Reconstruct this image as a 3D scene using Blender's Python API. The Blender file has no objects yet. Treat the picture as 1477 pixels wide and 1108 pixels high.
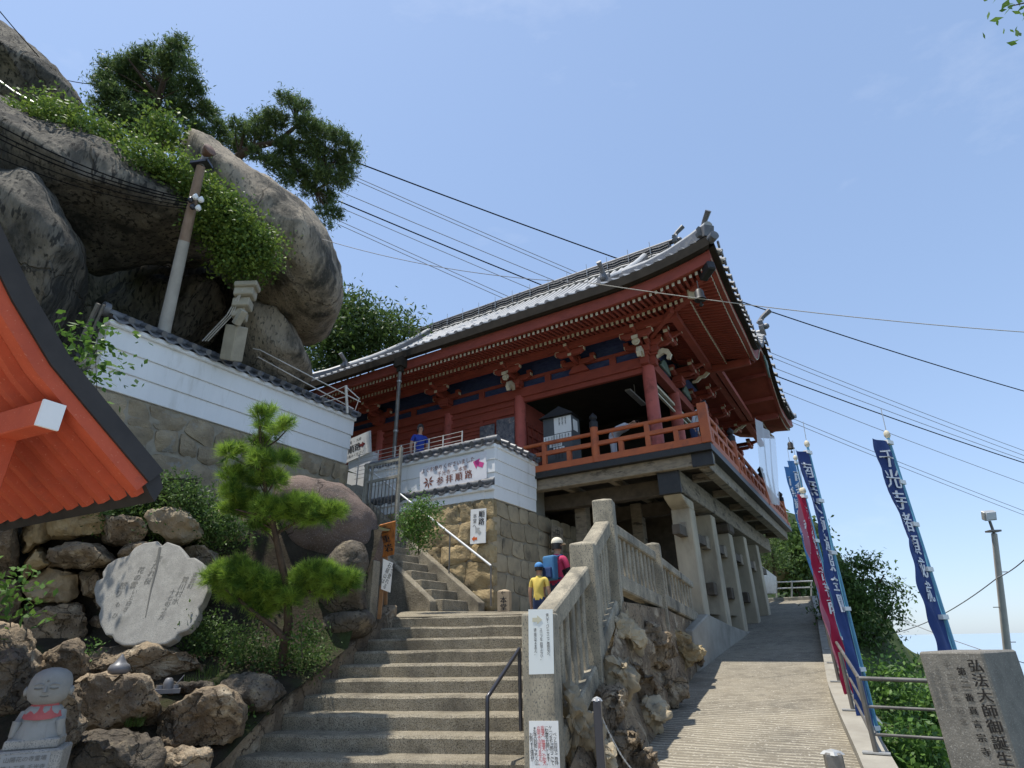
import bpy, bmesh, math, random
import numpy as np
from mathutils import Vector, noise as mnoise
random.seed(7); rng = np.random.default_rng(7)
S = bpy.context.scene
COL = S.collection
R = math.radians
# ------------------------------------------------------------ camera
CAM_F = 820.0; CAM_T = R(24.3); CAM_R = R(1.0); EYE = np.array([0.0, 0.0, 1.6])
_r0 = np.array([1.0, 0, 0]); _u0 = np.array([0, -math.sin(CAM_T), math.cos(CAM_T)]); FWD = np.array([0, math.cos(CAM_T), math.sin(CAM_T)])
RGT = _r0 * math.cos(CAM_R) - _u0 * math.sin(CAM_R); UPV = _r0 * math.sin(CAM_R) + _u0 * math.cos(CAM_R)
cd = bpy.data.cameras.new('camera'); cam = bpy.data.objects.new('camera', cd); COL.objects.link(cam)
cd.sensor_fit = 'HORIZONTAL'; cd.sensor_width = 36.0; cd.lens = 36.0 * CAM_F / 1477.0
cd.clip_start = 0.05; cd.clip_end = 60000
from mathutils import Matrix
cam.matrix_world = Matrix(((RGT[0], UPV[0], -FWD[0], EYE[0]), (RGT[1], UPV[1], -FWD[1], EYE[1]), (RGT[2], UPV[2], -FWD[2], EYE[2]), (0, 0, 0, 1)))
S.camera = cam
# ------------------------------------------------------------ sky and sun
TO_SUN = Vector((-0.29, -0.035, 1.0)).normalized()
SUN_EL = math.asin(TO_SUN.z); SUN_AZ = math.atan2(TO_SUN.x, TO_SUN.y)
W = bpy.data.worlds.new('World'); S.world = W; W.use_nodes = True
nt = W.node_tree; nt.nodes.clear()
out = nt.nodes.new('ShaderNodeOutputWorld'); bg = nt.nodes.new('ShaderNodeBackground'); sky = nt.nodes.new('ShaderNodeTexSky')
sky.sky_type = 'NISHITA'; sky.sun_disc = False; sky.sun_elevation = SUN_EL; sky.sun_rotation = SUN_AZ % (2 * math.pi)
sky.altitude = 100; sky.air_density = 1.0; sky.dust_density = 0.55; sky.ozone_density = 1.6
tc = nt.nodes.new('ShaderNodeTexCoord')
mp = nt.nodes.new('ShaderNodeMapping'); mp.inputs['Scale'].default_value = (1.6, 2.6, 4.5); mp.inputs['Rotation'].default_value = (0.2, 0.3, 0.5)
nz = nt.nodes.new('ShaderNodeTexNoise'); nz.inputs['Scale'].default_value = 1.7; nz.inputs['Detail'].default_value = 9; nz.inputs['Roughness'].default_value = 0.62
rp = nt.nodes.new('ShaderNodeValToRGB'); rp.color_ramp.elements[0].position = 0.6; rp.color_ramp.elements[1].position = 0.95
rp.color_ramp.elements[0].color = (0, 0, 0, 1); rp.color_ramp.elements[1].color = (0.22, 0.22, 0.22, 1)
mx = nt.nodes.new('ShaderNodeMixRGB'); mx.inputs['Color2'].default_value = (4.2, 4.3, 4.5, 1)
nt.links.new(tc.outputs['Generated'], mp.inputs['Vector']); nt.links.new(mp.outputs['Vector'], nz.inputs['Vector'])
nt.links.new(nz.outputs['Fac'], rp.inputs['Fac']); nt.links.new(rp.outputs['Color'], mx.inputs['Fac'])
gm = nt.nodes.new('ShaderNodeGamma'); gm.inputs['Gamma'].default_value = 0.5      # hazy summer air: an evener sky, same everywhere
tn = nt.nodes.new('ShaderNodeMixRGB'); tn.blend_type = 'MULTIPLY'; tn.inputs['Fac'].default_value = 1.0; tn.inputs['Color2'].default_value = (1.03, 1.20, 1.47, 1)
nt.links.new(sky.outputs['Color'], gm.inputs['Color']); nt.links.new(gm.outputs['Color'], tn.inputs['Color1']); nt.links.new(tn.outputs['Color'], mx.inputs['Color1']); nt.links.new(mx.outputs['Color'], bg.inputs['Color'])
bg.inputs['Strength'].default_value = 0.15
nt.links.new(bg.outputs['Background'], out.inputs['Surface'])
sd = bpy.data.lights.new('sun', 'SUN'); sun = bpy.data.objects.new('sun', sd); COL.objects.link(sun)
sd.energy = 2.8; sd.angle = R(0.53); sd.color = (1.0, 0.95, 0.87)
sun.rotation_euler = (-TO_SUN).to_track_quat('-Z', 'Y').to_euler(); sun.location = (-10, 0, 40)
S.view_settings.view_transform = 'Standard'; S.view_settings.look = 'None'; S.view_settings.gamma = 1.0
S.view_settings.exposure = 1.02; S.view_settings.use_curve_mapping = False
S.cycles.use_denoising = True; S.cycles.max_bounces = 8; S.cycles.diffuse_bounces = 5; S.cycles.glossy_bounces = 2; S.cycles.transparent_max_bounces = 6

# ------------------------------------------------------------ frames: pixel of the photograph + distance -> place
def ray(x, y): return FWD + RGT * (x - 738.5) / CAM_F + UPV * (554 - y) / CAM_F
def at(x, y, d): return EYE + ray(x, y) * d                       # d: distance along the view axis
def atY(x, y, Yv): q = ray(x, y); return EYE + q * (Yv / q[1])
def atZ(x, y, z): q = ray(x, y); return EYE + q * ((z - EYE[2]) / q[2])
def atP(x, y, p, n): q = ray(x, y); return EYE + q * (np.dot(np.array(p) - EYE, n) / np.dot(q, n))
K0 = np.array([4.127, 11.472, 0.0])
Ud = np.array([math.sin(R(-59)), math.cos(R(-59)), 0]); Vd = np.array([math.sin(R(31)), math.cos(R(31)), 0]); Zd = np.array([0, 0, 1.0])
def H(a, b, z): return K0 + Ud * a + Vd * b + np.array([0, 0, z])
def HL(p): q = np.array(p) - K0; return np.array([q @ Ud, q @ Vd, q[2]])
def onA(x, y, a): return atP(x, y, K0 + Ud * a, Ud)
def onB(x, y, b): return atP(x, y, K0 + Vd * b, Vd)
def nrm(v): v = np.array(v, float); return v / (np.linalg.norm(v) + 1e-12)

# ------------------------------------------------------------ materials
MATS = {}
def mat(name, c1, c2=None, scale=4.0, rough=0.8, bump=0.0, bscale=None, spec=0.3, metal=0.0, c3=None, c3scale=1.0, c3lo=0.5, c3hi=0.65, stretch=(1, 1, 1), vary=0.0, detail=6, speck=None, emit=None, alpha=1.0, trans=0.0, bdist=0.02, lo=0.35, hi=0.65, crack=None, fine=0.3):
    if name in MATS: return MATS[name]
    m = bpy.data.materials.new(name); m.use_nodes = True; t = m.node_tree; N = t.nodes; L = t.links
    b = N['Principled BSDF']; b.inputs['Roughness'].default_value = rough; b.inputs['Metallic'].default_value = metal
    b.inputs['Specular IOR Level'].default_value = spec
    g = N.new('ShaderNodeNewGeometry'); mpn = N.new('ShaderNodeMapping'); mpn.inputs['Scale'].default_value = stretch
    L.new(g.outputs['Position'], mpn.inputs['Vector'])
    def noise(sc, det=detail, ro=0.6):
        n = N.new('ShaderNodeTexNoise'); n.inputs['Scale'].default_value = sc; n.inputs['Detail'].default_value = det; n.inputs['Roughness'].default_value = ro
        L.new(mpn.outputs['Vector'], n.inputs['Vector']); return n
    def ramp(src, lo_, hi_):
        r_ = N.new('ShaderNodeMapRange'); r_.inputs['From Min'].default_value = lo_; r_.inputs['From Max'].default_value = hi_; r_.clamp = True
        L.new(src, r_.inputs['Value']); return r_.outputs['Result']
    def mixc(fac, A, B_):
        x = N.new('ShaderNodeMix'); x.data_type = 'RGBA'; L.new(fac, x.inputs[0])
        for v, i in ((A, 6), (B_, 7)):
            if isinstance(v, tuple): x.inputs[i].default_value = (*v, 1)
            else: L.new(v, x.inputs[i])
        return x.outputs[2]
    col = None
    if c2 is not None: n1 = noise(scale); col = mixc(ramp(n1.outputs['Fac'], lo, hi), c1, c2)
    if c3 is not None: n2 = noise(c3scale, 8, 0.65); col = mixc(ramp(n2.outputs['Fac'], c3lo, c3hi), col if col is not None else c1, c3)
    if speck is not None:                       # (colour, scale, lo, hi)
        n3 = noise(speck[1], 2, 0.5); col = mixc(ramp(n3.outputs['Fac'], speck[2], speck[3]), col if col is not None else c1, speck[0])
    ck = None
    if crack is not None:                       # (scale, width): joints and cracks
        wn = noise(crack[0] * 2.2, 5, 0.6); wv = N.new('ShaderNodeVectorMath'); wv.operation = 'MULTIPLY_ADD'; wv.inputs[1].default_value = (0.5 / crack[0],) * 3
        L.new(wn.outputs['Color'], wv.inputs[0]); L.new(g.outputs['Position'], wv.inputs[2])
        vo = N.new('ShaderNodeTexVoronoi'); vo.feature = 'DISTANCE_TO_EDGE'; vo.inputs['Scale'].default_value = crack[0]; L.new(wv.outputs[0], vo.inputs['Vector'])
        mk = N.new('ShaderNodeMapRange'); mk.inputs['From Min'].default_value = crack[1]; mk.inputs['From Max'].default_value = crack[1] * 0.3; L.new(vo.outputs['Distance'], mk.inputs['Value'])
        ck = mk.outputs['Result']; col = mixc(ck, col if col is not None else c1, tuple(x * 0.4 for x in c1))
    if vary:
        oi = N.new('ShaderNodeObjectInfo'); mr = N.new('ShaderNodeMapRange'); mr.inputs['To Min'].default_value = 1 - vary; mr.inputs['To Max'].default_value = 1 + vary
        L.new(oi.outputs['Random'], mr.inputs['Value'])
        hs = N.new('ShaderNodeHueSaturation'); L.new(mr.outputs['Result'], hs.inputs['Value'])
        if col is None: hs.inputs['Color'].default_value = (*c1, 1)
        else: L.new(col, hs.inputs['Color'])
        col = hs.outputs['Color']
    if col is None: b.inputs['Base Color'].default_value = (*c1, 1)
    else: L.new(col, b.inputs['Base Color'])
    if bump:
        nb = noise(bscale or scale * 3, 8, 0.65); bp = N.new('ShaderNodeBump'); bp.inputs['Strength'].default_value = bump; bp.inputs['Distance'].default_value = bdist
        nf = noise((bscale or scale * 3) * 4.7, 4, 0.7); ma = N.new('ShaderNodeMath'); ma.operation = 'MULTIPLY_ADD'; ma.inputs[1].default_value = fine
        L.new(nf.outputs['Fac'], ma.inputs[0]); L.new(nb.outputs['Fac'], ma.inputs[2]); hgt = ma.outputs[0]
        if ck is not None:
            mc = N.new('ShaderNodeMath'); mc.operation = 'MULTIPLY_ADD'; mc.inputs[1].default_value = -0.8; L.new(ck, mc.inputs[0]); L.new(hgt, mc.inputs[2]); hgt = mc.outputs[0]
        L.new(hgt, bp.inputs['Height']); L.new(bp.outputs['Normal'], b.inputs['Normal'])
    if trans:                                   # thin leaf / cloth: let some light through
        tb = N.new('ShaderNodeBsdfTranslucent'); ms = N.new('ShaderNodeMixShader'); ms.inputs[0].default_value = trans
        if col is None: tb.inputs['Color'].default_value = (*c1, 1)
        else: L.new(col, tb.inputs['Color'])
        L.new(b.outputs[0], ms.inputs[1]); L.new(tb.outputs[0], ms.inputs[2]); L.new(ms.outputs[0], N['Material Output'].inputs['Surface'])
    if alpha < 1: b.inputs['Alpha'].default_value = alpha
    MATS[name] = m; return m

# ------------------------------------------------------------ objects
def tag(o, label=None, cat=None, group=None, kind=None):
    if label: o['label'] = label
    if cat: o['category'] = cat
    if group: o['group'] = group
    if kind: o['kind'] = kind
    return o
WLOC = {}
def empty(name, loc, label, cat, group=None):
    o = bpy.data.objects.new(name, None); COL.objects.link(o); o.location = tuple(loc); o.empty_display_size = 0.1; WLOC[o.name] = np.array(loc, float)
    return tag(o, label, cat, group)
def link(name, me, parent=None, loc=(0, 0, 0)):
    o = bpy.data.objects.new(name, me); COL.objects.link(o); loc = np.array(loc, float); WLOC[o.name] = loc
    if parent is not None:
        o.parent = parent; loc = loc - WLOC[parent.name]
    o.location = tuple(loc); return o
def mesh(v, f, mats, mi=None, smooth=None):
    me = bpy.data.meshes.new('m'); me.from_pydata([tuple(p) for p in v], [], [tuple(q) for q in f])
    for m in (mats if isinstance(mats, (list, tuple)) else [mats]): me.materials.append(m)
    if mi is not None and len(mi) == len(f): me.polygons.foreach_set('material_index', mi)
    if smooth is not None:
        me.polygons.foreach_set('use_smooth', [True] * len(me.polygons))
        if smooth < 180: me.set_sharp_from_angle(angle=R(smooth))
    me.update(); return me
class MB:
    def __init__(s): s.v = []; s.f = []; s.m = []
    def add(s, v, f, mi=0):
        o = len(s.v); s.v += [np.array(p, float) for p in v]; s.f += [tuple(i + o for i in q) for q in f]; s.m += [mi] * len(f); return s
    def box(s, c, x, y, z, mi=0):             # centre and three half-axis vectors
        c, x, y, z = (np.array(q, float) for q in (c, x, y, z))
        if np.dot(np.cross(x, y), z) < 0: x = -x
        v = [c - x - y - z, c + x - y - z, c + x + y - z, c - x + y - z, c - x - y + z, c + x - y + z, c + x + y + z, c - x + y + z]
        return s.add(v, [(0, 3, 2, 1), (4, 5, 6, 7), (0, 1, 5, 4), (1, 2, 6, 5), (2, 3, 7, 6), (3, 0, 4, 7)], mi)
    def hbox(s, a0, a1, b0, b1, z0, z1, mi=0):
        return s.box(H((a0 + a1) / 2, (b0 + b1) / 2, (z0 + z1) / 2), Ud * (a1 - a0) / 2, Vd * (b1 - b0) / 2, Zd * (z1 - z0) / 2, mi)
    def bar(s, p, q, w, h, up=(0, 0, 1), mi=0):   # rectangular bar from p to q
        p, q = np.array(p, float), np.array(q, float); d = nrm(q - p); sd_ = nrm(np.cross(d, up)); u_ = np.cross(sd_, d)
        return s.box((p + q) / 2, (q - p) / 2, sd_ * w / 2, u_ * h / 2, mi)
    def tube(s, pts, r, n=8, mi=0, caps=True):
        pts = [np.array(p, float) for p in pts]; rs = r if hasattr(r, '__len__') else [r] * len(pts); v = []; k = len(pts)
        ref = None
        for i, p in enumerate(pts):
            d = nrm(pts[min(i + 1, k - 1)] - pts[max(i - 1, 0)])
            if ref is None: ref = np.array([0, 0, 1.0]) if abs(d[2]) < 0.9 else np.array([1.0, 0, 0])
            x = nrm(np.cross(d, ref)); y = np.cross(d, x); ref = np.cross(x, d) if abs(np.dot(nrm(np.cross(x, d)), ref)) > 0.1 else ref
            v += [p + (x * math.cos(2 * math.pi * j / n) + y * math.sin(2 * math.pi * j / n)) * rs[i] for j in range(n)]
        f = [(i * n + j, (i + 1) * n + j, (i + 1) * n + (j + 1) % n, i * n + (j + 1) % n) for i in range(k - 1) for j in range(n)]
        if caps: f += [tuple(range(n)), tuple(range((k - 1) * n + n - 1, (k - 1) * n - 1, -1))]
        return s.add(v, f, mi)
    def lathe(s, prof, c, n=16, mi=0, ax=None):
        c = np.array(c, float); v = []; k = len(prof)
        z_ = np.array([0, 0, 1.0]) if ax is None else nrm(ax); x_ = nrm(np.cross(z_, [0.3, 1, 0.1])); y_ = np.cross(z_, x_)
        for r_, h in prof: v += [c + (x_ * math.cos(2 * math.pi * j / n) + y_ * math.sin(2 * math.pi * j / n)) * r_ + z_ * h for j in range(n)]
        f = [(i * n + j, i * n + (j + 1) % n, (i + 1) * n + (j + 1) % n, (i + 1) * n + j) for i in range(k - 1) for j in range(n)]
        f += [tuple(range(n - 1, -1, -1)), tuple(range((k - 1) * n, k * n))]
        return s.add(v, f, mi)
    def prism(s, poly, ext, mi=0):
        poly = [np.array(p, float) for p in poly]; ext = np.array(ext, float); n = len(poly)
        nn = sum((np.cross(poly[i] - poly[0], poly[(i + 1) % n] - poly[0]) for i in range(n)), np.zeros(3))
        if np.dot(nn, ext) > 0: poly = poly[::-1]
        v = poly + [p + ext for p in poly]
        return s.add(v, [tuple(range(n)), tuple(range(2 * n - 1, n - 1, -1))] + [(i, i + n, (i + 1) % n + n, (i + 1) % n) for i in range(n)], mi)
    def grid(s, P, mi=0):                     # P[i][j] points
        n, m_ = len(P), len(P[0]); v = [p for row in P for p in row]
        return s.add(v, [(i * m_ + j, (i + 1) * m_ + j, (i + 1) * m_ + j + 1, i * m_ + j + 1) for i in range(n - 1) for j in range(m_ - 1)], mi)
    def build(s, name, mats, parent=None, origin=None, smooth=None, bevel=0.0, label=None, cat=None, group=None, kind=None, seg=1):
        if origin is None: origin = WLOC[parent.name] if parent is not None else (np.min(s.v, axis=0) + np.max(s.v, axis=0)) / 2
        origin = np.array(origin, float)
        me = mesh([p - origin for p in s.v], s.f, mats, s.m, smooth)
        if bevel:
            bm = bmesh.new(); bm.from_mesh(me); bmesh.ops.bevel(bm, geom=bm.edges[:], offset=bevel, segments=seg, profile=0.6, affect='EDGES', clamp_overlap=True); bm.to_mesh(me); bm.free()
        return tag(link(name, me, parent, origin), label, cat, group, kind)
def fbm(p, sc, oct=4):
    return mnoise.fractal(Vector(p) * sc, 1.0, 2.0, oct)
# closed lump from an outline seen from the camera: its own distance d, half-depth th, true size
def lump(outline, d, th, mat_, name, parent=None, rings=9, amp=0.06, sc=1.2, seed=0, flat=2.4, tilt=(0, 0), res=3, sub=2, smooth=180, offs=None, ridged=0.0, facets=0, fine=0.25, **kw):
    pts = [np.array(p, float) for p in outline]; n = len(pts); pl = []
    for i in range(n):                        # Catmull-Rom through the outline
        p0, p1, p2, p3 = pts[i - 1], pts[i], pts[(i + 1) % n], pts[(i + 2) % n]
        for t in np.arange(res) / res:
            pl.append(0.5 * ((2 * p1) + (-p0 + p2) * t + (2 * p0 - 5 * p1 + 4 * p2 - p3) * t * t + (-p0 + 3 * p1 - 3 * p2 + p3) * t ** 3))
    pl = np.array(pl); c = pl.mean(0); m = len(pl); V = []; 
    cw = at(c[0], c[1], d); vd = nrm(ray(c[0], c[1]))
    hz = nrm([vd[0], vd[1], 0])
    for k in range(rings):
        ph = -math.pi / 2 + math.pi * (k + 0.5) / rings
        e = 2 / flat; sc_ = math.copysign(abs(math.cos(ph)) ** e, 1); dd = math.copysign(abs(math.sin(ph)) ** e, math.sin(ph)) * th
        for q in pl:
            x, y = c + (q - c) * sc_
            dq = d + tilt[0] * (x - c[0]) / 100 + tilt[1] * (y - c[1]) / 100
            V.append(at(x, y, dq + dd))
    V += [at(c[0], c[1], d - th), at(c[0], c[1], d + th)]
    F = [(k * m + j, k * m + (j + 1) % m, (k + 1) * m + (j + 1) % m, (k + 1) * m + j) for k in range(rings - 1) for j in range(m)]
    F += [(rings * m, (j + 1) % m, j) for j in range(m)] + [(rings * m + 1, (rings - 1) * m + j, (rings - 1) * m + (j + 1) % m) for j in range(m)]
    me = mesh([p - cw for p in V], F, mat_)
    bm = bmesh.new(); bm.from_mesh(me)
    bmesh.ops.recalc_face_normals(bm, faces=bm.faces[:])
    if sub: bmesh.ops.subdivide_edges(bm, edges=bm.edges[:], cuts=sub, use_grid_fill=True, smooth=0.35)
    bm.normal_update()
    if facets:
        fr_ = random.Random(seed * 13 + 5); ext = np.abs(np.array([v.co for v in bm.verts])).max(0)
        for _ in range(facets):
            n_ = Vector((fr_.gauss(0, 1), fr_.gauss(0, 1), fr_.gauss(0, 1))).normalized(); mxd = max(v.co.dot(n_) for v in bm.verts); of = mxd * fr_.uniform(0.62, 0.86)
            for v in bm.verts:
                dd_ = v.co.dot(n_) - of
                if dd_ > 0: v.co -= n_ * dd_ * 0.88
        bm.normal_update()
    for v in bm.verts:
        p = v.co + Vector(cw) + Vector((seed * 3.1, seed * 1.7, seed))
        h = fbm(p, sc, 5) * amp + fbm(p, sc * 4.5, 4) * amp * fine
        if ridged: h -= abs(mnoise.noise(p * sc * 1.7)) ** 0.6 * ridged
        v.co += v.normal * h
    bm.to_mesh(me); bm.free()
    me.polygons.foreach_set('use_smooth', [True] * len(me.polygons))
    if smooth < 180: me.set_sharp_from_angle(angle=R(smooth))
    return tag(link(name, me, parent, cw), **kw)
# text as flat geometry
_tcache = {}
def glyphs(txt, size=1.0, vertical=False, spacing=1.0):
    key = (txt, vertical, spacing)
    if key not in _tcache:
        cu = bpy.data.curves.new('t', 'FONT'); cu.body = '\n'.join(txt) if vertical else txt; cu.size = 1.0; cu.align_x = 'CENTER'; cu.align_y = 'CENTER' if not vertical else 'TOP'
        cu.resolution_u = 2; cu.space_line = spacing if vertical else 1.0
        if not vertical: cu.space_character = spacing
        o = bpy.data.objects.new('t', cu); COL.objects.link(o); dg = bpy.context.evaluated_depsgraph_get()
        me = bpy.data.meshes.new_from_object(o.evaluated_get(dg)); v = [tuple(q.co) for q in me.vertices]; f = [tuple(p.vertices) for p in me.polygons]
        bpy.data.objects.remove(o); bpy.data.curves.remove(cu); bpy.data.meshes.remove(me)
        _tcache[key] = (np.array(v) if v else np.zeros((0, 3)), f)
    v, f = _tcache[key]; return v * size, f
def text(txt, size, o, xd, yd, m, parent, vertical=False, spacing=1.0, name='lettering', sx=1.0, bold=0.0, mapf=None, off=0.003):
    v, f = glyphs(txt, size, vertical, spacing)
    if len(v) == 0: return None
    xd, yd = nrm(xd), nrm(yd); nn = np.cross(xd, yd); mb = MB()
    for dx in ((0,) if not bold else (-bold, 0, bold)):
        if mapf: P = [np.array(mapf(q[0] * sx + dx, q[1])) for q in v]
        else: P = [np.array(o) + xd * (q[0] * sx + dx) + yd * q[1] + nn * (off + abs(dx) * 0.02 + (0.0004 if dx > 0 else 0)) for q in v]
        mb.add(P, f)
    return mb.build(name, m, parent)
# ============================================================ materials used all over
M_STEP = mat('exposed aggregate concrete', (0.34, 0.295, 0.21), (0.45, 0.395, 0.295), 9, 0.9, 1.0, 45, 0.2, speck=((0.12, 0.105, 0.08), 120, 0.5, 0.62), c3=(0.20, 0.175, 0.13), c3scale=1.8, c3lo=0.48, c3hi=0.66, bdist=0.03)
M_POST = mat('weathered granite', (0.41, 0.36, 0.265), (0.26, 0.23, 0.17), 7, 0.88, 0.5, 60, 0.25, speck=((0.13, 0.125, 0.11), 110, 0.55, 0.66), c3=(0.12, 0.112, 0.088), c3scale=2.4, c3lo=0.52, c3hi=0.68, stretch=(1, 1, 0.5), vary=0.06, bdist=0.01)
M_GRAN = mat('pale granite', (0.33, 0.32, 0.285), (0.25, 0.24, 0.215), 9, 0.75, 0.3, 70, 0.3, speck=((0.15, 0.15, 0.145), 130, 0.54, 0.64), c3=(0.22, 0.22, 0.19), c3scale=3, c3lo=0.58, c3hi=0.75, bdist=0.006)
M_CONC = mat('concrete', (0.34, 0.32, 0.27), (0.27, 0.25, 0.21), 3, 0.9, 0.25, 40, 0.2, c3=(0.17, 0.16, 0.13), c3scale=0.9, c3lo=0.55, c3hi=0.75)
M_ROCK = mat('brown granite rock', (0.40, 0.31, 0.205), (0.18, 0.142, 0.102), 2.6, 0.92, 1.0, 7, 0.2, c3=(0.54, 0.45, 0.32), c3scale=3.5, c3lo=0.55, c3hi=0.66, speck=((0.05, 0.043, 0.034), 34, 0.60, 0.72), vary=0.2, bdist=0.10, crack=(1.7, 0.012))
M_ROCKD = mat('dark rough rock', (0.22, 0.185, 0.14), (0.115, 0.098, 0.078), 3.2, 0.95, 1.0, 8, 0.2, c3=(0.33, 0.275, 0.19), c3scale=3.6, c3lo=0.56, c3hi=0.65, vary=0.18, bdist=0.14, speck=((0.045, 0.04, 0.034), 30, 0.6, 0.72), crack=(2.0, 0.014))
M_GOLD = mat('golden sandstone block', (0.52, 0.40, 0.22), (0.36, 0.275, 0.155), 3.2, 0.93, 1.0, 9, 0.2, c3=(0.22, 0.175, 0.11), c3scale=2.6, c3lo=0.55, c3hi=0.68, vary=0.16, bdist=0.09)
M_BLOCK = mat('tan dressed stone block', (0.42, 0.345, 0.23), (0.31, 0.26, 0.18), 4, 0.93, 0.45, 30, 0.2, c3=(0.16, 0.14, 0.105), c3scale=2.6, c3lo=0.54, c3hi=0.7, vary=0.16, bdist=0.02)
M_GREYST = mat('grey lichened masonry stone', (0.43, 0.345, 0.225), (0.27, 0.22, 0.15), 3, 0.93, 1.0, 14, 0.2, c3=(0.34, 0.32, 0.27), c3scale=3.5, c3lo=0.58, c3hi=0.68, vary=0.18, bdist=0.04)
M_MORT = mat('mortar', (0.36, 0.32, 0.245), (0.27, 0.24, 0.185), 6, 0.95, 0.5, 40, 0.1)
M_MORTD = mat('dark joint earth', (0.045, 0.04, 0.032), (0.07, 0.062, 0.048), 6, 1.0, 0.6, 20, 0.1)
M_SOIL = mat('garden soil', (0.035, 0.03, 0.022), (0.06, 0.05, 0.036), 5, 1.0, 0.8, 24, 0.1, c3=(0.05, 0.065, 0.025), c3scale=1.5, bdist=0.05)
M_GROUND = mat('hill ground', (0.06, 0.075, 0.03), (0.04, 0.06, 0.02), 0.4, 1.0, 0.4, 4, 0.1)
M_WHITE = mat('white plaster', (0.86, 0.865, 0.85), (0.78, 0.785, 0.77), 1.4, 0.85, 0.2, 18, 0.2, c3=(0.55, 0.545, 0.50), c3scale=3.0, c3lo=0.56, c3hi=0.82, stretch=(1, 1, 0.22))
M_TILE = mat('silver grey roof tile', (0.15, 0.153, 0.16), (0.10, 0.103, 0.11), 5, 0.42, 0.15, 40, 0.55, c3=(0.22, 0.215, 0.20), c3scale=3, c3lo=0.55, c3hi=0.72, vary=0.10)
M_TILEL = mat('roof tile with painted sunlight', (0.46, 0.455, 0.44), (0.36, 0.36, 0.35), 4, 0.5, 0.15, 40, 0.5, c3=(0.26, 0.255, 0.245), c3scale=2.2, c3lo=0.58, c3hi=0.72, vary=0.08)  # white glare of sunlit tile rolls put into their colour
M_STEEL = mat('weathered steel rail', (0.20, 0.185, 0.165), (0.13, 0.12, 0.105), 6, 0.45, 0.1, 40, 0.5, metal=0.3)
M_DSTEEL = mat('dark brushed rail', (0.055, 0.055, 0.065), None, rough=0.3, spec=0.5, metal=0.5)
M_GALV = mat('galvanised pipe', (0.50, 0.50, 0.48), (0.40, 0.40, 0.38), 8, 0.45, 0.05, 30, 0.5, metal=0.4)
M_BLACK = mat('matt black', (0.018, 0.018, 0.02), None, rough=0.55, spec=0.35)
M_INK = mat('black sign print', (0.025, 0.025, 0.03), None, rough=0.7)
M_PAPER = mat('white sign board', (0.80, 0.80, 0.77), (0.74, 0.74, 0.71), 3, 0.6, 0, spec=0.3)

# ============================================================ ground, sea
def gz(x, y):
    a, b, _ = HL((x, y, 0)); z = min(max((b + 9) * 0.121 - 0.5, -0.02), 2.5)
    r_ = -a - 2.5
    if y < 7.5: r_ = min(r_, x - 3.6 - max(0, (6.2 - y)) * 0.8)
    if r_ > 0: z -= 66 * (1 - math.exp(-r_ * 2.2 / 60)) + min(r_, 1.5) * 1.9
    if a > 9.5: z += min((a - 9.5) * 0.42, 45)
    if b > 24 and a > 7: z += min((b - 24) * 0.18, 40) * min(1, (a - 7) / 6)
    elif b > 24 and a > -3: z -= min((b - 24) * 0.35, 60)
    return z
ts = np.linspace(-1, 1, 131); gx = np.sign(ts) * (np.abs(ts) ** 3.2) * 1800 + 2; gy = np.sign(ts) * (np.abs(ts) ** 3.2) * 1800 + 9
MB().grid([[(x, y, gz(x, y)) for y in gy] for x in gx]).build('ground', M_GROUND, origin=(0, 0, 0), smooth=60, kind='structure')
M_SEA = mat('haze paled sea water', (0.30, 0.38, 0.44), (0.33, 0.41, 0.47), 0.01, 0.28, 0.25, 0.08, 0.5, bdist=0.4)  # pale haze over the water mixed into its colour
MB().add([(-40000, -40000, -63), (40000, -40000, -63), (40000, 40000, -63), (-40000, 40000, -63)], [(0, 1, 2, 3)]).build('sea', M_SEA, origin=(0, 0, -63), kind='structure')

# unseen paved forecourt before steps and ramp, added to bounce sunlight onto shaded parts
M_PAVE = mat('pale concrete paving', (0.46, 0.43, 0.36), (0.38, 0.355, 0.30), 1.2, 0.9, 0.3, 30, 0.2, c3=(0.28, 0.26, 0.22), c3scale=0.8)
MB().add([(-14, -30, 0.01), (3.6, -30, 0.01), (3.4, 5.2, 0.01), (-2.2, 5.4, 0.01), (-14, 4.0, 0.01)], [(0, 1, 2, 3, 4)]).build('forecourt', M_PAVE, kind='structure')
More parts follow.
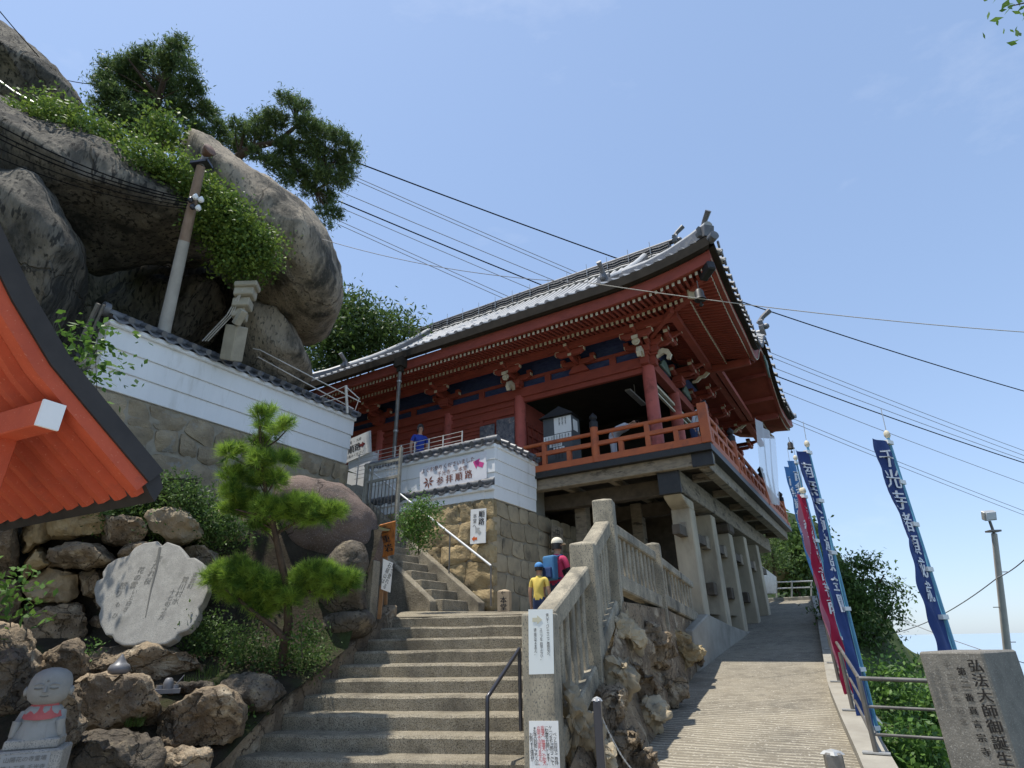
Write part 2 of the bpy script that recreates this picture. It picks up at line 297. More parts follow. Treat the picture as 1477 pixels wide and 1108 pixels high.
# ============================================================ ramp
def rampz(b): return 1.68 + 0.121 * (b - 4.63)
def rampR(b): return float(np.interp(b, [-9, -5.1, -3.8, -2.07, 5.5, 13.6, 16], [-2.35, -1.86, -1.68, -1.46, -0.84, -0.12, 0.0]))
def rampL(b): return float(np.interp(b, [-9, -5.2, -4.4, 16], [0.75, 0.75, 1.35, 1.5]))
M_RAMP = mat('brushed concrete ramp', (0.25, 0.22, 0.165), (0.175, 0.155, 0.12), 1.1, 0.92, 0, spec=0.2, c3=(0.125, 0.115, 0.095), c3scale=0.8, c3lo=0.54, c3hi=0.74, speck=((0.46, 0.43, 0.36), 35, 0.62, 0.7))
def ramp_nodes():
    t = M_RAMP.node_tree; N = t.nodes; Lk = t.links; g = N.new('ShaderNodeNewGeometry')
    dt = N.new('ShaderNodeVectorMath'); dt.operation = 'DOT_PRODUCT'; dt.inputs[1].default_value = tuple(Vd); Lk.new(g.outputs['Position'], dt.inputs[0])
    nz_ = N.new('ShaderNodeTexNoise'); nz_.inputs['Scale'].default_value = 2.5; Lk.new(g.outputs['Position'], nz_.inputs['Vector'])
    ad = N.new('ShaderNodeMath'); ad.operation = 'MULTIPLY_ADD'; ad.inputs[1].default_value = 0.12; Lk.new(nz_.outputs['Fac'], ad.inputs[0]); Lk.new(dt.outputs['Value'], ad.inputs[2])
    mu = N.new('ShaderNodeMath'); mu.operation = 'MULTIPLY'; mu.inputs[1].default_value = 2 * math.pi / 0.085; Lk.new(ad.outputs[0], mu.inputs[0])
    si = N.new('ShaderNodeMath'); si.operation = 'SINE'; Lk.new(mu.outputs[0], si.inputs[0])
    n2 = N.new('ShaderNodeTexNoise'); n2.inputs['Scale'].default_value = 50; Lk.new(g.outputs['Position'], n2.inputs['Vector'])
    a2 = N.new('ShaderNodeMath'); a2.operation = 'MULTIPLY_ADD'; a2.inputs[1].default_value = 1.6; Lk.new(n2.outputs['Fac'], a2.inputs[0]); Lk.new(si.outputs[0], a2.inputs[2])
    b_ = N['Principled BSDF']; src = b_.inputs['Base Color'].links[0].from_socket
    n4 = N.new('ShaderNodeTexNoise'); n4.inputs['Scale'].default_value = 5.0; n4.inputs['Detail'].default_value = 6; Lk.new(g.outputs['Position'], n4.inputs['Vector'])
    pr = N.new('ShaderNodeMath'); pr.operation = 'MULTIPLY'; Lk.new(n4.outputs['Fac'], pr.inputs[0]); Lk.new(a2.outputs[0], pr.inputs[1])
    for lo_, hi_, cc in ((0.62, 0.85, (0.52, 0.475, 0.375, 1)), (0.12, -0.05, (0.13, 0.118, 0.095, 1))):  # highlights painted along the groove crests, hollows painted darker
        mr_ = N.new('ShaderNodeMapRange'); mr_.inputs['From Min'].default_value = lo_; mr_.inputs['From Max'].default_value = hi_; mr_.inputs['To Max'].default_value = 0.45; Lk.new(pr.outputs[0], mr_.inputs['Value'])
        xm = N.new('ShaderNodeMix'); xm.data_type = 'RGBA'; xm.inputs[7].default_value = cc; Lk.new(mr_.outputs[0], xm.inputs[0]); Lk.new(src, xm.inputs[6]); src = xm.outputs[2]
    Lk.new(src, b_.inputs['Base Color'])
    bp = N.new('ShaderNodeBump'); bp.inputs['Strength'].default_value = 0.7; bp.inputs['Distance'].default_value = 0.008
    Lk.new(a2.outputs[0], bp.inputs['Height']); Lk.new(bp.outputs['Normal'], N['Principled BSDF'].inputs['Normal'])
ramp_nodes()
bs = np.arange(-9, 14.7, 0.4)
MB().grid([[H(rampR(b) + (rampL(b) - rampR(b)) * t, b, rampz(b) + 0.012 * fbm(H(rampR(b) + 3 * t, b, 0), 0.9, 2)) for t in np.linspace(0, 1, 9)] for b in bs]).build('ramp', M_RAMP, smooth=60, kind='structure')
kb = MB()
for i in range(len(bs) - 1):
    for (b0, b1) in ((bs[i], bs[i + 1]),):
        P = [H(rampR(b) + s_, b, rampz(b) + h) for b in (b0, b1) for s_, h in ((0.0, -0.3), (0.0, 0.13), (-0.26, 0.13), (-0.26, -1.6))]
        kb.add(P, [(0, 4, 5, 1), (1, 5, 6, 2), (2, 6, 7, 3)])
kb.build('kerb', M_CONC, kind='structure')
MB().hbox(-0.5, 3.2, 14.6, 21, 1.5, 3.02).build('upper_landing', M_CONC, kind='structure', bevel=0.02)

# ============================================================ main staircase
YAW = R(10); ST = np.array([math.sin(YAW), math.cos(YAW), 0]); SE = np.array([math.cos(YAW), -math.sin(YAW), 0])
P1 = np.array([0.225, 5.705, 0]); P2 = np.array([0.817, 6.985, 0]); P3 = np.array([1.27, 8.07, 0]); P4 = np.array([2.33, 9.9, 0]); PE = np.array([3.66, 12.62, 0])
LA = atZ(334, 1094, 0.6); LB = atZ(550, 906, 1.8)
def sd_(p): return float(np.dot(p, ST))
def on_line(p, q, d): t = (d - sd_(p)) / (sd_(q) - sd_(p)); return p[:2] + (q[:2] - p[:2]) * t
def stepL(d): return on_line(LA, LB, d)
def stepR(d): return on_line(P1, P2, d) if d < sd_(P2) else on_line(P2, P3, d)
stair = empty('stone_staircase', (stepL(6.0)[0] + 1.3, 6.0, 0.45), 'wide flight of worn aggregate concrete steps between kerb and stone balustrade', 'stairs')
for k in range(-3, 10):
    d0 = 6.0 + 0.32 * k; z = 0.6 + 0.15 * k; d1 = d0 + 0.40 if k < 9 else d0 + 0.5
    n = 22; rr = random.Random(k + 50); Fp = []; Bp = []
    la, ra, lb, rb = stepL(d0), stepR(d0) + SE[:2] * 0.05, stepL(d1), stepR(d1) + SE[:2] * 0.05
    off = rr.uniform(0, 9)
    prof = []
    for i in range(n + 1):
        t = i / n; f_ = la + (ra - la) * t; b_ = lb + (rb - lb) * t
        j = 0.024 * mnoise.noise(Vector((f_[0] * 2.3, k * 3.7, off))) + 0.006 * rr.uniform(-1, 1); jz = 0.012 * mnoise.noise(Vector((f_[0] * 1.8, k * 5.1, 3)))
        f_ = f_ + ST[:2] * j
        prof.append([np.array([*f_, z - 0.17]), np.array([*(f_ - ST[:2] * 0.004), z - 0.025 + jz]), np.array([*(f_ + ST[:2] * 0.022), z + jz]), np.array([*b_, z + 0.3 * jz + 0.004]), np.array([*b_, z - 0.17])])
    mb = MB().grid(prof); e = len(prof[0]); mb.f += [tuple(range(e)), tuple((n) * e + q for q in range(e - 1, -1, -1))]; mb.m += [0, 0]
    mb.build('step', M_STEP, stair, smooth=35)
# kerb along the step ends
for (da, db) in ((5.05, 6.5), (6.5, 7.55), (7.55, 9.0)):
    pa, pb = stepL(da), stepL(db); za, zb = 0.6 + 0.15 * (da - 6) / 0.32 + 0.13, 0.6 + 0.15 * (db - 6) / 0.32 + 0.13
    o_ = -SE[:2] * 0.30; PP = []
    for t in np.linspace(0, 1, 8):
        p = pa + (pb - pa) * t; zz = za + (zb - za) * t + 0.015 * fbm((p[0], p[1], 1), 3, 3); w_ = 0.02 * fbm((p[0], p[1], 7), 3, 3)
        PP.append([np.array([*(p), zz - 0.45]), np.array([*(p + SE[:2] * w_), zz - 0.02]), np.array([*(p - SE[:2] * 0.025), zz]), np.array([*(p + o_ + SE[:2] * w_), zz + 0.01]), np.array([*(p + o_ * 1.1), zz - 0.4])])
    mb = MB().grid(PP); e = 5; mb.f += [tuple(range(e)), tuple(7 * e + q for q in range(e - 1, -1, -1))]; mb.m += [0, 0]
    mb.build('kerb', M_ROCK, stair, smooth=40)
# landing
FL = np.array([*stepL(8.9), 1.953]); FR = np.array([*stepR(8.9), 1.953])
poly = [FL, FR, np.array([*P3[:2], 2.05]), np.array([*P4[:2], 2.1]), H(0.95, 0.9, 2.06), H(0.95, 5, 2.1), H(9, 5, 2.1), H(9, -1.8, 2.14), H(4.3, -1.8, 2.14), H(5.4, -3.2, 2.14)]
MB().add(poly, [tuple(range(len(poly)))]).build('landing', M_STEP, kind='structure')

# ============================================================ stone balustrades
BX = nrm([math.cos(R(17)), -math.sin(R(17)), 0]); BY = nrm([math.sin(R(17)), math.cos(R(17)), 0])
def gpost(c, z0, z1, w, parent, name='post', X=BX, Yv=BY, cap=0.05, m=None):
    mb = MB(); h = w / 2; c = np.array(c)[:2]
    P = lambda s_, t_, z: np.array([*(c + X[:2] * s_ * h + Yv[:2] * t_ * h), z])
    rings = [(1, z0), (1, z1 - cap), (0.93, z1 - cap + 0.015), (0.12, z1)]
    v = [P(s_ * k, t_ * k, z) for k, z in rings for s_, t_ in ((-1, -1), (1, -1), (1, 1), (-1, 1))]
    f = [(i * 4 + j, i * 4 + (j + 1) % 4, i * 4 + 4 + (j + 1) % 4, i * 4 + 4 + j) for i in range(3) for j in range(4)] + [(3, 2, 1, 0), (12, 13, 14, 15)]
    return mb.add(v, f).build(name, m or M_POST, parent, bevel=0.008)
bal = empty('stone_balustrade', (*P2[:2], 0.8), 'stepped granite balustrade climbing beside the wide flight, notices on its lowest post', 'balustrade')
gpost(P1, -0.02, 1.86, 0.285, bal); gpost(P2, 0.3, 2.67, 0.285, bal); gpost(P3, 0.6, 3.42, 0.285, bal)
def stone_rail(A, B_, za, zb, parent, w=0.21, h=0.19, hb=0.95, nb=6, bw=0.095, base=True, gap=0.14):
    A, B_ = np.array(A)[:2], np.array(B_)[:2]; d = nrm([*(B_ - A), 0]); L_ = np.linalg.norm(B_ - A); X = np.cross(d, Zd)
    a3 = np.array([*(A + d[:2] * gap), za + (zb - za) * gap / L_]); b3 = np.array([*(B_ - d[:2] * gap), zb - (zb - za) * gap / L_])
    MB().bar(a3 - Zd * h / 2, b3 - Zd * h / 2, w, h).build('handrail', M_POST, parent, bevel=0.018)
    for i in range(nb):
        t = (i + 0.6) / (nb + 0.2); p = a3 + (b3 - a3) * t
        MB().box(p - Zd * (h * 0.6 + hb / 2), d * bw / 2, X * bw / 2, Zd * hb / 2).build('baluster', M_POST, parent, bevel=0.012)
    if base: MB().bar(a3 - Zd * (h * 0.6 + hb + 0.02), b3 - Zd * (h * 0.6 + hb + 0.02), w * 1.2, 0.2).build('base_kerb', M_POST, parent, bevel=0.02)
stone_rail(P1, P2, 1.80, 2.44, bal, nb=6, hb=0.98)
stone_rail(P2, P3, 2.56, 3.16, bal, nb=6, hb=0.98)
bal2 = empty('stone_balustrade', (*P4[:2], 2.0), 'granite balustrade with close upright balusters above the rough rocks beside ramp', 'balustrade')
gpost(P4, 1.7, 3.08, 0.24, bal2)
stone_rail(P3, P4, 3.12, 2.90, bal2, nb=10, hb=0.68, w=0.17, h=0.15, bw=0.085)
stone_rail(P4, PE, 2.88, 2.66, bal2, nb=10, hb=0.60, w=0.17, h=0.14, bw=0.085, gap=0.12)

# ============================================================ side flight up along the stone wall
fl = empty('stone_staircase', H(6, -2.5, 2.1), 'narrow side flight of grey steps climbing along the golden stone wall', 'stairs')
for j in range(15):
    a0 = 4.62 + 0.262 * j; z = 2.14 + 0.19 * (j + 1)
    mb = MB(); mb.hbox(a0, a0 + 0.34, -2.96, -2.18, z - 0.21, z); mb.build('step', M_STEP, fl, bevel=0.012)
for b0, b1, j0, up_, nm in ((-2.18, -1.96, 4.35, 0.16, 'kerb'), (-3.16, -2.97, 4.75, -0.13, 'kerb')):
    a1 = 8.45
    zf = lambda a: 2.14 + 0.19 * (a - 4.62) / 0.262 + 0.19 + up_
    Q = [H(j0, b0, 2.05), H(j0, b0, zf(j0)), H(a1, b0, zf(a1)), H(a1, b0, 2.05)]
    MB().prism(Q, Vd * (b1 - b0)).build(nm, M_STEP, fl, bevel=0.015)
# ============================================================ the hall on its stage
M_RED = mat('dull vermilion wood', (0.33, 0.075, 0.05), (0.255, 0.06, 0.042), 3, 0.7, 0.12, 60, 0.3, c3=(0.20, 0.052, 0.038), c3scale=1.7, c3lo=0.56, c3hi=0.75, stretch=(1, 1, 2))
M_REDC = mat('rose vermilion column paint', (0.50, 0.125, 0.10), (0.42, 0.105, 0.085), 3, 0.6, 0.08, 30, 0.35, c3=(0.22, 0.055, 0.042), c3scale=2)
M_ORAN = mat('orange vermilion railing paint', (0.46, 0.125, 0.045), (0.38, 0.10, 0.04), 4, 0.6, 0.1, 40, 0.35, c3=(0.30, 0.09, 0.045), c3scale=2.5, c3lo=0.58)
M_CREAM = mat('cream painted ends', (0.66, 0.60, 0.46), (0.52, 0.46, 0.34), 9, 0.7)
M_BLUE = mat('indigo painted panel', (0.03, 0.042, 0.11), (0.05, 0.072, 0.16), 6, 0.7, 0, c3=(0.05, 0.075, 0.14), c3scale=4, stretch=(1, 1, 3), c3lo=0.58)
M_OLD = mat('weathered grey timber', (0.33, 0.275, 0.20), (0.21, 0.175, 0.13), 5, 0.85, 0.4, 50, 0.2, c3=(0.085, 0.072, 0.056), c3scale=2, c3lo=0.55, stretch=(1, 1, 3), bdist=0.01)
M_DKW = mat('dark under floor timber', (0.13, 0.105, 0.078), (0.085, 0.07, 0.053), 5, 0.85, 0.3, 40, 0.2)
M_IN = mat('interior wood with painted shade', (0.022, 0.017, 0.014), (0.035, 0.026, 0.02), 3, 0.8)  # darkness inside the hall painted as near black wood
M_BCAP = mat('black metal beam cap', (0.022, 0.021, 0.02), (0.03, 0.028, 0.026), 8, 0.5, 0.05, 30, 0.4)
M_PIER = mat('tan concrete pier', (0.46, 0.395, 0.285), (0.37, 0.32, 0.235), 3.5, 0.9, 0.25, 60, 0.2, c3=(0.20, 0.175, 0.135), c3scale=1.4, c3lo=0.54, c3hi=0.75, stretch=(1, 1, 0.4))
M_GUT = mat('brown black gutter', (0.05, 0.043, 0.035), (0.035, 0.031, 0.026), 4, 0.9, 0.05, 20, 0.05)
hall = empty('temple_hall', H(3, 4, 2.0), 'vermilion timber temple hall with grey tiled roof raised on concrete piers', 'temple')
AL = 15.3; BR = 13.2; FZ = 5.35
def hp(mb, name, m, **k): return mb.build(name, m, hall, **k)
# --- stage
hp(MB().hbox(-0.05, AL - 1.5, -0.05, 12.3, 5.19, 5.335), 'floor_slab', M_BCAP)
hp(MB().hbox(0.0, 4.6, 0.10, 0.36, 4.93, 5.19).hbox(0.13, 0.36, 0.36, 12.2, 4.90, 5.188), 'edge_beam', M_OLD, bevel=0.01)
hp(MB().hbox(-0.02, 0.42, 0.07, 0.13, 4.90, 5.186), 'beam_cap', M_BCAP)
hp(MB().hbox(0.80, 1.22, 0.30, 12.2, 4.50, 4.98), 'main_beam', M_OLD, bevel=0.015)
hp(MB().hbox(0.77, 1.25, 0.22, 0.31, 4.44, 5.02), 'beam_cap', M_BCAP, bevel=0.006)
for b in (1.45, 3.4, 5.4, 7.4, 9.4, 11.4): hp(MB().hbox(0.37, 0.79, b, b + 0.16, 4.92, 5.10), 'joist', M_OLD, bevel=0.008)
for b in (1.0, 3.3): hp(MB().hbox(1.23, 7.5, b, b + 0.26, 4.62, 4.98), 'cross_beam', M_DKW, bevel=0.01)
for a in (2.4, 3.6): hp(MB().hbox(a, a + 0.14, 0.37, 4.5, 4.985, 5.15), 'joist', M_OLD)
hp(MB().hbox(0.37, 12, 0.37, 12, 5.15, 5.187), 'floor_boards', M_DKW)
# capital under the beam end: boat shaped
prof = [(0.30, 4.44), (0.50, 4.43), (0.95, 4.425), (1.22, 4.42), (1.22, 4.22), (0.92, 4.20), (0.62, 4.28), (0.42, 4.36)]
hp(MB().prism([H(0.79, b, z) for b, z in prof], Ud * 0.42), 'capital', M_PIER, bevel=0.02)
PB = [0.86, 2.84, 4.72, 6.85, 8.95]; PZ = [1.5, 1.4, 1.4, 1.6, 1.9]
for i, b in enumerate(PB):
    top = 4.24 if i == 0 else (4.40 if i != 2 else 4.20)
    hp(MB().hbox(0.80, 1.23, b, b + 0.42, PZ[i], top), 'pier', M_PIER, bevel=0.02)
    if i == 2: hp(MB().hbox(0.74, 1.27, b - 0.12, b + 0.54, 4.205, 4.47), 'capital', M_DKW, bevel=0.05)
    z = 3.55 if i else 3.62
    hp(MB().hbox(0.92, 1.10, b - (0.34 if i else 0.05), b - 0.002, z, z + 0.30), 'tie_beam', M_OLD, bevel=0.012)
    if 0 < i < 4: hp(MB().hbox(0.92, 1.10, b - 0.30, b - 0.002, 2.50, 2.78), 'tie_beam', M_DKW, bevel=0.012)
hp(MB().hbox(0.93, 1.09, 0.3, 11, 3.60, 3.80), 'tie_beam', M_DKW)
pl = [(-0.6, 0.6), (-0.6, 1.72), (0.7, 2.03), (2.6, 1.84), (4.6, 1.70), (7.0, 1.86), (9.2, 2.20), (9.6, 1.5)]
hp(MB().prism([H(0.70, b, z) for b, z in pl], Ud * 0.75), 'plinth', M_CONC, bevel=0.02)
# under floor: dark wall far in, inner posts
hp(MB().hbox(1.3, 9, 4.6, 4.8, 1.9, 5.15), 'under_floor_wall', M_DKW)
for a, b in ((3.55, 1.4), (2.7, 3.2), (5.6, 3.0)): hp(MB().hbox(a, a + 0.30, b, b + 0.30, 2.05, 5.0), 'inner_post', M_OLD, bevel=0.01)
# --- railing
def rail_seg(f, n0, posts, struts, L0, L1, m, inv=False):
    # f(s, off, z) -> point; rails along s
    def bx_(mb, s0, s1, w, z0, z1): c = f((s0 + s1) / 2, 0.0, (z0 + z1) / 2); d = (f(1, 0, 0) - f(0, 0, 0)); o = (f(0, 1, 0) - f(0, 0, 0)); mb.box(c, d * (s1 - s0) / 2, o * w / 2, Zd * (z1 - z0) / 2); return mb
    hp(bx_(MB(), L0, L1, 0.13, 5.34, 5.50), 'bottom_rail', m, bevel=0.008)
    hp(bx_(MB(), L0, L1, 0.09, 5.74, 5.84), 'middle_rail', m, bevel=0.008)
    hp(MB().tube([f(L0, 0, 6.05), f((L0 + L1) / 2, 0, 6.05), f(L1, 0, 6.05)], 0.05, 10), 'top_rail', m, smooth=50)
    for s in posts:
        o = hp(MB().lathe([(0.095, 0), (0.095, 0.86)], f(s, 0, 5.34), 14), 'rail_post', m, smooth=40)
        MB().lathe([(0.102, 0.86), (0.102, 1.0), (0.075, 1.02), (0.06, 1.05), (0.095, 1.10), (0.09, 1.15), (0.045, 1.20), (0.012, 1.24)], f(s, 0, 5.34), 14).build('finial', M_BLACK, o, smooth=40)
    for s, full in struts:
        hp(bx_(MB(), s - 0.055, s + 0.055, 0.10, 5.50, 6.03 if full else 5.74), 'strut', m, bevel=0.006)
fu = lambda s, o, z: H(s, 0.02 + o, z); fv = lambda s, o, z: H(0.02 + o, s, z)
rail_seg(fu, 0, [2.57], [(1.29, True), (3.92, True), (0.65, False), (1.93, False), (3.25, False)], 0.12, 4.5, M_ORAN)
rail_seg(fv, 0, [3.0, 7.4, 11.5], [(1.0, True), (2.0, True), (4.1, True), (5.2, True), (6.3, True), (8.4, True), (9.5, True), (10.5, True), (0.5, False), (1.5, False), (2.5, False), (3.6, False), (4.7, False), (5.8, False), (6.9, False), (7.9, False), (9.0, False), (10.0, False), (11.0, False)], 0.12, 12.2, M_ORAN)
o = hp(MB().hbox(-0.08, 0.12, -0.08, 0.12, 5.34, 6.24), 'rail_post', M_ORAN, bevel=0.012)
# --- columns
CA = 1.40; CB = 1.10
def column(a, b, z0, z1, r=0.165):
    return hp(MB().lathe([(r, 0), (r, z1 - z0 - 0.35), (r * 0.92, z1 - z0)], H(a, b, z0), 20), 'column', M_REDC, smooth=40)
for a in (CA, 5.22, 7.75, 10.55, 13.4): column(a, CB, 5.33, 8.0)
VC = [3.3, 5.3, 7.3, 9.3, 11.6]
for b in VC: column(CA, b, 5.33, 8.0)
# --- lintels, frieze
hp(MB().hbox(CA - 0.25, AL - 1.6, CB - 0.11, CB + 0.11, 7.94, 8.22), 'lintel', M_RED, bevel=0.008)
hp(MB().hbox(CA - 0.11, CA + 0.11, CB - 0.28, 12, 7.945, 8.215), 'lintel', M_RED, bevel=0.008)
hp(MB().hbox(CA, 5.2, CB - 0.05, CB + 0.05, 7.80, 7.938), 'lintel_moulding', M_RED)
hp(MB().hbox(CA - 0.04, CA + 0.04, CB, 12, 7.55, 7.62).hbox(CA - 0.03, CA + 0.03, CB, 12, 7.36, 7.41), 'transom_rail', M_CREAM)
hp(MB().hbox(CA, AL - 1.7, CB - 0.02, CB + 0.02, 8.22, 9.25), 'frieze_panel', M_BLUE)
hp(MB().hbox(CA - 0.02, CA + 0.02, CB, 12, 8.22, 9.25), 'frieze_panel', M_BLUE)
hp(MB().hbox(CA, AL - 1.7, CB - 0.07, CB - 0.021, 8.44, 8.53), 'frieze_rail', M_RED)
hp(MB().hbox(CA - 0.07, CA - 0.021, CB, 12, 8.44, 8.53), 'frieze_rail', M_RED)
for a in (2.3, 4.25, 6.5, 9.15, 12): hp(MB().hbox(a - 0.09, a + 0.09, CB - 0.09, CB - 0.021, 8.22, 8.44), 'frieze_strut', M_RED)
# --- closed wall bays
hp(MB().hbox(5.3, AL - 1.7, CB - 0.03, CB + 0.05, 5.2, 7.94), 'wall', M_RED)
for z0, z1 in ((5.9, 6.02), (7.50, 7.64), (7.76, 7.86)): hp(MB().hbox(5.3, AL - 1.8, CB - 0.08, CB - 0.031, z0, z1), 'wall_rail', M_RED, bevel=0.005)
for a in (6.5, 7.6, 9.2, 10.4, 12): hp(MB().hbox(a - 0.05, a + 0.05, CB - 0.075, CB - 0.032, 6.02, 7.5), 'wall_stile', M_RED)
sl = MB()
for i in range(12): sl.hbox(5.42, 6.45, CB - 0.062, CB - 0.033, 6.1 + i * 0.115, 6.16 + i * 0.115).hbox(6.56, 7.55, CB - 0.062, CB - 0.033, 6.1 + i * 0.115, 6.16 + i * 0.115)
hp(sl, 'shutter_slats', M_RED, kind='stuff')
hp(MB().hbox(5.18, 5.26, 1.28, 4.2, 5.33, 7.9), 'door_panel', M_RED)
lt = MB()
for i in range(9): lt.hbox(5.13, 5.178, 1.35 + i * 0.3, 1.39 + i * 0.3, 5.4, 7.3)
for i in range(7): lt.hbox(5.12, 5.172, 1.3, 4.0, 5.5 + i * 0.28, 5.54 + i * 0.28)
hp(lt, 'lattice', M_RED, kind='stuff')
# interior shell
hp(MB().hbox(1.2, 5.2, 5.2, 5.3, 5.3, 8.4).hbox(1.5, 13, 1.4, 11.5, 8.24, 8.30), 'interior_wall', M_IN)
hp(MB().bar(H(2.3, 2.0, 7.85), H(2.3, 3.3, 7.85), 0.16, 0.05).bar(H(2.3, 2.6, 7.87), H(2.3, 2.6, 8.25), 0.02, 0.02, up=(1, 0, 0)), 'ceiling_lamp', M_GALV)
# --- brackets
def bracket(c, out_, al, kind_):
    # c: point on top of the lintel at the column axis; out_ outward, al along
    c = np.array(c, float); mb = MB()
    def B(u0, u1, w0, w1, z0, z1, mi=0): mb.box(c + out_ * (w0 + w1) / 2 + al * (u0 + u1) / 2 + Zd * (z0 + z1) / 2, al * (u1 - u0) / 2, out_ * (w1 - w0) / 2, Zd * (z1 - z0) / 2, mi)
    if kind_ > 0:
        B(-0.19, 0.19, 0.02, 0.30, 0.03, 0.20); B(-0.15, 0.15, 0.03, 0.27, -0.04, 0.03)
    else:
        mb.prism([c + al * u + out_ * 0.05 + Zd * z for u, z in ((-0.30, 0.0), (0.30, 0.0), (0.16, 0.20), (-0.16, 0.20))], out_ * 0.1)
    # arm along the wall with upswept ends
    for w, z, L_ in ((0.12, 0.20, 0.50), (0.62, 0.27, 0.42)):
        mb.prism([c + al * u + out_ * (w - 0.05) + Zd * h for u, h in ((-L_, z + 0.08), (-L_, z + 0.15), (L_, z + 0.15), (L_, z + 0.08), (L_ * 0.7, z), (-L_ * 0.7, z))], out_ * 0.1)
        for u in (-L_ + 0.06, 0, L_ - 0.06): B(u - 0.07, u + 0.07, w - 0.07, w + 0.07, z + 0.15, z + 0.245)
    # arm out from the wall
    mb.prism([c + out_ * w + al * -0.05 + Zd * h for w, h in ((0.0, 0.20), (0.5, 0.20), (0.66, 0.27), (0.66, 0.33), (0.0, 0.33))], al * 0.1)
    mb.prism([c + out_ * w + al * -0.045 + Zd * h for w, h in ((0.0, 0.36), (0.7, 0.36), (0.92, 0.44), (0.92, 0.50), (0.0, 0.50))], al * 0.09)
    br = hp(mb, 'bracket', M_RED, bevel=0.006)
    e = MB()
    def E(u0, u1, w0, w1, z0, z1): e.box(c + out_ * (w0 + w1) / 2 + al * (u0 + u1) / 2 + Zd * (z0 + z1) / 2, al * (u1 - u0) / 2, out_ * (w1 - w0) / 2, Zd * (z1 - z0) / 2)
    E(-0.052, 0.052, 0.66, 0.675, 0.262, 0.335); E(-0.047, 0.047, 0.92, 0.935, 0.432, 0.505)
    for s in (-1, 1):
        E(s * 0.50 - 0.01, s * 0.50 + 0.01, 0.068, 0.172, 0.275, 0.352); E(s * 0.42 - 0.01, s * 0.42 + 0.01, 0.568, 0.672, 0.345, 0.422)
        E(s * 0.36 - 0.06, s * 0.36 + 0.06, 0.692, 0.70, 0.43, 0.51)
    if kind_ > 1:                              # carved nose: cream volute below and slanting tail
        pr = [(0.28, 0.06), (0.46, 0.10), (0.60, 0.03), (0.66, -0.12), (0.60, -0.24), (0.52, -0.22), (0.55, -0.10), (0.46, -0.04), (0.28, -0.12)]
        e.prism([c + out_ * w + al * -0.045 + Zd * h for w, h in pr], al * 0.09)
        e.lathe([(0.10, -0.02), (0.10, 0.02)], c + out_ * 0.72 + Zd * 0.12, 12, ax=out_); e.lathe([(0.06, -0.03), (0.06, 0.03)], c + out_ * 0.73 + Zd * 0.12, 10, ax=out_)
        E(-0.075, 0.075, 0.80, 0.82, 0.16, 0.25)
        if kind_ > 2: e.prism([c + al * -w + out_ * -0.045 + Zd * h for w, h in pr], out_ * 0.09)
    e.build('cream_ends', M_CREAM, br, kind='stuff')
for a, k in ((CA, 3), (3.25, 0), (5.22, 2), (7.75, 1), (10.55, 1), (13.4, 1)): bracket(H(a, CB - 0.05, 8.22), -Vd, Ud, k)
for i, b in enumerate([CB] + VC): bracket(H(CA - 0.05, b, 8.22), -Ud, Vd, 1)
M_PATT = mat('green carved frog leg panel', (0.10, 0.16, 0.13), (0.18, 0.22, 0.18), 12, 0.7)
for b in (2.2, 4.3, 6.3, 8.3, 10.4): hp(MB().prism([H(CA - 0.10, b + u, 8.24 + z) for u, z in ((-0.45, 0), (0.45, 0), (0.30, 0.16), (0.1, 0.30), (-0.1, 0.30), (-0.30, 0.16))], -Ud * 0.08), 'carved_panel', M_PATT, bevel=0.02)
# diagonal corner arm
hp(MB().bar(H(CA, CB, 8.62), H(0.35, 0.05, 8.74), 0.11, 0.13), 'corner_arm', M_RED)
# --- eaves
def up_(d, w=2.7, h=0.34): return h * max(0.0, 1 - d / w) ** 2
def eU(a): return up_(a + 0.9) + up_(AL - a)
def eV(b):
    k = abs(b - 6.4) / 2.45
    bump = 1.18 * 0.5 * (1 + math.cos(math.pi * k)) if k < 1 else 0.0
    dip = -0.10 * math.exp(-((abs(b - 6.4) - 2.75) / 0.5) ** 2)
    return up_(b + 0.9) + up_(BR - b, 3.2, 0.75) + bump + dip
inn, outr, tin, tout = MB(), MB(), MB(), MB()
def rafter_u(a):
    e = eU(a)
    s = min(1.0, a - 0.05); 
    if s > -0.02: q0, q1 = H(a, s, 9.02 - (1.0 - s) * 0.25 + e * 0.55), H(a, -0.10, 8.755 + e * 0.55); inn.bar(q0, q1, 0.062, 0.09); tin.bar(q1 + Vd * -0.001, q1 - Vd * 0.012, 0.066, 0.094)
    s = min(0.05, a - 0.03)
    if s > -0.7: q0, q1 = H(a, s, 8.925 - (0.05 - s) * 0.27 + e * 0.8), H(a, -0.74, 8.765 + e); outr.bar(q0, q1, 0.055, 0.08); tout.bar(q1 + Vd * -0.001, q1 - Vd * 0.012, 0.06, 0.085)
def rafter_v(b):
    e = up_(b + 0.9) + up_(BR - b, 3.2, 0.75)
    s = min(1.2, b - 0.05)
    if s > -0.02: q0, q1 = H(s, b, 9.02 - (1.0 - s) * 0.25 + e * 0.55), H(-0.10, b, 8.755 + e * 0.55); inn.bar(q0, q1, 0.062, 0.09); tin.bar(q1, q1 - Ud * 0.012, 0.066, 0.094)
    s = min(0.05, b - 0.03)
    if s > -0.7: q0, q1 = H(s, b, 8.925 - (0.05 - s) * 0.27 + e * 0.8), H(-0.74, b, 8.765 + e); outr.bar(q0, q1, 0.055, 0.08); tout.bar(q1, q1 - Ud * 0.012, 0.06, 0.085)
a = -0.62
while a < AL - 0.8: rafter_u(a); a += 0.135
b = -0.62
while b < BR - 0.5:
    if not 3.75 < b < 9.0: rafter_v(b)
    b += 0.135
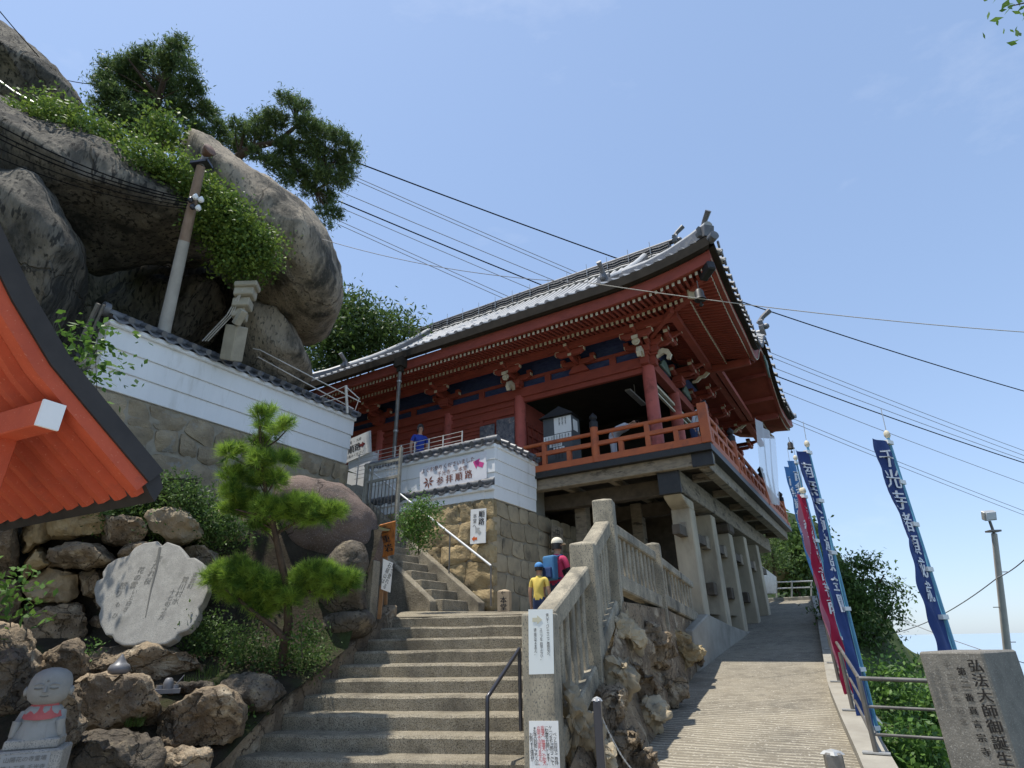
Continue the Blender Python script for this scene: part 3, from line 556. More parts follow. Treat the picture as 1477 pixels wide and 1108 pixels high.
hp(inn, 'base_rafters', M_RED, kind='stuff'); hp(outr, 'flying_rafters', M_RED, kind='stuff'); hp(tin, 'base_rafter_tips', M_CREAM, kind='stuff'); hp(tout, 'flying_rafter_tips', M_CREAM, kind='stuff')
AS = np.concatenate([np.linspace(-0.9, 2, 14), np.linspace(2.4, AL - 3, 10), np.linspace(AL - 2.6, AL, 10)])
BS = np.concatenate([np.linspace(-0.9, 2, 12), np.linspace(2.2, 10.0, 52), np.linspace(10.3, BR, 12)])
def eave(fn, ss, prof, name, m, hipcut=True, smooth=50):
    P = [[fn(s, o, z) for o, z in prof] for s in ss]
    return hp(MB().grid(P), name, m, smooth=smooth)
fU = lambda s, o, z: H(max(s, o) if s < 1.2 else s, o, z + eU(s) * (1 if o < -0.6 else (0.8 if o < 0 else 0.55)))
fV = lambda s, o, z: H(o, max(s, o) if s < 1.2 else s, z + eV(s) * (1 if o < -0.6 else (0.8 if o < 0 else 0.55)))
def eVn(b): return up_(b + 0.9) + up_(BR - b, 3.2, 0.75)
fVn = lambda s, o, z: H(o, max(s, o) if s < 1.2 else s, z + eVn(s) * (1 if o < -0.6 else (0.8 if o < 0 else 0.55)))
eave(fU, AS, [(-0.82, 8.825), (0.02, 8.995)], 'soffit_boards', M_RED); eave(fU, AS, [(-0.08, 8.815), (1.15, 9.115)], 'soffit_boards', M_RED)
for lo_, hi_ in ((-0.9, 3.75), (9.0, BR)):
    bs_ = [b for b in BS if lo_ <= b <= hi_]
    eave(fVn, bs_, [(-0.82, 8.825), (0.02, 8.995)], 'soffit_boards', M_RED); eave(fVn, bs_, [(-0.08, 8.815), (1.35, 9.115)], 'soffit_boards', M_RED)
# plank over the inner rafter tips, fascia, gutter, purlins
hpb = lambda fn, ss, b0, b1, z0, z1, nm, m: eave(fn, ss, [(b0, z0), (b1, z0), (b1, z1), (b0, z1), (b0, z0)], nm, m, smooth=20)
hpb(fU, AS, -0.12, -0.04, 8.805, 8.90, 'plank', M_RED)
hpb(fU, AS, -0.85, -0.76, 8.815, 9.10, 'fascia', M_RED)
hpb(fV, BS, -0.85, -0.76, 8.815, 9.16, 'fascia', M_RED)
eave(fV, BS, [(-0.86, 8.83), (-0.875, 8.83), (-0.875, 8.855), (-0.86, 8.855)], 'trim_line', M_CREAM)
hpb(fV, BS, -0.98, -0.84, 9.14, 9.30, 'eave_board', M_GUT)
hpb(fU, AS, -1.02, -0.86, 9.115, 9.345, 'gutter', M_GUT)
hp(MB().hbox(0.30, AL - 1, 0.28, 0.46, 8.66, 8.83), 'purlin', M_RED)
hp(MB().hbox(0.30, 0.48, 0.30, 12.4, 8.662, 8.832), 'purlin', M_RED)
hpb(fV, [b for b in BS if b < 3.75], -0.12, -0.04, 8.805, 8.90, 'plank', M_RED)
# hip rafter with cream end and black outer end
hp(MB().bar(H(1.3, 1.1, 9.0), H(-0.18, -0.18, 8.86), 0.15, 0.19), 'hip_rafter', M_RED, bevel=0.006)
hp(MB().bar(H(-0.18, -0.18, 8.86), H(-0.215, -0.215, 8.857), 0.17, 0.21), 'hip_rafter_end', M_CREAM)
hp(MB().bar(H(0.0, 0.0, 9.02), H(-0.66, -0.66, 8.98), 0.13, 0.17), 'hip_rafter', M_RED, bevel=0.006)
hp(MB().bar(H(-0.56, -0.56, 8.97), H(-0.86, -0.86, 9.04), 0.19, 0.24), 'hip_rafter_cap', M_BCAP, bevel=0.03)
# curved porch gable: ceiling, ribs, cross beams
KB = np.linspace(3.8, 9.0, 30)
def kz(b): return eV(b)
hp(MB().grid([[H(o, b, 8.86 + kz(b) * (1 - 0.12 * (o > 0.5))) for o in (-0.8, 0.3, 1.5)] for b in KB]), 'porch_ceiling', M_RED, smooth=60)
for b in (4.7, 5.5, 6.4, 7.3, 8.1): hp(MB().hbox(-0.75, 1.4, b - 0.04, b + 0.04, 8.74 + kz(b), 8.86 + kz(b)), 'porch_rib', M_RED)
for b in (3.85, 8.95): hp(MB().hbox(-0.72, 1.3, b - 0.07, b + 0.07, 8.58, 8.80), 'porch_beam', M_RED, bevel=0.01)
hp(MB().hbox(0.1, 0.24, 3.9, 8.9, 8.62, 8.80), 'porch_beam', M_RED)
for b in (3.78, 9.02):
    cl = MB(); cl.prism([H(0.9 + w, b - 0.03, 8.52 + z) for w, z in ((-0.5, 0.05), (-0.42, 0.12), (-0.3, 0.02), (-0.2, 0.03), (-0.08, -0.08), (0.02, -0.08), (0.02, -0.14), (-0.12, -0.15), (-0.25, -0.05), (-0.35, -0.06))], Vd * 0.06)
    hp(cl, 'carved_nose', M_CREAM)
pend = [(0, 0.05), (0.26, 0.10), (0.34, -0.1), (0.2, -0.2), (0.14, -0.42), (0, -0.62), (-0.14, -0.42), (-0.2, -0.2), (-0.34, -0.1), (-0.26, 0.10)]
hp(MB().prism([H(-0.89, 6.4 + u, 9.72 + z) for u, z in pend], -Ud * 0.05), 'gable_pendant', M_PATT, bevel=0.01)
# --- roof surfaces
M_TILED = mat('dark flat pan tile', (0.075, 0.076, 0.08), (0.05, 0.05, 0.053), 5, 0.6, 0.2, 30, 0.4)
def zs(t): return 9.38 + 0.60 * t + 0.0262 * t * t          # t = distance in from the eave
BRI = 5.6
def roofU(a, b): return H(a, b, zs(b + 0.9) + eU(a) * max(0, 1 - (b + 0.9) / 3.0))
tt = np.linspace(-0.9, BRI, 16)
P = []
for a in np.concatenate([np.concatenate([np.linspace(-0.95, 1.24, 12), [1.26, 2.0]]), np.linspace(2.5, AL - 3, 8), np.linspace(AL - 2.6, AL, 10)]):
    row = []
    for b in tt:
        bb = min(b, a + 0.05 if a < 1.25 else 99, (AL - 0.9 - a) if a > AL - 3 else 99); row.append(roofU(a, max(bb, -0.9)))
    P.append(row)
hp(MB().grid(P), 'roof_slope', M_TILED, smooth=60)
def roofV(b, a): return H(a, b, zs(a + 0.9) + eV(b) * max(0, 1 - (a + 0.9) / 3.0))
P = [[roofV(b, max(-0.9, min(a, b + 0.05 if b < 2 else 99))) for a in np.linspace(-0.9, 2.0, 8)] for b in BS]
hp(MB().grid(P), 'roof_slope', M_TILE, smooth=60)
hp(MB().grid([[H(a, 11.2 - t, zs(t + 0.9)) for t in np.linspace(-0.9, BRI, 8)] for a in (2, 5, 8, AL - 3)]), 'roof_slope', M_TILE)
hp(MB().add([H(1.3, 1.2, zs(2.1)), H(1.3, 10.0, zs(2.1)), H(1.3, BRI, zs(BRI + 0.9))], [(0, 1, 2)]), 'gable_wall', M_RED)
# tile rows: one shared mesh for full rows, moved along the eave
def half_pipe(b0, b1, r=0.072, n=7, seg=10, lift=0.055):
    rows = []
    for i in range(seg + 1):
        b = b0 + (b1 - b0) * i / seg; rows.append([np.array([*(Ud * r * math.cos(math.pi * j / (n - 1)) + Vd * b)[:2], zs(b + 0.9) - 9.38 + lift + r * math.sin(math.pi * j / (n - 1))]) for j in range(n)])
    return rows
def tile_row(a, b1):
    key = round(b1, 1)
    if key not in tile_row.cache:
        rows = half_pipe(-1.0, b1); mb = MB().grid(rows)
        c0 = rows[0]; mb.add(c0, [tuple(range(len(c0)))], 1)
        tile_row.cache[key] = mesh(mb.v, mb.f, [M_TILEL, M_TILE], mb.m, 50)
    o = link('tile_row', tile_row.cache[key], hall, H(a, 0, 9.38 + eU(a))); return o
tile_row.cache = {}
a = -0.55
while a < AL - 0.4:
    b1 = BRI - 0.15
    if a < 1.25: b1 = min(b1, a * 1.0 + 0.1)
    if a > AL - 3: b1 = min(b1, AL - 0.9 - a)
    if b1 > -0.75: tile_row(a, b1)
    a += 0.285
me_v = None
b = -0.75
while b < BR:
    if me_v is None:
        rows = []; r = 0.085
        for i in range(5):
            a_ = -1.05 + 0.3 * i; rows.append([np.array([*(Vd * r * math.cos(math.pi * j / 6) + Ud * a_)[:2], 0.62 * (a_ + 0.9) + 0.02 + r * math.sin(math.pi * j / 6)]) for j in range(7)])
        mb = MB().grid([list(q) for q in rows]); mb.add(rows[0], [tuple(range(7))], 1); me_v = mesh(mb.v, mb.f, [M_TILEL, M_TILE], mb.m, 50)
    if b > 0.1: link('tile_row', me_v, hall, H(0, b, 9.33 + eV(b)))
    elif b > -0.6:
        sh_ = MB().tube([H(-1.05, b, 9.29 + eV(b)), H(min(b, 0.1) - 0.1, b, 9.34 + eV(b) + 0.62 * (b + 0.9))], 0.085, 10); hp(sh_, 'tile_row', M_TILEL, smooth=50)
    mb = MB().lathe([(0.085, -0.02), (0.085, 0.02)], H(-1.06, b, 9.26 + eV(b)), 10, ax=Ud) if b == -0.75 else None
    if mb: disc = hp(mb, 'eave_tile_disc', M_TILE, smooth=40); d0 = np.array(H(-1.06, b, 9.26 + eV(b)))
    else: link('eave_tile_disc', disc.data, hall, WLOC[disc.name] + Vd * (b + 0.75) + Zd * (eV(b) - eV(-0.75)))
    b += 0.285
# ridges
def ridge(pts, w, h, name, cap=True, m=M_TILE):
    mb = MB()
    for p, q in zip(pts[:-1], pts[1:]): mb.bar(np.array(p) + Zd * h * 0.4, np.array(q) + Zd * h * 0.4, w, h)
    o = hp(mb, name, m)
    if cap: MB().tube([np.array(p) + Zd * (h * 0.9) for p in pts], w * 0.48, 10).build('ridge_cap', M_TILEL, o, smooth=50)
    return o
M_RIDGE = mat('blackened ridge tile', (0.05, 0.052, 0.06), (0.035, 0.036, 0.042), 5, 0.5, 0.2, 30, 0.45)
mr = ridge([H(a, BRI, zs(BRI + 0.9) - 0.02) for a in (1.3, 4, 8, 12, 13.6)], 0.34, 0.50, 'main_ridge', False, M_RIDGE)
for i in range(4): MB().tube([H(1.35 + 0.3 * q, BRI - 0.185, 14.36 + 0.11 * i + 0.018 * (-1) ** q) for q in range(42)], 0.018 if i else 0.05, 6).build('ridge_course', M_TILEL if i == 0 else M_TILE, mr, smooth=60)
MB().tube([H(1.2, BRI, zs(BRI + 0.9) + 0.46), H(13.6, BRI, zs(BRI + 0.9) + 0.46)], 0.10, 10).build('ridge_cap', M_RIDGE, mr, smooth=50)
for i in range(14): MB().bar(H(2.0 + i * 0.85, BRI - 0.24, 14.45), H(2.0 + i * 0.85, BRI - 0.24, 15.0), 0.02, 0.02, up=(1, 0, 0)).build('ridge_pin', M_GALV, mr)
def kud(a, am):  # descending ridge then hip to the corner
    s = 1 if am > a else -1
    ridge([H(a + 0.0, b, zs(b + 0.9) + 0.05) for b in (5.4, 4.8, 4.2, 3.6, 3.0, 2.4, 1.8, 1.2, 0.9)], 0.24, 0.26, 'descending_ridge', True, M_TILE)
kud(2.25, -0.9); kud(AL - 2.9, AL)
ridge([H(t, t, zs(t + 0.9) + 0.05 + up_(t + 0.9) * 1.0) for t in (-0.95, -0.5, 0.2, 1.0, 2.0)], 0.24, 0.26, 'hip_ridge')
ridge([H(AL - 0.9 - t, t, zs(t + 0.9) + 0.05 + up_(t + 0.9) * 1.0) for t in (-0.95, -0.5, 0.2, 1.0, 2.0)], 0.24, 0.26, 'hip_ridge')
def oni(c, out_, s=1.0, horn=True):
    c = np.array(c, float); out_ = nrm(out_); al = np.cross(Zd, out_); mb = MB()
    pr = [(-0.26, 0), (-0.30, 0.12), (-0.20, 0.20), (-0.24, 0.34), (-0.12, 0.32), (-0.08, 0.46), (0.08, 0.46), (0.12, 0.32), (0.24, 0.34), (0.20, 0.20), (0.30, 0.12), (0.26, 0)]
    mb.prism([c + al * u * s + Zd * z * s for u, z in pr], out_ * 0.14 * s)
    mb.lathe([(0.10 * s, 0), (0.10 * s, 0.12 * s), (0.05 * s, 0.18 * s)], c + out_ * 0.12 * s + Zd * 0.2 * s, 10, ax=out_)
    if horn: mb.tube([c + Zd * 0.36 * s, c + Zd * 0.56 * s + out_ * 0.16 * s, c + Zd * 0.74 * s + out_ * 0.42 * s], [0.085 * s, 0.08 * s, 0.095 * s], 10)
    return hp(mb, 'ridge_end_tile', M_TILE, bevel=0.0)
oni(H(1.15, BRI, zs(BRI + 0.9) + 0.25), -Ud, 0.95); oni(H(2.25, 0.88, zs(1.7) + 0.15), -Vd, 0.8)
oni(H(-0.80, -0.80, 9.78), -(Ud + Vd), 0.75); oni(H(AL - 2.9, 0.88, zs(1.7) + 0.15), -Vd, 0.8); oni(H(AL - 0.3, -0.6, 9.9), nrm(Ud - Vd), 0.8); oni(H(13.7, BRI, zs(BRI + 0.9) + 0.3), Ud, 1.0)
hp(MB().lathe([(0.105, -0.05), (0.105, 0.14), (0.075, 0.145)], H(-0.96, -0.96, 9.62), 14, ax=-(Ud + Vd)), 'corner_round_tile', M_TILE, smooth=40)
oni(H(-0.95, 6.4, 10.72), -Ud, 1.0)
ridge([H(x, 6.4, 10.55) for x in (-0.95, 0.5, 2)], 0.2, 0.22, 'porch_ridge')
# downpipe with hopper
hd = onB(577, 532, -0.98)
ad = HL(hd)[0]
dp = hp(MB().tube([H(ad, -0.97, 8.75), H(ad, -0.97, 5.2)], 0.055, 10), 'downpipe', M_STEEL, smooth=50)
MB().box(H(ad, -0.97, 9.0), Ud * 0.15, Vd * 0.13, Zd * 0.16).box(H(ad, -0.97, 8.78), Ud * 0.09, Vd * 0.08, Zd * 0.08).build('hopper', M_GUT, dp, bevel=0.02)
for z in (8.4, 6.9): MB().lathe([(0.068, -0.025), (0.068, 0.025)], H(ad, -0.97, z), 10).build('pipe_clip', M_GALV, dp)
# ============================================================ masonry
def masonry(parent, O, X, N, s0, s1, zb, zt, rowh, stw, m, proud=0.05, jit=0.25, joint=0.012, seed=1, name='stone', rough=0.03, zcut=None, depth=0.12, k=5):
    rr = random.Random(seed); O, X, N = np.array(O, float), nrm(X), nrm(N); nrow = max(1, round((zt - zb) / rowh)); hh = (zt - zb) / nrow
    def zl(i, s): return zb + hh * i + (0 if i in (0, nrow) else jit * hh * mnoise.noise(Vector((s * 1.3, i * 7.7, seed))))
    for i in range(nrow):
        s = s0; cuts = [s0]
        while s < s1 - stw * 0.55: s += stw * rr.uniform(0.6, 1.4); cuts.append(min(s, s1))
        if cuts[-1] < s1: cuts.append(s1)
        if len(cuts) > 2 and cuts[-1] - cuts[-2] < stw * 0.35: cuts.pop(-2)
        js = [0 if q in (0, len(cuts) - 1) else rr.uniform(-jit, jit) * stw * 0.35 for q in range(len(cuts))]
        for c in range(len(cuts) - 1):
            sa, sb_ = cuts[c], cuts[c + 1]
            if zcut and zl(i, (sa + sb_) / 2) + hh * 0.6 > zcut((sa + sb_) / 2): continue
            C = [(sa + js[c], zl(i, sa)), (sb_ + js[c + 1], zl(i, sb_)), (sb_ - js[c + 1], zl(i + 1, sb_)), (sa - js[c], zl(i + 1, sa))]
            pr = proud * rr.uniform(0.5, 1.2); G = []; cen = O + X * (sa + sb_) / 2 + Zd * (zl(i, sa) + hh / 2)
            for v in range(k):
                row = []
                for u in range(k):
                    fu_, fv_ = u / (k - 1), v / (k - 1)
                    w = sb_ - sa; fu2 = joint / w + fu_ * (1 - 2 * joint / w); fv2 = joint / hh + fv_ * (1 - 2 * joint / hh)
                    ps = (C[0][0] * (1 - fu2) + C[1][0] * fu2) * (1 - fv2) + (C[3][0] * (1 - fu2) + C[2][0] * fu2) * fv2
                    pz = (C[0][1] * (1 - fu2) + C[1][1] * fu2) * (1 - fv2) + (C[3][1] * (1 - fu2) + C[2][1] * fu2) * fv2
                    ed = min(fu_, 1 - fu_, fv_, 1 - fv_); bul = pr * min(1, ed * 3.4 + 0.25)
                    if u in (0, k - 1) and v in (0, k - 1):
                        ps += (0.08 * w if u == 0 else -0.08 * w) * 0.5; pz += (0.1 * hh if v == 0 else -0.1 * hh) * 0.5
                    p = O + X * ps + Zd * pz; row.append(p + N * (bul + rough * (fbm(p, 4.0, 4) + 0.5 * fbm(p, 11.0, 3))))
                G.append(row)
            mb = MB().grid(G)
            ring = [G[0][u] for u in range(k)] + [G[v][k - 1] for v in range(1, k)] + [G[k - 1][u] for u in range(k - 2, -1, -1)] + [G[v][0] for v in range(k - 2, 0, -1)]
            n_ = len(ring); bk = [p - N * (depth + np.dot(p - O, N)) for p in ring]
            mb.add(ring + bk, [(q, q + n_, (q + 1) % n_ + n_, (q + 1) % n_) for q in range(n_)])
            if np.dot(np.cross(X, Zd), N) < 0: pass
            mb.build(name, m, parent, origin=cen, smooth=50)

# coping tiles -------------------------------------------------------
_cop = {}
def coping(parent, A, B_, out_, z, over=0.24, rise=0.17, step=0.30, both=True):
    A, B_ = np.array(A, float), np.array(B_, float); L_ = np.linalg.norm((B_ - A)[:2]); X = nrm([*(B_ - A)[:2], 0]); out_ = nrm(out_); n = int(round(L_ / step)); st = L_ / n
    key = (tuple(np.round(X, 3)), tuple(np.round(out_, 3)), round(st, 3), over, rise)
    if key not in _cop:
        mb = MB(); G = []
        for i in range(9):                    # sagging pan and rounded roll, eave to ridge
            u = -st / 2 + st * i / 8; w = 0.045 * math.cos(2 * math.pi * i / 8) if abs(i - 4) > 1 else -0.02
            G.append([X * u + out_ * (over - (over) * t) + Zd * (rise * t * 0.95 + w + 0.02) for t in np.linspace(0, 1, 4)])
        mb.grid(G); low = [g[0] for g in G]; mb.add(low + [p - Zd * 0.05 for p in low], [(i, i + 1, i + 10, i + 9) for i in range(8)])
        roll = [X * (st / 2) + out_ * (over + 0.03 - (over + 0.02) * t) + Zd * (rise * t * 0.95 + 0.075) for t in (0, 0.5, 1)]
        mb.tube(roll, 0.058, 10)
        cap = MB().tube([-X * (st * 0.5), -X * (st * 0.2), X * st * 0.2, X * (st * 0.5)], [0.082, 0.088, 0.088, 0.095], 10)
        knob = MB().lathe([(0.05, -0.03), (0.045, 0.01), (0.02, 0.03)], (0, 0, 0.085), 8)
        _cop[key] = (mesh(mb.v, mb.f, M_TILE, None, 45), mesh(cap.v, cap.f, M_TILE, None, 45))
    m1, m2 = _cop[key]
    for i in range(n):
        c = A + X * st * (i + 0.5); c[2] = z
        link('coping_tile', m1, parent, c); link('ridge_tile', m2, parent, c + Zd * (rise + 0.05))
    u0 = MB().bar(A * [1, 1, 0] + Zd * (z - 0.05) + out_ * (over * 0.42), B_ * [1, 1, 0] + Zd * (z - 0.05) + out_ * (over * 0.42), over * 0.85, 0.10); u0.build('coping_soffit', M_WHITE, parent, bevel=0.02)
    return st

# ---- plaster wall behind the garden
w1 = empty('plaster_wall', H(8.5, -5.2, 5.72), 'long white plaster wall with dark tile coping on grey masonry below the boulders', 'wall')
for i, (z0, z1) in enumerate(((5.74, 6.12), (6.12, 6.50), (6.50, 6.93))):
    p = 0.03 * i
    MB().hbox(8.40 - p, 8.66 + p, -8.05 - p, -2.22 + p, z0 + 0.001, z1).build('plaster_band', M_WHITE, w1, bevel=0.008)
    MB().hbox(8.661 + p, 13.5, -8.05 - p, -7.80, z0 + 0.001, z1 - 0.6).build('plaster_band', M_WHITE, w1, bevel=0.008)
coping(w1, H(8.52, -8.15, 0), H(8.52, -2.15, 0), -Ud, 6.98, over=0.30, rise=0.16)
coping(w1, H(8.6, -7.93, 0), H(13.4, -7.93, 0), -Vd, 6.38, over=0.22, rise=0.14)
MB().lathe([(0.13, -0.05), (0.13, 0.05), (0.10, 0.06)], H(8.50, -8.20, 7.22), 16, ax=-Vd).build('ridge_end_tile', M_TILE, w1, smooth=40)
MB().tube([H(8.52, -2.15, 7.18), H(8.50, -1.98, 7.16)], [0.10, 0.07], 10).build('ridge_end_tile', M_TILEL, w1, smooth=40)
rw1 = empty('retaining_wall', H(8.4, -5.2, 3.5), 'grey mortared masonry retaining wall under the long white plaster wall', 'wall')
MB().hbox(8.442, 8.75, -8.15, -2.1, 2.2, 5.735).build('core', M_MORT, rw1)
masonry(rw1, H(8.44, 0, 0), Vd, -Ud, -8.1, -2.1, 3.55, 5.73, 0.44, 0.62, M_GREYST, proud=0.05, jit=0.55, joint=0.02, seed=3, rough=0.06, k=7)
masonry(rw1, H(0, -8.12, 0), Ud, -Vd, 8.5, 10.2, 3.6, 5.7, 0.44, 0.6, M_GREYST, proud=0.05, jit=0.5, joint=0.03, seed=4, rough=0.05)

# ---- plaster wall with the banner, on stone
w2 = empty('plaster_wall', H(6, -1.8, 4.4), 'lapped white plaster wall corner with tile coping and tile ledge carrying the banner', 'wall')
MB().hbox(4.22, 8.1, -1.80, -1.55, 4.385, 5.55).build('plaster_core', M_WHITE, w2)
for i in range(4):
    z0 = 4.39 + 0.285 * i; p = 0.018 * i + 0.004
    MB().hbox(4.22 - p, 4.46, -1.80 - p, 0.04, z0, z0 + 0.283).build('plaster_band', M_WHITE, w2, bevel=0.005)
for z0, z1, p in ((4.78, 5.16, 0.005), (5.16, 5.53, 0.022), (4.40, 4.62, 0.03)):
    MB().hbox(4.47, 8.05, -1.80 - p, -1.56, z0, z1 - 0.002).build('plaster_band', M_WHITE, w2, bevel=0.005)
coping(w2, H(4.15, -1.74, 0), H(8.0, -1.74, 0), -Vd, 5.60, over=0.17, rise=0.10)
coping(w2, H(4.32, -1.75, 0), H(4.32, 0.05, 0), -Ud, 5.60, over=0.24, rise=0.13)
coping(w2, H(4.20, -1.80, 0), H(7.9, -1.80, 0), -Vd, 4.665, over=0.10, rise=0.05)
rw2 = empty('retaining_wall', H(5.5, -1.5, 2.1), 'stone wall corner of golden rough blocks and shaded dressed blocks under the banner', 'wall')
MB().hbox(4.27, 8.6, -1.80, -1.5, 2.0, 4.38).hbox(4.27, 4.6, -1.5, 2.6, 2.0, 4.30).build('core', M_MORT, rw2)
masonry(rw2, H(0, -1.82, 0), Ud, -Vd, 4.22, 7.6, 2.13, 4.40, 0.46, 0.62, M_GOLD, proud=0.045, jit=0.4, joint=0.006, seed=11, rough=0.035, k=9)
masonry(rw2, H(4.25, 0, 0), Vd, -Ud, -1.84, 2.5, 2.13, 4.38, 0.375, 0.50, M_BLOCK, proud=0.022, jit=0.28, joint=0.014, seed=12, rough=0.018)
# terrace behind
MB().hbox(4.5, 15.5, -1.54, 1.0, 3.8, 5.16).hbox(8.0, 15.5, -2.2, -1.5, 3.8, 5.155).build('terrace', M_CONC, kind='structure')

# ============================================================ signs
def board(name, tl, tr, br, bl, th, m, label, cat, frame=None, parent=None, group=None):
    tl, tr, br, bl = (np.array(q, float) for q in (tl, tr, br, bl)); n = nrm(np.cross(tr - tl, tl - bl)); c = (tl + tr + br + bl) / 4
    if np.dot(n, EYE - c) < 0: n = -n
    mb = MB().prism([tl, tr, br, bl], -n * th); 
    o = mb.build(name, m, parent, origin=c, label=label, cat=cat, group=group)
    xd = nrm((tr - tl) + (br - bl)); yd = nrm(np.cross(n, xd)); 
    if yd[2] < 0: yd = -yd
    W_ = (np.linalg.norm(tr - tl) + np.linalg.norm(br - bl)) / 2; Hh = (np.linalg.norm(tl - bl) + np.linalg.norm(tr - br)) / 2
    return o, c, xd, yd, W_, Hh, n
def put(bd, txt, u, v, size, m=None, vertical=False, sx=1.0, bold=0.0, spacing=1.0):
    o, c, xd, yd, W_, Hh, n = bd
    s = 1 if np.dot(np.cross(xd, yd), n) > 0 else -1
    return text(txt, size, c + xd * u + yd * v, xd, yd, m or M_INK, o, vertical, spacing, sx=sx, bold=bold, off=0.004 * s)
def shape(bd, poly, m, name='arrow'):
    o, c, xd, yd, W_, Hh, n = bd
    return MB().prism([c + xd * u + yd * v + n * 0.002 for u, v in poly], n * 0.002).build(name, m, o)
M_PINK = mat('magenta print', (0.62, 0.07, 0.26), None, rough=0.7); M_BRN = mat('brown print', (0.20, 0.075, 0.05), None, rough=0.7); M_GOLDP = mat('ochre print', (0.42, 0.17, 0.06), None, rough=0.7)
M_VINYL = mat('white vinyl banner', (0.80, 0.79, 0.80), (0.72, 0.71, 0.73), 2.5, 0.45, 0.15, 5, 0.4, bdist=0.03)
M_GREYP = mat('grey print', (0.42, 0.42, 0.40), None, rough=0.7); M_ORP = mat('orange print', (0.65, 0.13, 0.03), None, rough=0.7)
bb = -1.86
bd = board('banner', onB(605, 675, bb), onB(702, 650, bb), onB(702, 690, bb), onB(606, 710, bb), 0.004, M_VINYL, 'white vinyl banner with brown lettering, leaf crest and magenta arrow on plaster wall', 'banner')
W_, Hh = bd[4], bd[5]
put(bd, 'よくお参りくださいました', -0.07 * W_, 0.30 * Hh, 0.068 * W_, M_BRN, spacing=1.0)
put(bd, '千光寺 ― 本堂', 0.0, 0.04 * Hh, 0.065 * W_, M_BRN, spacing=1.1)
put(bd, '参 拝 順 路', 0.03 * W_, -0.24 * Hh, 0.11 * W_, M_BRN, bold=0.006)
u0, v0 = -0.36 * W_, -0.16 * Hh; rr_ = 0.085 * W_
lf = []
for k in range(7):
    an = math.pi / 2 + (k - 3) * 0.62
    for da, r_ in ((-0.10, 0.35), (-0.13, 0.75), (0, 1.05), (0.13, 0.75), (0.10, 0.35)): lf.append((an + da, r_))
mbp = MB(); o_, c_, xd_, yd_, _, _, n_ = bd
for k in range(7):
    an = -math.pi / 2 + (k - 3) * 0.8; q = [(0, 0.12), (-0.16, 0.55), (0, 1.0), (0.16, 0.55)]
    mbp.prism([c_ + xd_ * (u0 + rr_ * (r_ * math.cos(an) - s_ * math.sin(an))) + yd_ * (v0 + rr_ * (r_ * math.sin(an) + s_ * math.cos(an))) + n_ * 0.002 for s_, r_ in q], n_ * 0.002)
mbp.build('leaf_crest', M_BRN, o_)
al = math.radians(155); ar = [(0, 0.06), (0.0, 0.13), (0.16, 0), (0, -0.13), (0, -0.06), (-0.16, -0.06), (-0.16, 0.06)]
shape(bd, [(0.38 * W_ + W_ * 0.5 * (x * math.cos(al) - y * math.sin(al)), 0.10 * Hh + W_ * 0.5 * (x * math.sin(al) + y * math.cos(al))) for x, y in ar], M_PINK)
bb = -1.96
bd = board('direction_sign', onB(679, 735, bb), onB(701, 733, bb), onB(700, 783, bb), onB(678, 785, bb), 0.02, M_PAPER, 'tall narrow white direction sign with grey arrow on golden stone wall', 'sign')
W_, Hh = bd[4], bd[5]
put(bd, '順路', 0.22 * W_, 0.43 * Hh, 0.40 * W_, None, True, bold=0.004); put(bd, '本堂へ', -0.22 * W_, 0.36 * Hh, 0.27 * W_, None, True)
al = math.radians(135); shape(bd, [(W_ * 1.5 * (x * math.cos(al) - y * math.sin(al)), -0.13 * Hh + W_ * 1.5 * (x * math.sin(al) + y * math.cos(al))) for x, y in ar], M_GREYP)
al = math.radians(180); shape(bd, [(-0.2 * W_ + W_ * 1.1 * (x * math.cos(al) - y * math.sin(al)), -0.36 * Hh + W_ * 1.1 * (x * math.sin(al) + y * math.cos(al))) for x, y in ar], M_ORP)
bb = -0.9
bd = board('direction_sign', onB(496, 637, bb), onB(534, 621, bb), onB(535, 652, bb), onB(498, 668, bb), 0.03, M_PAPER, 'white direction sign with dark red arrow beside the gate', 'sign')
W_, Hh = bd[4], bd[5]; put(bd, '順路', -0.12 * W_, -0.03 * Hh, 0.25 * W_, None, bold=0.006); put(bd, '本堂 ・ 大師', -0.12 * W_, 0.30 * Hh, 0.10 * W_); put(bd, 'お進みください', -0.1 * W_, -0.32 * Hh, 0.10 * W_)
shape(bd, [(0.18 * W_ + 0.75 * W_ * x, -0.0 * Hh + W_ * 0.7 * y) for x, y in ar], mat('dark red print', (0.17, 0.02, 0.02), None, rough=0.7))
b0 = onB(502, 660, -0.87); b1 = onB(530, 745, -0.87)
MB().hbox(HL(b1)[0], HL(b0)[0] - 0.02, -0.86, -0.70, 3.9, HL(b0)[2]).build('sign_plinth', M_WHITE, bd[0])

# granite guide post with strip sign, wooden board sign
gp = empty('guide_post', at(528, 890, 8.25), 'square granite guide post left of the top steps with white strip notice', 'post')
c = at(529, 892, 8.25); gpost(c, 1.7, at(529, 803, 8.25)[2], 0.20, gp, m=M_POST, cap=0.03)
t0 = at(553, 806, 8.20); t1 = at(567, 812, 8.35); b1_ = at(563, 855, 8.35); b0_ = at(550, 850, 8.2)
bd = board('strip_notice', t0, t1, b1_, b0_, 0.012, M_PAPER, None, None, parent=gp)
put(bd, '鎖で登れる', 0.2 * bd[4], 0.44 * bd[5], 0.36 * bd[4], None, True); put(bd, '石鎚山は', -0.2 * bd[4], 0.40 * bd[5], 0.36 * bd[4], None, True)
MB().bar(at(547, 892, 8.3), at(551, 845, 8.3), 0.06, 0.05, up=(1, 0, 0)).build('notice_stake', mat('raw pine stake', (0.42, 0.24, 0.12), (0.33, 0.18, 0.09), 6, 0.8), gp)
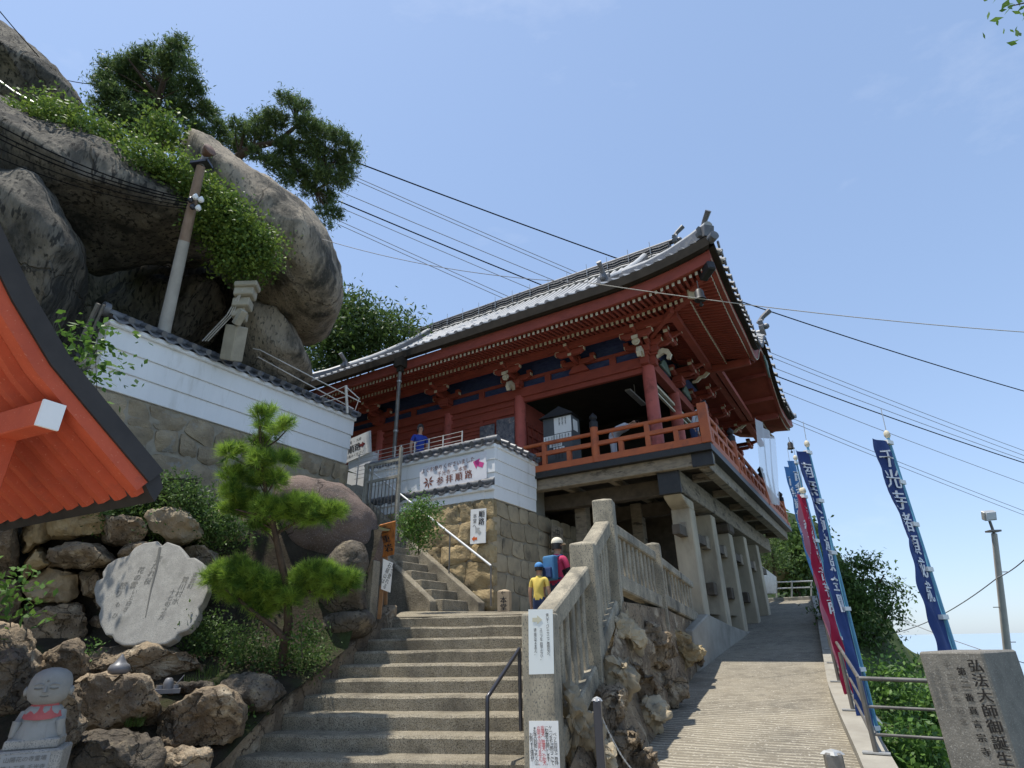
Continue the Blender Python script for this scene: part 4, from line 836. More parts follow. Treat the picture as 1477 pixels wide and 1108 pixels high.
M_OWOOD = mat('orange stained wood', (0.50, 0.19, 0.045), (0.34, 0.12, 0.03), 6, 0.7, 0.4, 30, 0.3, c3=(0.20, 0.075, 0.025), c3scale=7, stretch=(3, 3, 0.7))
bd = board('wooden_sign', at(547, 758, 8.9), at(570, 752, 8.9), at(568, 800, 8.9), at(546, 806, 8.9), 0.05, M_OWOOD, 'orange stained wooden plank sign with carved black characters beside side flight', 'sign')
put(bd, '三重岩', 0.0, 0.42 * bd[5], 0.50 * bd[4], None, True, bold=0.006, spacing=1.15)
MB().bar(at(557, 803, 8.93), atZ(556, 868, 2.2) * 0 + at(556, 872, 8.93), 0.05, 0.05, up=(1, 0, 0)).build('sign_stake', mat('raw pine stake', (0.4, 0.2, 0.1)), bd[0])
# small stone marker at the wall foot
c = at(728, 884, 9.35); mk = empty('stone_marker', c, 'small inscribed stone marker at the foot of the stone wall corner', 'marker')
gpost(c, 2.0, at(728, 849, 9.35)[2], 0.20, mk, name='marker_stone', m=mat('tan marker stone', (0.42, 0.33, 0.22), (0.36, 0.28, 0.19), 6, 0.85, 0.2, 60), X=SE, Yv=ST, cap=0.04)
text('本堂', 0.11, np.array([c[0], c[1], at(728, 861, 9.35)[2]]) - ST * 0.102, SE, Zd, M_INK, mk, vertical=True, bold=0.003)
text('←', 0.10, np.array([c[0], c[1], at(728, 855, 9.35)[2]]) - ST * 0.103, SE, Zd, M_INK, mk)
# notices on the lowest balustrade post
fc = np.array([*(P1[:2] - BY[:2] * 0.146), 0])
def post_pt(x, y): return atP(x, y, fc, BY)
bd = board('notice_board', post_pt(762, 879), post_pt(797, 879), post_pt(799, 972), post_pt(763, 973), 0.006, mat('pale green white board', (0.70, 0.73, 0.70), None, rough=0.5), 'pale notice board with beige arrow on the lowest balustrade post', 'notice')
W_, Hh = bd[4], bd[5]
put(bd, '車いす・ベビーカーでご参拝の方へ', 0.30 * W_, 0.43 * Hh, 0.105 * W_ * 1.25, None, True, spacing=0.72); put(bd, 'スロープをご利用ください。', 0.02 * W_, 0.20 * Hh, 0.12 * W_, None, True, spacing=0.72); put(bd, '通り抜けはできません。', -0.22 * W_, 0.20 * Hh, 0.12 * W_, None, True, spacing=0.72)
shape(bd, [(-0.12 * W_ + 1.25 * W_ * x, 0.335 * Hh + W_ * 1.25 * y) for x, y in ar], mat('beige print', (0.55, 0.52, 0.38), None, rough=0.7))
bd = board('notice_board', post_pt(763, 1040), post_pt(805, 1040), post_pt(810, 1165), post_pt(765, 1165), 0.006, M_PAPER, 'white notice board with black and red columns of writing on granite post', 'notice')
W_, Hh = bd[4], bd[5]
M_REDP = mat('red print', (0.50, 0.03, 0.05), None, rough=0.7)
for i, (t_, mm) in enumerate((('ペット同伴でご参拝', None), ('ケージまたは抱っこにて', None), ('に配慮をお願いします。', None), ('盲導犬、聴導犬、介助犬', M_REDP), ('の限りではありません。', M_REDP), ('※お寺の判断により入山', None), ('お断りする場合が', None))):
    put(bd, t_, (0.40 - 0.133 * i) * W_, (0.44 if i not in (0, 6) else 0.36) * Hh, 0.135 * W_, mm, True, spacing=0.72)
wp = board('wooden_plaque', onA(797, 757, 4.0), onA(812, 762, 4.0), onA(812, 800, 4.0), onA(797, 797, 4.0), 0.03, M_OLD, 'old wooden plaque with black characters by the under floor post', 'plaque')
put(wp, '中堂', 0, 0.42 * wp[5], 0.5 * wp[4], None, True)

# ============================================================ handrails, fences
hr = empty('handrail', H(6.2, -2.07, 3.4), 'white tubular handrail climbing along the narrow side flight', 'handrail')
ha, hb_ = onB(708, 816, -2.07), onB(528, 674, -2.07)
MB().tube([ha, (ha + hb_) / 2, hb_], 0.024, 8).build('top_rail', mat('white painted tube', (0.75, 0.75, 0.73), None, rough=0.4), hr, smooth=50)
for t in (0.0, 0.28, 0.52): p = ha + (hb_ - ha) * t; MB().tube([p, p - Zd * (0.85 if t else 0.75)], 0.016, 8).build('post', M_STEEL, hr, smooth=50)
# main stairs: dark hand rail
q0 = at(703, 1006, 5.25); q1 = at(749, 936, 6.05)
hr2 = empty('handrail', (q0[0], q0[1], 0.4), 'dark metal handrail standing on the wide steps beside granite post', 'handrail')
MB().tube([q0 - Zd * 0.75, q0 - Zd * 0.04, q0, q0 + (q1 - q0) * 0.1, q1], 0.02, 10).build('top_rail', M_DSTEEL, hr2, smooth=50)
MB().tube([q1, q1 - Zd * 0.75], 0.02, 10).build('post', M_DSTEEL, hr2, smooth=50)
# terrace fence of white wire
M_WIRE = mat('white coated wire', (0.66, 0.64, 0.60), (0.55, 0.50, 0.45), 5, 0.5)
fz = empty('wire_fence', H(6.5, -1.5, 5.2), 'white wire fence along the terrace above the tile coping', 'fence')
fa = [HL(onB(x, 612, -1.35))[0] for x in (667, 640, 620, 600, 581)]
fm = MB()
for z in np.arange(5.62, 6.30, 0.11): MB().tube([H(fa[0], -1.35, z), H(9.0, -1.35, z)], 0.008, 5).build('wire', M_WIRE, fz)
for a_ in fa + [7.6, 8.2, 8.9]: MB().tube([H(a_, -1.35, 5.15), H(a_, -1.35, 6.29)], 0.018, 6).build('post', M_WIRE, fz)
gt = empty('metal_gate', H(7.6, -2.2, 4.6), 'old barred metal gate frame at the head of the side flight', 'gate')
g0, g1 = onB(530, 672, -2.3), onB(579, 645, -2.3); g2 = onB(577, 782, -2.3)
a0, a1 = HL(g0)[0], HL(g1)[0]
M_GATE = mat('peeling grey gate paint', (0.36, 0.34, 0.28), (0.24, 0.22, 0.18), 9, 0.8, 0.5, 40)
for a_, z0, z1, w in ((a1, 3.6, HL(g1)[2], 0.07), (a0, 4.6, HL(g0)[2] + 0.05, 0.09), (a0 - 0.18, 4.6, HL(g0)[2], 0.05)): MB().hbox(a_ - w / 2, a_ + w / 2, -2.3 - w / 2, -2.3 + w / 2, z0, z1).build('gate_post', M_GATE, gt, bevel=0.006)
zt = HL(g0)[2]
for z in (zt - 0.04, zt - 0.45): MB().hbox(a1 + 0.04, a0 - 0.05, -2.32, -2.28, z, z + 0.06).build('gate_rail', M_GATE, gt)
for i in range(9): a_ = a1 + (a0 - a1) * (i + 0.7) / 9.6; MB().hbox(a_ - 0.008, a_ + 0.008, -2.308, -2.292, zt - 1.35, zt - 0.43).build('gate_bar', M_STEEL, gt)
ms = MB()
for i in range(9): ms.hbox(a1 + 0.05 + i * (a0 - a1 - 0.25) / 9, a1 + 0.056 + i * (a0 - a1 - 0.25) / 9, -2.304, -2.298, zt - 0.4, zt - 0.04)
for i in range(5): ms.hbox(a1 + 0.04, a0 - 0.2, -2.303, -2.297, zt - 0.38 + i * 0.08, zt - 0.374 + i * 0.08)
ms.build('gate_mesh', M_WIRE, gt, kind='stuff')
# ============================================================ giant boulders
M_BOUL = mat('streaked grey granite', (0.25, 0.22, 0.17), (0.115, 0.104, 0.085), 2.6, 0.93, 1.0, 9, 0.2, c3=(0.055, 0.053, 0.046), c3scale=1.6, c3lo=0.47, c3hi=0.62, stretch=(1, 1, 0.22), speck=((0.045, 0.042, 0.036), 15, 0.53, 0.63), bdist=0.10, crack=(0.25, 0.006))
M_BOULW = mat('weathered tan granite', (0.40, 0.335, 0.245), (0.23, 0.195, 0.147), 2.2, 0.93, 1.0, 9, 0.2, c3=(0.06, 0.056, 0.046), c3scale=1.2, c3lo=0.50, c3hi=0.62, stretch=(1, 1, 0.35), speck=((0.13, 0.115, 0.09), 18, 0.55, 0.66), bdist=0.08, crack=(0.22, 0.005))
M_BROWN = mat('reddish brown granite', (0.20, 0.145, 0.115), (0.135, 0.10, 0.082), 1.6, 0.9, 0.8, 30, 0.25, c3=(0.07, 0.06, 0.052), c3scale=1.5, c3lo=0.55, c3hi=0.68, speck=((0.34, 0.28, 0.24), 60, 0.6, 0.7), bdist=0.04, crack=(0.4, 0.006))
BG = 'granite boulders stacked on the hillside'
lump([(268, 189), (300, 194), (350, 232), (410, 270), (450, 306), (478, 350), (493, 410), (489, 455), (464, 487), (432, 494), (400, 482), (360, 450), (322, 405), (285, 335), (255, 250)], 15.0, 2.3, M_BOULW, 'boulder', rings=13, amp=0.14, sc=0.6, flat=2.2, seed=1, res=4, tilt=(-0.5, 0.7), label='huge egg shaped boulder leaning out over the temple roof', cat='boulder', group=BG)
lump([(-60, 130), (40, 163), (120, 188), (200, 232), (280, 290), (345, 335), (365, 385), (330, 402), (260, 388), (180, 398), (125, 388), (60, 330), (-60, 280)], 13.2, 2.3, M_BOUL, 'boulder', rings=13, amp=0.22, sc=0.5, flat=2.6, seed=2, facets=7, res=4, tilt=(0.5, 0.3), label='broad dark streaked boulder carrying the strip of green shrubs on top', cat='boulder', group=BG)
lump([(-90, 205), (0, 227), (55, 256), (100, 318), (127, 390), (126, 465), (100, 525), (50, 560), (-90, 600)], 10.6, 1.4, M_BOUL, 'boulder', rings=13, amp=0.14, sc=0.7, flat=2.8, seed=3, facets=7, res=4, ridged=0.08, label='upright grey boulder with a sharp edge beside the orange eave', cat='boulder', group=BG)
lump([(-80, -40), (0, 27), (40, 60), (78, 97), (113, 152), (95, 195), (40, 200), (-80, 190)], 17.5, 2.6, M_BOUL, 'boulder', rings=11, amp=0.2, sc=0.5, flat=2.4, seed=4, facets=7, res=4, label='highest rounded boulder above the handrail on the rock', cat='boulder', group=BG)
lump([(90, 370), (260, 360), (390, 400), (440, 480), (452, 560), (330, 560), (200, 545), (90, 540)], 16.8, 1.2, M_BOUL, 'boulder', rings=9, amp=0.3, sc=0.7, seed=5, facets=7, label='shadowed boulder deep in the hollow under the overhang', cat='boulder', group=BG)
lump([(362, 418), (398, 440), (425, 480), (447, 530), (450, 570), (400, 580), (355, 560), (338, 490)], 14.0, 0.8, M_BOULW, 'boulder', rings=9, amp=0.12, sc=0.8, seed=6, facets=7, label='leaning brown slab boulder behind the stone bracket post', cat='boulder', group=BG)
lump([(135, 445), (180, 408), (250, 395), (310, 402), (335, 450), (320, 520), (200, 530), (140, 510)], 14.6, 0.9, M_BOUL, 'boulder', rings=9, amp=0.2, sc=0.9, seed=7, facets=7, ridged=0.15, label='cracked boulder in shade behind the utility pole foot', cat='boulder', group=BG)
lump([(395, 705), (430, 685), (480, 692), (520, 718), (545, 755), (553, 800), (535, 860), (480, 885), (435, 840), (398, 780)], 9.0, 0.75, M_BROWN, 'boulder', rings=11, amp=0.07, sc=1.1, flat=2.5, seed=8, label='reddish brown speckled boulder left of the side flight', cat='boulder')
lump([(478, 800), (505, 782), (527, 800), (530, 850), (526, 893), (490, 905), (462, 890), (458, 840)], 8.1, 0.45, M_ROCKD, 'boulder', rings=9, amp=0.08, sc=1.6, seed=9, flat=3, label='blackish split boulder behind the granite guide post', cat='boulder')
lump([(455, 890), (500, 880), (530, 878), (542, 900), (520, 920), (470, 925), (440, 910)], 7.9, 0.4, M_ROCKD, 'boulder', rings=9, amp=0.06, sc=1.8, seed=10, label='low dark rock against the stair kerb', cat='boulder')
lump([(296, 742), (352, 740), (358, 800), (352, 850), (300, 850), (290, 790)], 8.7, 0.3, M_GREYST, 'boulder', rings=9, amp=0.05, sc=2, seed=11, flat=4, label='flat faced pale stone slab behind the foreground pine', cat='boulder')

# ============================================================ garden soil and rocks
def soilz(x, y):
    z = -0.02 + (min(y, 8.1) - 4.3) * 0.44 + 0.12 * min(1, max(0, (y - 6.3) / 0.6))
    if y > 8.1: z += (y - 8.1) * 2.6 if y < 8.7 else 1.56 + (y - 8.7) * 0.35
    return min(z, 4.4) + 0.05 * fbm((x, y, 0), 1.5, 3)
MB().grid([[np.array([x, y, max(soilz(x, y), 0.02)]) for y in np.linspace(3.6, 12.5, 46)] for x in np.linspace(-12, -0.2, 50)
           if True]).build('garden_soil', M_SOIL, smooth=80, kind='structure') if False else None
G = []
for i in range(46):
    y = 3.8 + 9.2 * i / 45; row = []
    xr = stepL(min(max(y + 0.3, 5), 9.2))[0] - 0.15 if y < 9.2 else -2.6 - (y - 9.2) * 0.5
    for j in range(40): x = -14 + (xr + 14) * (j / 39) ** 0.8; row.append(np.array([x, y, max(soilz(x, y) - 0.2 * max(0, (j - 34) / 5), -0.1)]))
    G.append(row)
MB().grid(G).build('garden_soil', M_SOIL, smooth=80, kind='structure')
G = []
for i in range(20):
    a = 8.7 + 24 * (i / 19) ** 1.5; G.append([H(a, b, 5.65 + min((a - 8.7) * 0.42, 8) + 0.25 * fbm(H(a, b, 0), 0.4, 3)) for b in np.linspace(-26, -1.5, 20)])
MB().grid(G).build('hillside', M_GROUND, smooth=80, kind='structure')

GR = 'garden rocks below the flower shaped stone'
rk = [
 ([(118, 950), (150, 936), (205, 930), (262, 934), (290, 960), (296, 985), (245, 998), (170, 988), (122, 978)], 6.55, 0.42, M_ROCK, 'long flat rock carrying the flower shaped stone monument'),
 ([(-25, 905), (12, 898), (38, 905), (52, 935), (58, 968), (20, 992), (-25, 985)], 5.7, 0.3, M_ROCK, 'rough rock at the foot of the leafy vine'),
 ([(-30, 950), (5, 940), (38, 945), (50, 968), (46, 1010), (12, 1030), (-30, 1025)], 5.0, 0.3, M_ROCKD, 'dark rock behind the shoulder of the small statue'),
 ([(52, 962), (72, 938), (108, 926), (128, 945), (118, 985), (75, 990)], 6.1, 0.3, M_ROCK, 'tan wedge shaped rock above the small statue'),
 ([(103, 992), (130, 975), (200, 975), (221, 992), (227, 1042), (175, 1052), (112, 1046)], 5.55, 0.36, M_ROCK, 'square brown rock carrying the pottery shell'),
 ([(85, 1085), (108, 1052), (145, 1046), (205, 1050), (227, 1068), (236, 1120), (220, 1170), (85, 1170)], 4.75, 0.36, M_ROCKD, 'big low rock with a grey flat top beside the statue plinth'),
 ([(223, 1030), (250, 1002), (325, 994), (349, 1012), (350, 1050), (312, 1078), (248, 1082), (225, 1060)], 5.6, 0.38, M_ROCK, 'brown faceted rock below the small grass tuft'),
 ([(230, 1088), (290, 1078), (303, 1100), (285, 1140), (232, 1140)], 5.1, 0.25, M_ROCK, 'small tan rock wedged beside the stair kerb foot'),
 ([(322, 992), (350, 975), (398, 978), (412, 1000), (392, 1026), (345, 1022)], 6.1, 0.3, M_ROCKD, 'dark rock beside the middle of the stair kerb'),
 ([(66, 1000), (95, 983), (116, 1010), (118, 1060), (95, 1100), (62, 1100)], 4.6, 0.2, M_ROCK, 'upright brown rock directly behind the small statue'),
 ([(225, 985), (262, 990), (300, 985), (330, 1000), (318, 1015), (250, 1012), (222, 1005)], 6.2, 0.3, M_ROCKD, 'low mossy rock behind the roof tile ornament'),
]
for i, (ol, d, th, m_, lb) in enumerate(rk):
    lump(ol, d, th, m_, 'rock', rings=9, amp=0.06, sc=2.8, flat=5.0, facets=5, fine=0.5, smooth=32, seed=20 + i, label=lb, cat='rock', group=GR, ridged=0.02)
dw = empty('dry_stone_wall', at(80, 930, 7.6), 'rough dry stone wall of lit boulders behind the flower shaped stone', 'wall')
ds = [
 [(72, 733), (105, 722), (140, 735), (150, 765), (130, 782), (92, 784), (68, 775)], [(28, 775), (48, 742), (70, 735), (74, 775), (52, 788), (34, 805)], [(66, 792), (110, 783), (155, 792), (168, 812), (122, 824), (72, 816)],
 [(28, 828), (48, 792), (68, 788), (73, 812), (50, 826), (34, 838)], [(34, 842), (62, 818), (100, 816), (116, 838), (112, 866), (76, 870), (40, 866)], [(32, 895), (60, 874), (118, 870), (132, 890), (124, 925), (80, 938), (36, 930)],
 [(114, 828), (140, 820), (152, 840), (142, 862), (120, 858)], [(126, 895), (148, 888), (160, 915), (150, 938), (124, 934)], [(-30, 745), (24, 738), (28, 790), (20, 832), (-30, 836)], [(-30, 842), (26, 838), (32, 890), (22, 905), (-30, 905)],
 [(142, 742), (190, 735), (215, 765), (195, 785), (150, 782)], [(170, 790), (225, 782), (250, 805), (230, 825), (178, 818)], [(215, 738), (270, 735), (292, 770), (262, 790), (222, 778)], [(255, 795), (300, 788), (320, 820), (300, 850), (262, 835)], [(130, 868), (160, 850), (170, 880), (150, 892)], [(10, 700), (60, 695), (75, 725), (45, 738), (5, 738)],
 [(275, 850), (330, 845), (345, 885), (325, 930), (280, 930)], [(335, 860), (400, 850), (420, 900), (400, 940), (345, 935)]]
for i, ol in enumerate(ds): lump(ol, 7.75 + 0.1 * math.sin(i * 2.1) + (0.4 if i > 15 else 0), 0.34, (M_GOLD if i in (0, 1, 3) else (M_GREYST if i in (4, 12) else M_ROCK)), 'stone', dw, rings=9, amp=0.06, sc=3, flat=4.5, facets=6, smooth=32, seed=40 + i, ridged=0.05)
MB().grid([[at(x, y, 8.15 + 0.1 * fbm((x * 0.03, y * 0.03, 0), 1, 2)) for y in np.linspace(690, 960, 8)] for x in np.linspace(-80, 285, 12)]).build('joint_earth', M_MORTD, dw)

# ============================================================ rock embankment between balustrade and ramp
em = empty('rock_embankment', (*(P3[:2] + 0.3), 0.9), 'embankment of jagged brown rocks below the granite balustrade beside the ramp', 'embankment')
top = [(*(P1[:2] + BX[:2] * 0.18), 0.55), (*(P2[:2] + BX[:2] * 0.16), 1.25), (*(P3[:2] + BX[:2] * 0.14), 2.05), (*(P4[:2] + BX[:2] * 0.1), 2.02), (*(PE[:2] + BX[:2] * 0.02), 1.86)]
bot = [H(-0.02, -6.9, 0.1), H(0.1, -5.4, rampz(-5.4) - 0.12), H(0.3, -3.9, rampz(-3.9) - 0.1), H(0.52, -2.3, rampz(-2.3) - 0.08), H(0.85, 0.5, rampz(0.5) - 0.05)]
G = []
for i in range(33):
    t = i / 32 * 4; k = min(int(t), 3); f_ = t - k; A = np.array(top[k]) * (1 - f_) + np.array(top[k + 1]) * f_; B_ = np.array(bot[k]) * (1 - f_) + np.array(bot[k + 1]) * f_
    row = []
    for j in range(15): s = j / 14; p = A * (1 - s) + B_ * s; row.append(p + (BX * 0.6 - BY * 0.5) * 0.16 * (fbm(p, 2.6, 4)) * (0.2 + math.sin(math.pi * s)))
    G.append(row)
MB().grid(G).build('earth_bank', M_ROCK, em, smooth=30)
def bank_d(ol):
    from mathutils.bvhtree import BVHTree
    if not hasattr(bank_d,'t'):
        bank_d.t = BVHTree.FromPolygons([Vector(p) for r_ in G for p in r_], [(i*15+j,(i+1)*15+j,(i+1)*15+j+1,i*15+j+1) for i in range(32) for j in range(14)])
    c = np.mean(np.array(ol), axis=0); h = bank_d.t.ray_cast(Vector(EYE), Vector(ray(*c)))
    return float(np.dot(np.array(h[0]) - EYE, FWD)) if h[0] is not None else None
er = [([(878, 905), (905, 876), (936, 905), (932, 942), (900, 952), (880, 936)], 8.6), ([(920, 905), (960, 898), (977, 930), (966, 962), (930, 966), (914, 940)], 9.2), ([(958, 905), (1002, 922), (1016, 945), (990, 977), (963, 966)], 10.0), ([(873, 935), (905, 944), (916, 990), (902, 1032), (875, 1022), (863, 970)], 7.8),
      ([(905, 953), (941, 962), (952, 1005), (926, 1037), (899, 1020)], 8.2), ([(944, 963), (986, 973), (994, 1000), (966, 1022), (944, 1006)], 9.0), ([(924, 1008), (963, 1016), (972, 1036), (946, 1072), (930, 1082), (913, 1050)], 7.5), ([(868, 985), (896, 990), (902, 1040), (886, 1072), (863, 1050)], 7.0),
      ([(878, 1060), (921, 1048), (932, 1085), (902, 1122), (873, 1110)], 6.6), ([(818, 1008), (850, 1000), (867, 1060), (852, 1125), (813, 1125)], 6.1), ([(848, 935), (876, 928), (880, 985), (861, 1012), (843, 990)], 7.3), ([(888, 1093), (936, 1080), (950, 1112), (928, 1150), (888, 1150)], 6.1), ([(850, 1070), (885, 1062), (892, 1110), (870, 1150), (848, 1140)], 6.1), ([(985, 925), (1012, 938), (1020, 950), (1004, 962), (984, 950)], 10.6)]
for i, (ol, d) in enumerate(er):
    d = bank_d(ol) or d
    lump(ol, d + 0.02, 0.24, M_GOLD if i == 2 else (M_ROCK if i % 3 else M_BLOCK), 'rock', em, rings=9, amp=0.10, sc=3.2, fine=0.5, flat=3.2, facets=10, seed=70 + i, ridged=0.09, smooth=38)

# ============================================================ flower shaped stone monument
fl_px = [(227, 780), (232, 788), (241, 781), (258.7, 787), (269, 800), (270.6, 804.4), (281, 804), (293, 812), (300, 831.5), (299, 853), (292, 870), (286, 877), (286, 887), (280, 899), (269.5, 909.5), (256, 914), (252, 921.4), (238, 929), (222, 931), (207.8, 926), (193.7, 931), (176, 931), (165, 925), (161, 917), (152, 916), (144, 901), (141.5, 888), (145, 877), (138, 869), (134.7, 851), (138.4, 838), (148, 833.7), (147, 826), (155, 814), (168, 805.5), (185, 801), (193.7, 790), (207, 783)]
c0 = at(217, 855, 6.75); nF = nrm([-0.10, -0.93, 0.34]); hz_ = -nF          # slab leaning back a little
fm_ = [atP(x, y, c0, nF) for x, y in fl_px]
fs = MB().prism(fm_, hz_ * 0.11).build('flower_stone', mat('grey flower granite', (0.34, 0.33, 0.295), (0.26, 0.25, 0.225), 9, 0.8, 0.4, 60, 0.3, speck=((0.2, 0.2, 0.185), 120, 0.54, 0.64), c3=(0.19, 0.185, 0.16), c3scale=3, c3lo=0.6, c3hi=0.75, bdist=0.008), None, origin=c0, bevel=0.02, seg=2, label='grey granite monument cut as a lobed flower with carved cursive poem', cat='monument')
xd = nrm(np.cross(hz_, Zd)); yF = nrm(np.cross(nF, xd)); yF = yF if yF[2] > 0 else -yF
M_CARV = mat('carving with painted shade', (0.14, 0.138, 0.125), None, rough=0.9)  # raised dark strokes; the shade of cut lines is put into the colour
def fpt(x, y): return atP(x, y, c0 + nF * 0.001, nF)
for t_, x, y, s in ((q_[0], q_[1], q_[2], q_[3] * 0.82) for q_ in (('東雲町', 283, 826, 0.085), ('賀川村水', 269, 832, 0.105), ('十七句之方', 251, 850, 0.09), ('志たれ桜', 231, 802, 0.115), ('花の雲', 206, 818, 0.115), ('いと白き', 196, 850, 0.085), ('怒り', 180, 840, 0.12), ('も', 172, 868, 0.09), ('ひ', 168, 884, 0.09))):
    text(t_, s, fpt(x, y), xd, yF, M_CARV, fs, vertical=True, bold=0.0, off=0.0025 if np.dot(np.cross(xd, yF), nF) > 0 else -0.0025)
MB().tube([fpt(231, 790), fpt(226, 820), fpt(218, 850), fpt(210, 890)], [0.018, 0.014, 0.01, 0.005], 6).build('carved_groove', M_CARV, fs)

# ============================================================ small stone statue
JD = 3.95; J0 = at(46, 1080, JD); jz = lambda y, x=60: at(x, y, JD)[2]
M_JIZO = mat('smooth grey statue stone', (0.27, 0.27, 0.25), (0.205, 0.205, 0.19), 6, 0.7, 0.1, 90, 0.3, speck=((0.25, 0.255, 0.25), 160, 0.6, 0.7))
ji = empty('stone_statue', J0, 'small smiling stone statue with red bib on an inscribed plinth', 'statue')
jx = nrm([0.90, 0.43, 0]); jy = nrm([-0.43, 0.90, 0]); cx = np.array([*J0[:2], 0]) + jx * 0.0 + jy * 0.06
def ell(z, rx, ry, n=20, wav=0.0, dy=0.0, k=9): return [cx + jx * rx * math.cos(2 * math.pi * j / n) * (1 + wav * math.cos(k * 2 * math.pi * j / n)) + jy * (ry * math.sin(2 * math.pi * j / n) + dy) + Zd * z for j in range(n)]
z0, zsd, zh = jz(1078), jz(1018), jz(964); hh = zh - zsd
def loft(rs, name, m, parent, **k):
    n = len(rs[0]); mb = MB(); v = [p for r_ in rs for p in r_]
    mb.add(v, [(i * n + j, i * n + (j + 1) % n, (i + 1) * n + (j + 1) % n, (i + 1) * n + j) for i in range(len(rs) - 1) for j in range(n)] + [tuple(range(n - 1, -1, -1)), tuple(range((len(rs) - 1) * n, len(rs) * n))])
    return mb.build(name, m, parent, smooth=60, **k)
MB().box(cx + Zd * (z0 - 0.16), jx * 0.20, jy * 0.17, Zd * 0.155).build('plinth', M_GRAN, ji, bevel=0.012)
MB().box(cx + Zd * (z0 + 0.025), jx * 0.155, jy * 0.13, Zd * 0.03).build('slab', M_GRAN, ji, bevel=0.008)
bh = zsd - z0 - 0.05
loft([ell(z0 + 0.05 + bh * t, rx, ry, 28, w) for t, rx, ry, w in ((0, 0.165, 0.13, 0.02), (0.15, 0.155, 0.122, 0.035), (0.4, 0.138, 0.108, 0.04), (0.65, 0.125, 0.098, 0.03), (0.82, 0.115, 0.088, 0.015), (0.93, 0.098, 0.076, 0.0), (1.02, 0.055, 0.05, 0.0))], 'robe', M_JIZO, ji)
for s in (-1, 1):   # sleeves
    MB().tube([cx + jx * s * 0.108 + Zd * (zsd - 0.05) - jy * 0.01, cx + jx * s * 0.118 - jy * 0.045 + Zd * (zsd - 0.12), cx + jx * s * 0.125 - jy * 0.07 + Zd * (z0 + 0.16), cx + jx * s * 0.135 - jy * 0.06 + Zd * (z0 + 0.07)], [0.028, 0.034, 0.028, 0.02], 10).build('sleeve', M_JIZO, ji, smooth=60)
for i in range(7): MB().tube([cx + jx * (-0.05 + i * 0.0167) - jy * (0.100 - 0.004 * abs(i - 3)) + Zd * (z0 + bh * 0.72), cx + jx * (-0.062 + i * 0.0207) - jy * 0.112 + Zd * (z0 + bh * 0.28)], 0.0075, 6).build('robe_fold', M_JIZO, ji, smooth=60)
hc = cx + Zd * (zsd + hh * 0.46) - jx * 0.005
hd_ = loft([[hc + jx * r_ * 0.132 * math.cos(2 * math.pi * j / 28) + jy * r_ * 0.125 * math.sin(2 * math.pi * j / 28) + Zd * z * hh for j in range(28)] for r_, z in ((0.30, -0.50), (0.62, -0.46), (0.86, -0.34), (0.98, -0.16), (1.0, 0.02), (0.95, 0.2), (0.82, 0.36), (0.55, 0.47), (0.2, 0.525))], 'head', M_JIZO, ji)
fr = lambda u, v: hc + jx * u + Zd * v * hh - jy * (0.125 * math.sqrt(max(0.02, 1 - (u / 0.132) ** 2 - (v / 0.56) ** 2 * 0.9)) + 0.002)
for s in (-1, 1):
    MB().tube([fr(s * 0.022, -0.02), fr(s * 0.045, -0.045), fr(s * 0.07, -0.03)], 0.0055, 6).build('eyelid', M_CARV, hd_, smooth=60)
    MB().tube([fr(s * 0.018, 0.07), fr(s * 0.045, 0.095), fr(s * 0.078, 0.06)], 0.005, 6).build('brow', M_JIZO, hd_, smooth=60)
    MB().lathe([(0.01, -0.018), (0.03, -0.01), (0.032, 0.008), (0.012, 0.016)], hc + jx * s * 0.134 - Zd * 0.03 * hh * 4, 10, ax=jx * s).build('ear', M_JIZO, hd_, smooth=60)
MB().tube([fr(0, 0.03), fr(0, -0.08) - jy * 0.010, fr(0, -0.13) - jy * 0.014], [0.006, 0.009, 0.014], 8).build('nose', M_JIZO, hd_, smooth=60)
MB().tube([fr(-0.025, -0.235), fr(0, -0.25), fr(0.025, -0.235)], 0.0045, 6).build('mouth', M_CARV, hd_, smooth=60)
MB().lathe([(0.008, -0.004), (0.006, 0.004)], fr(0, 0.17), 8, ax=-jy).build('forehead_dot', M_CARV, hd_)
M_BIB = mat('faded red bib cloth', (0.42, 0.11, 0.10), (0.34, 0.08, 0.08), 8, 0.9, 0.2, 30)
G = []
for i in range(15):
    an = math.pi * (1.10 + 0.80 * i / 14); fo = 0.006 * math.cos(i * 1.9)
    G.append([cx + jx * (0.070 + t * 0.062 + fo * t) * math.cos(an) + jy * (0.058 + t * 0.058 + fo * t) * math.sin(an) + Zd * (zsd + 0.02 - t * 0.095 - 0.02 * math.sin(math.pi * i / 14) * t) for t in (0, 0.3, 0.6, 1.0)])
MB().grid(G).build('bib', M_BIB, ji, smooth=80)
pf = cx - jy * 0.171
MB().box(pf + Zd * (z0 - 0.11), jx * 0.135, jy * 0.002, Zd * 0.085).build('inscription_panel', mat('darker panel stone', (0.27, 0.275, 0.27), None, rough=0.8), ji)
for i, t_ in enumerate(('山陽花の寺霊場', '第十五番 千光寺', '千光寺地蔵尊')): text(t_, 0.034, pf - jy * 0.003 + Zd * (z0 - 0.055 - i * 0.05), jx, Zd, M_CARV, ji, off=0.0025)
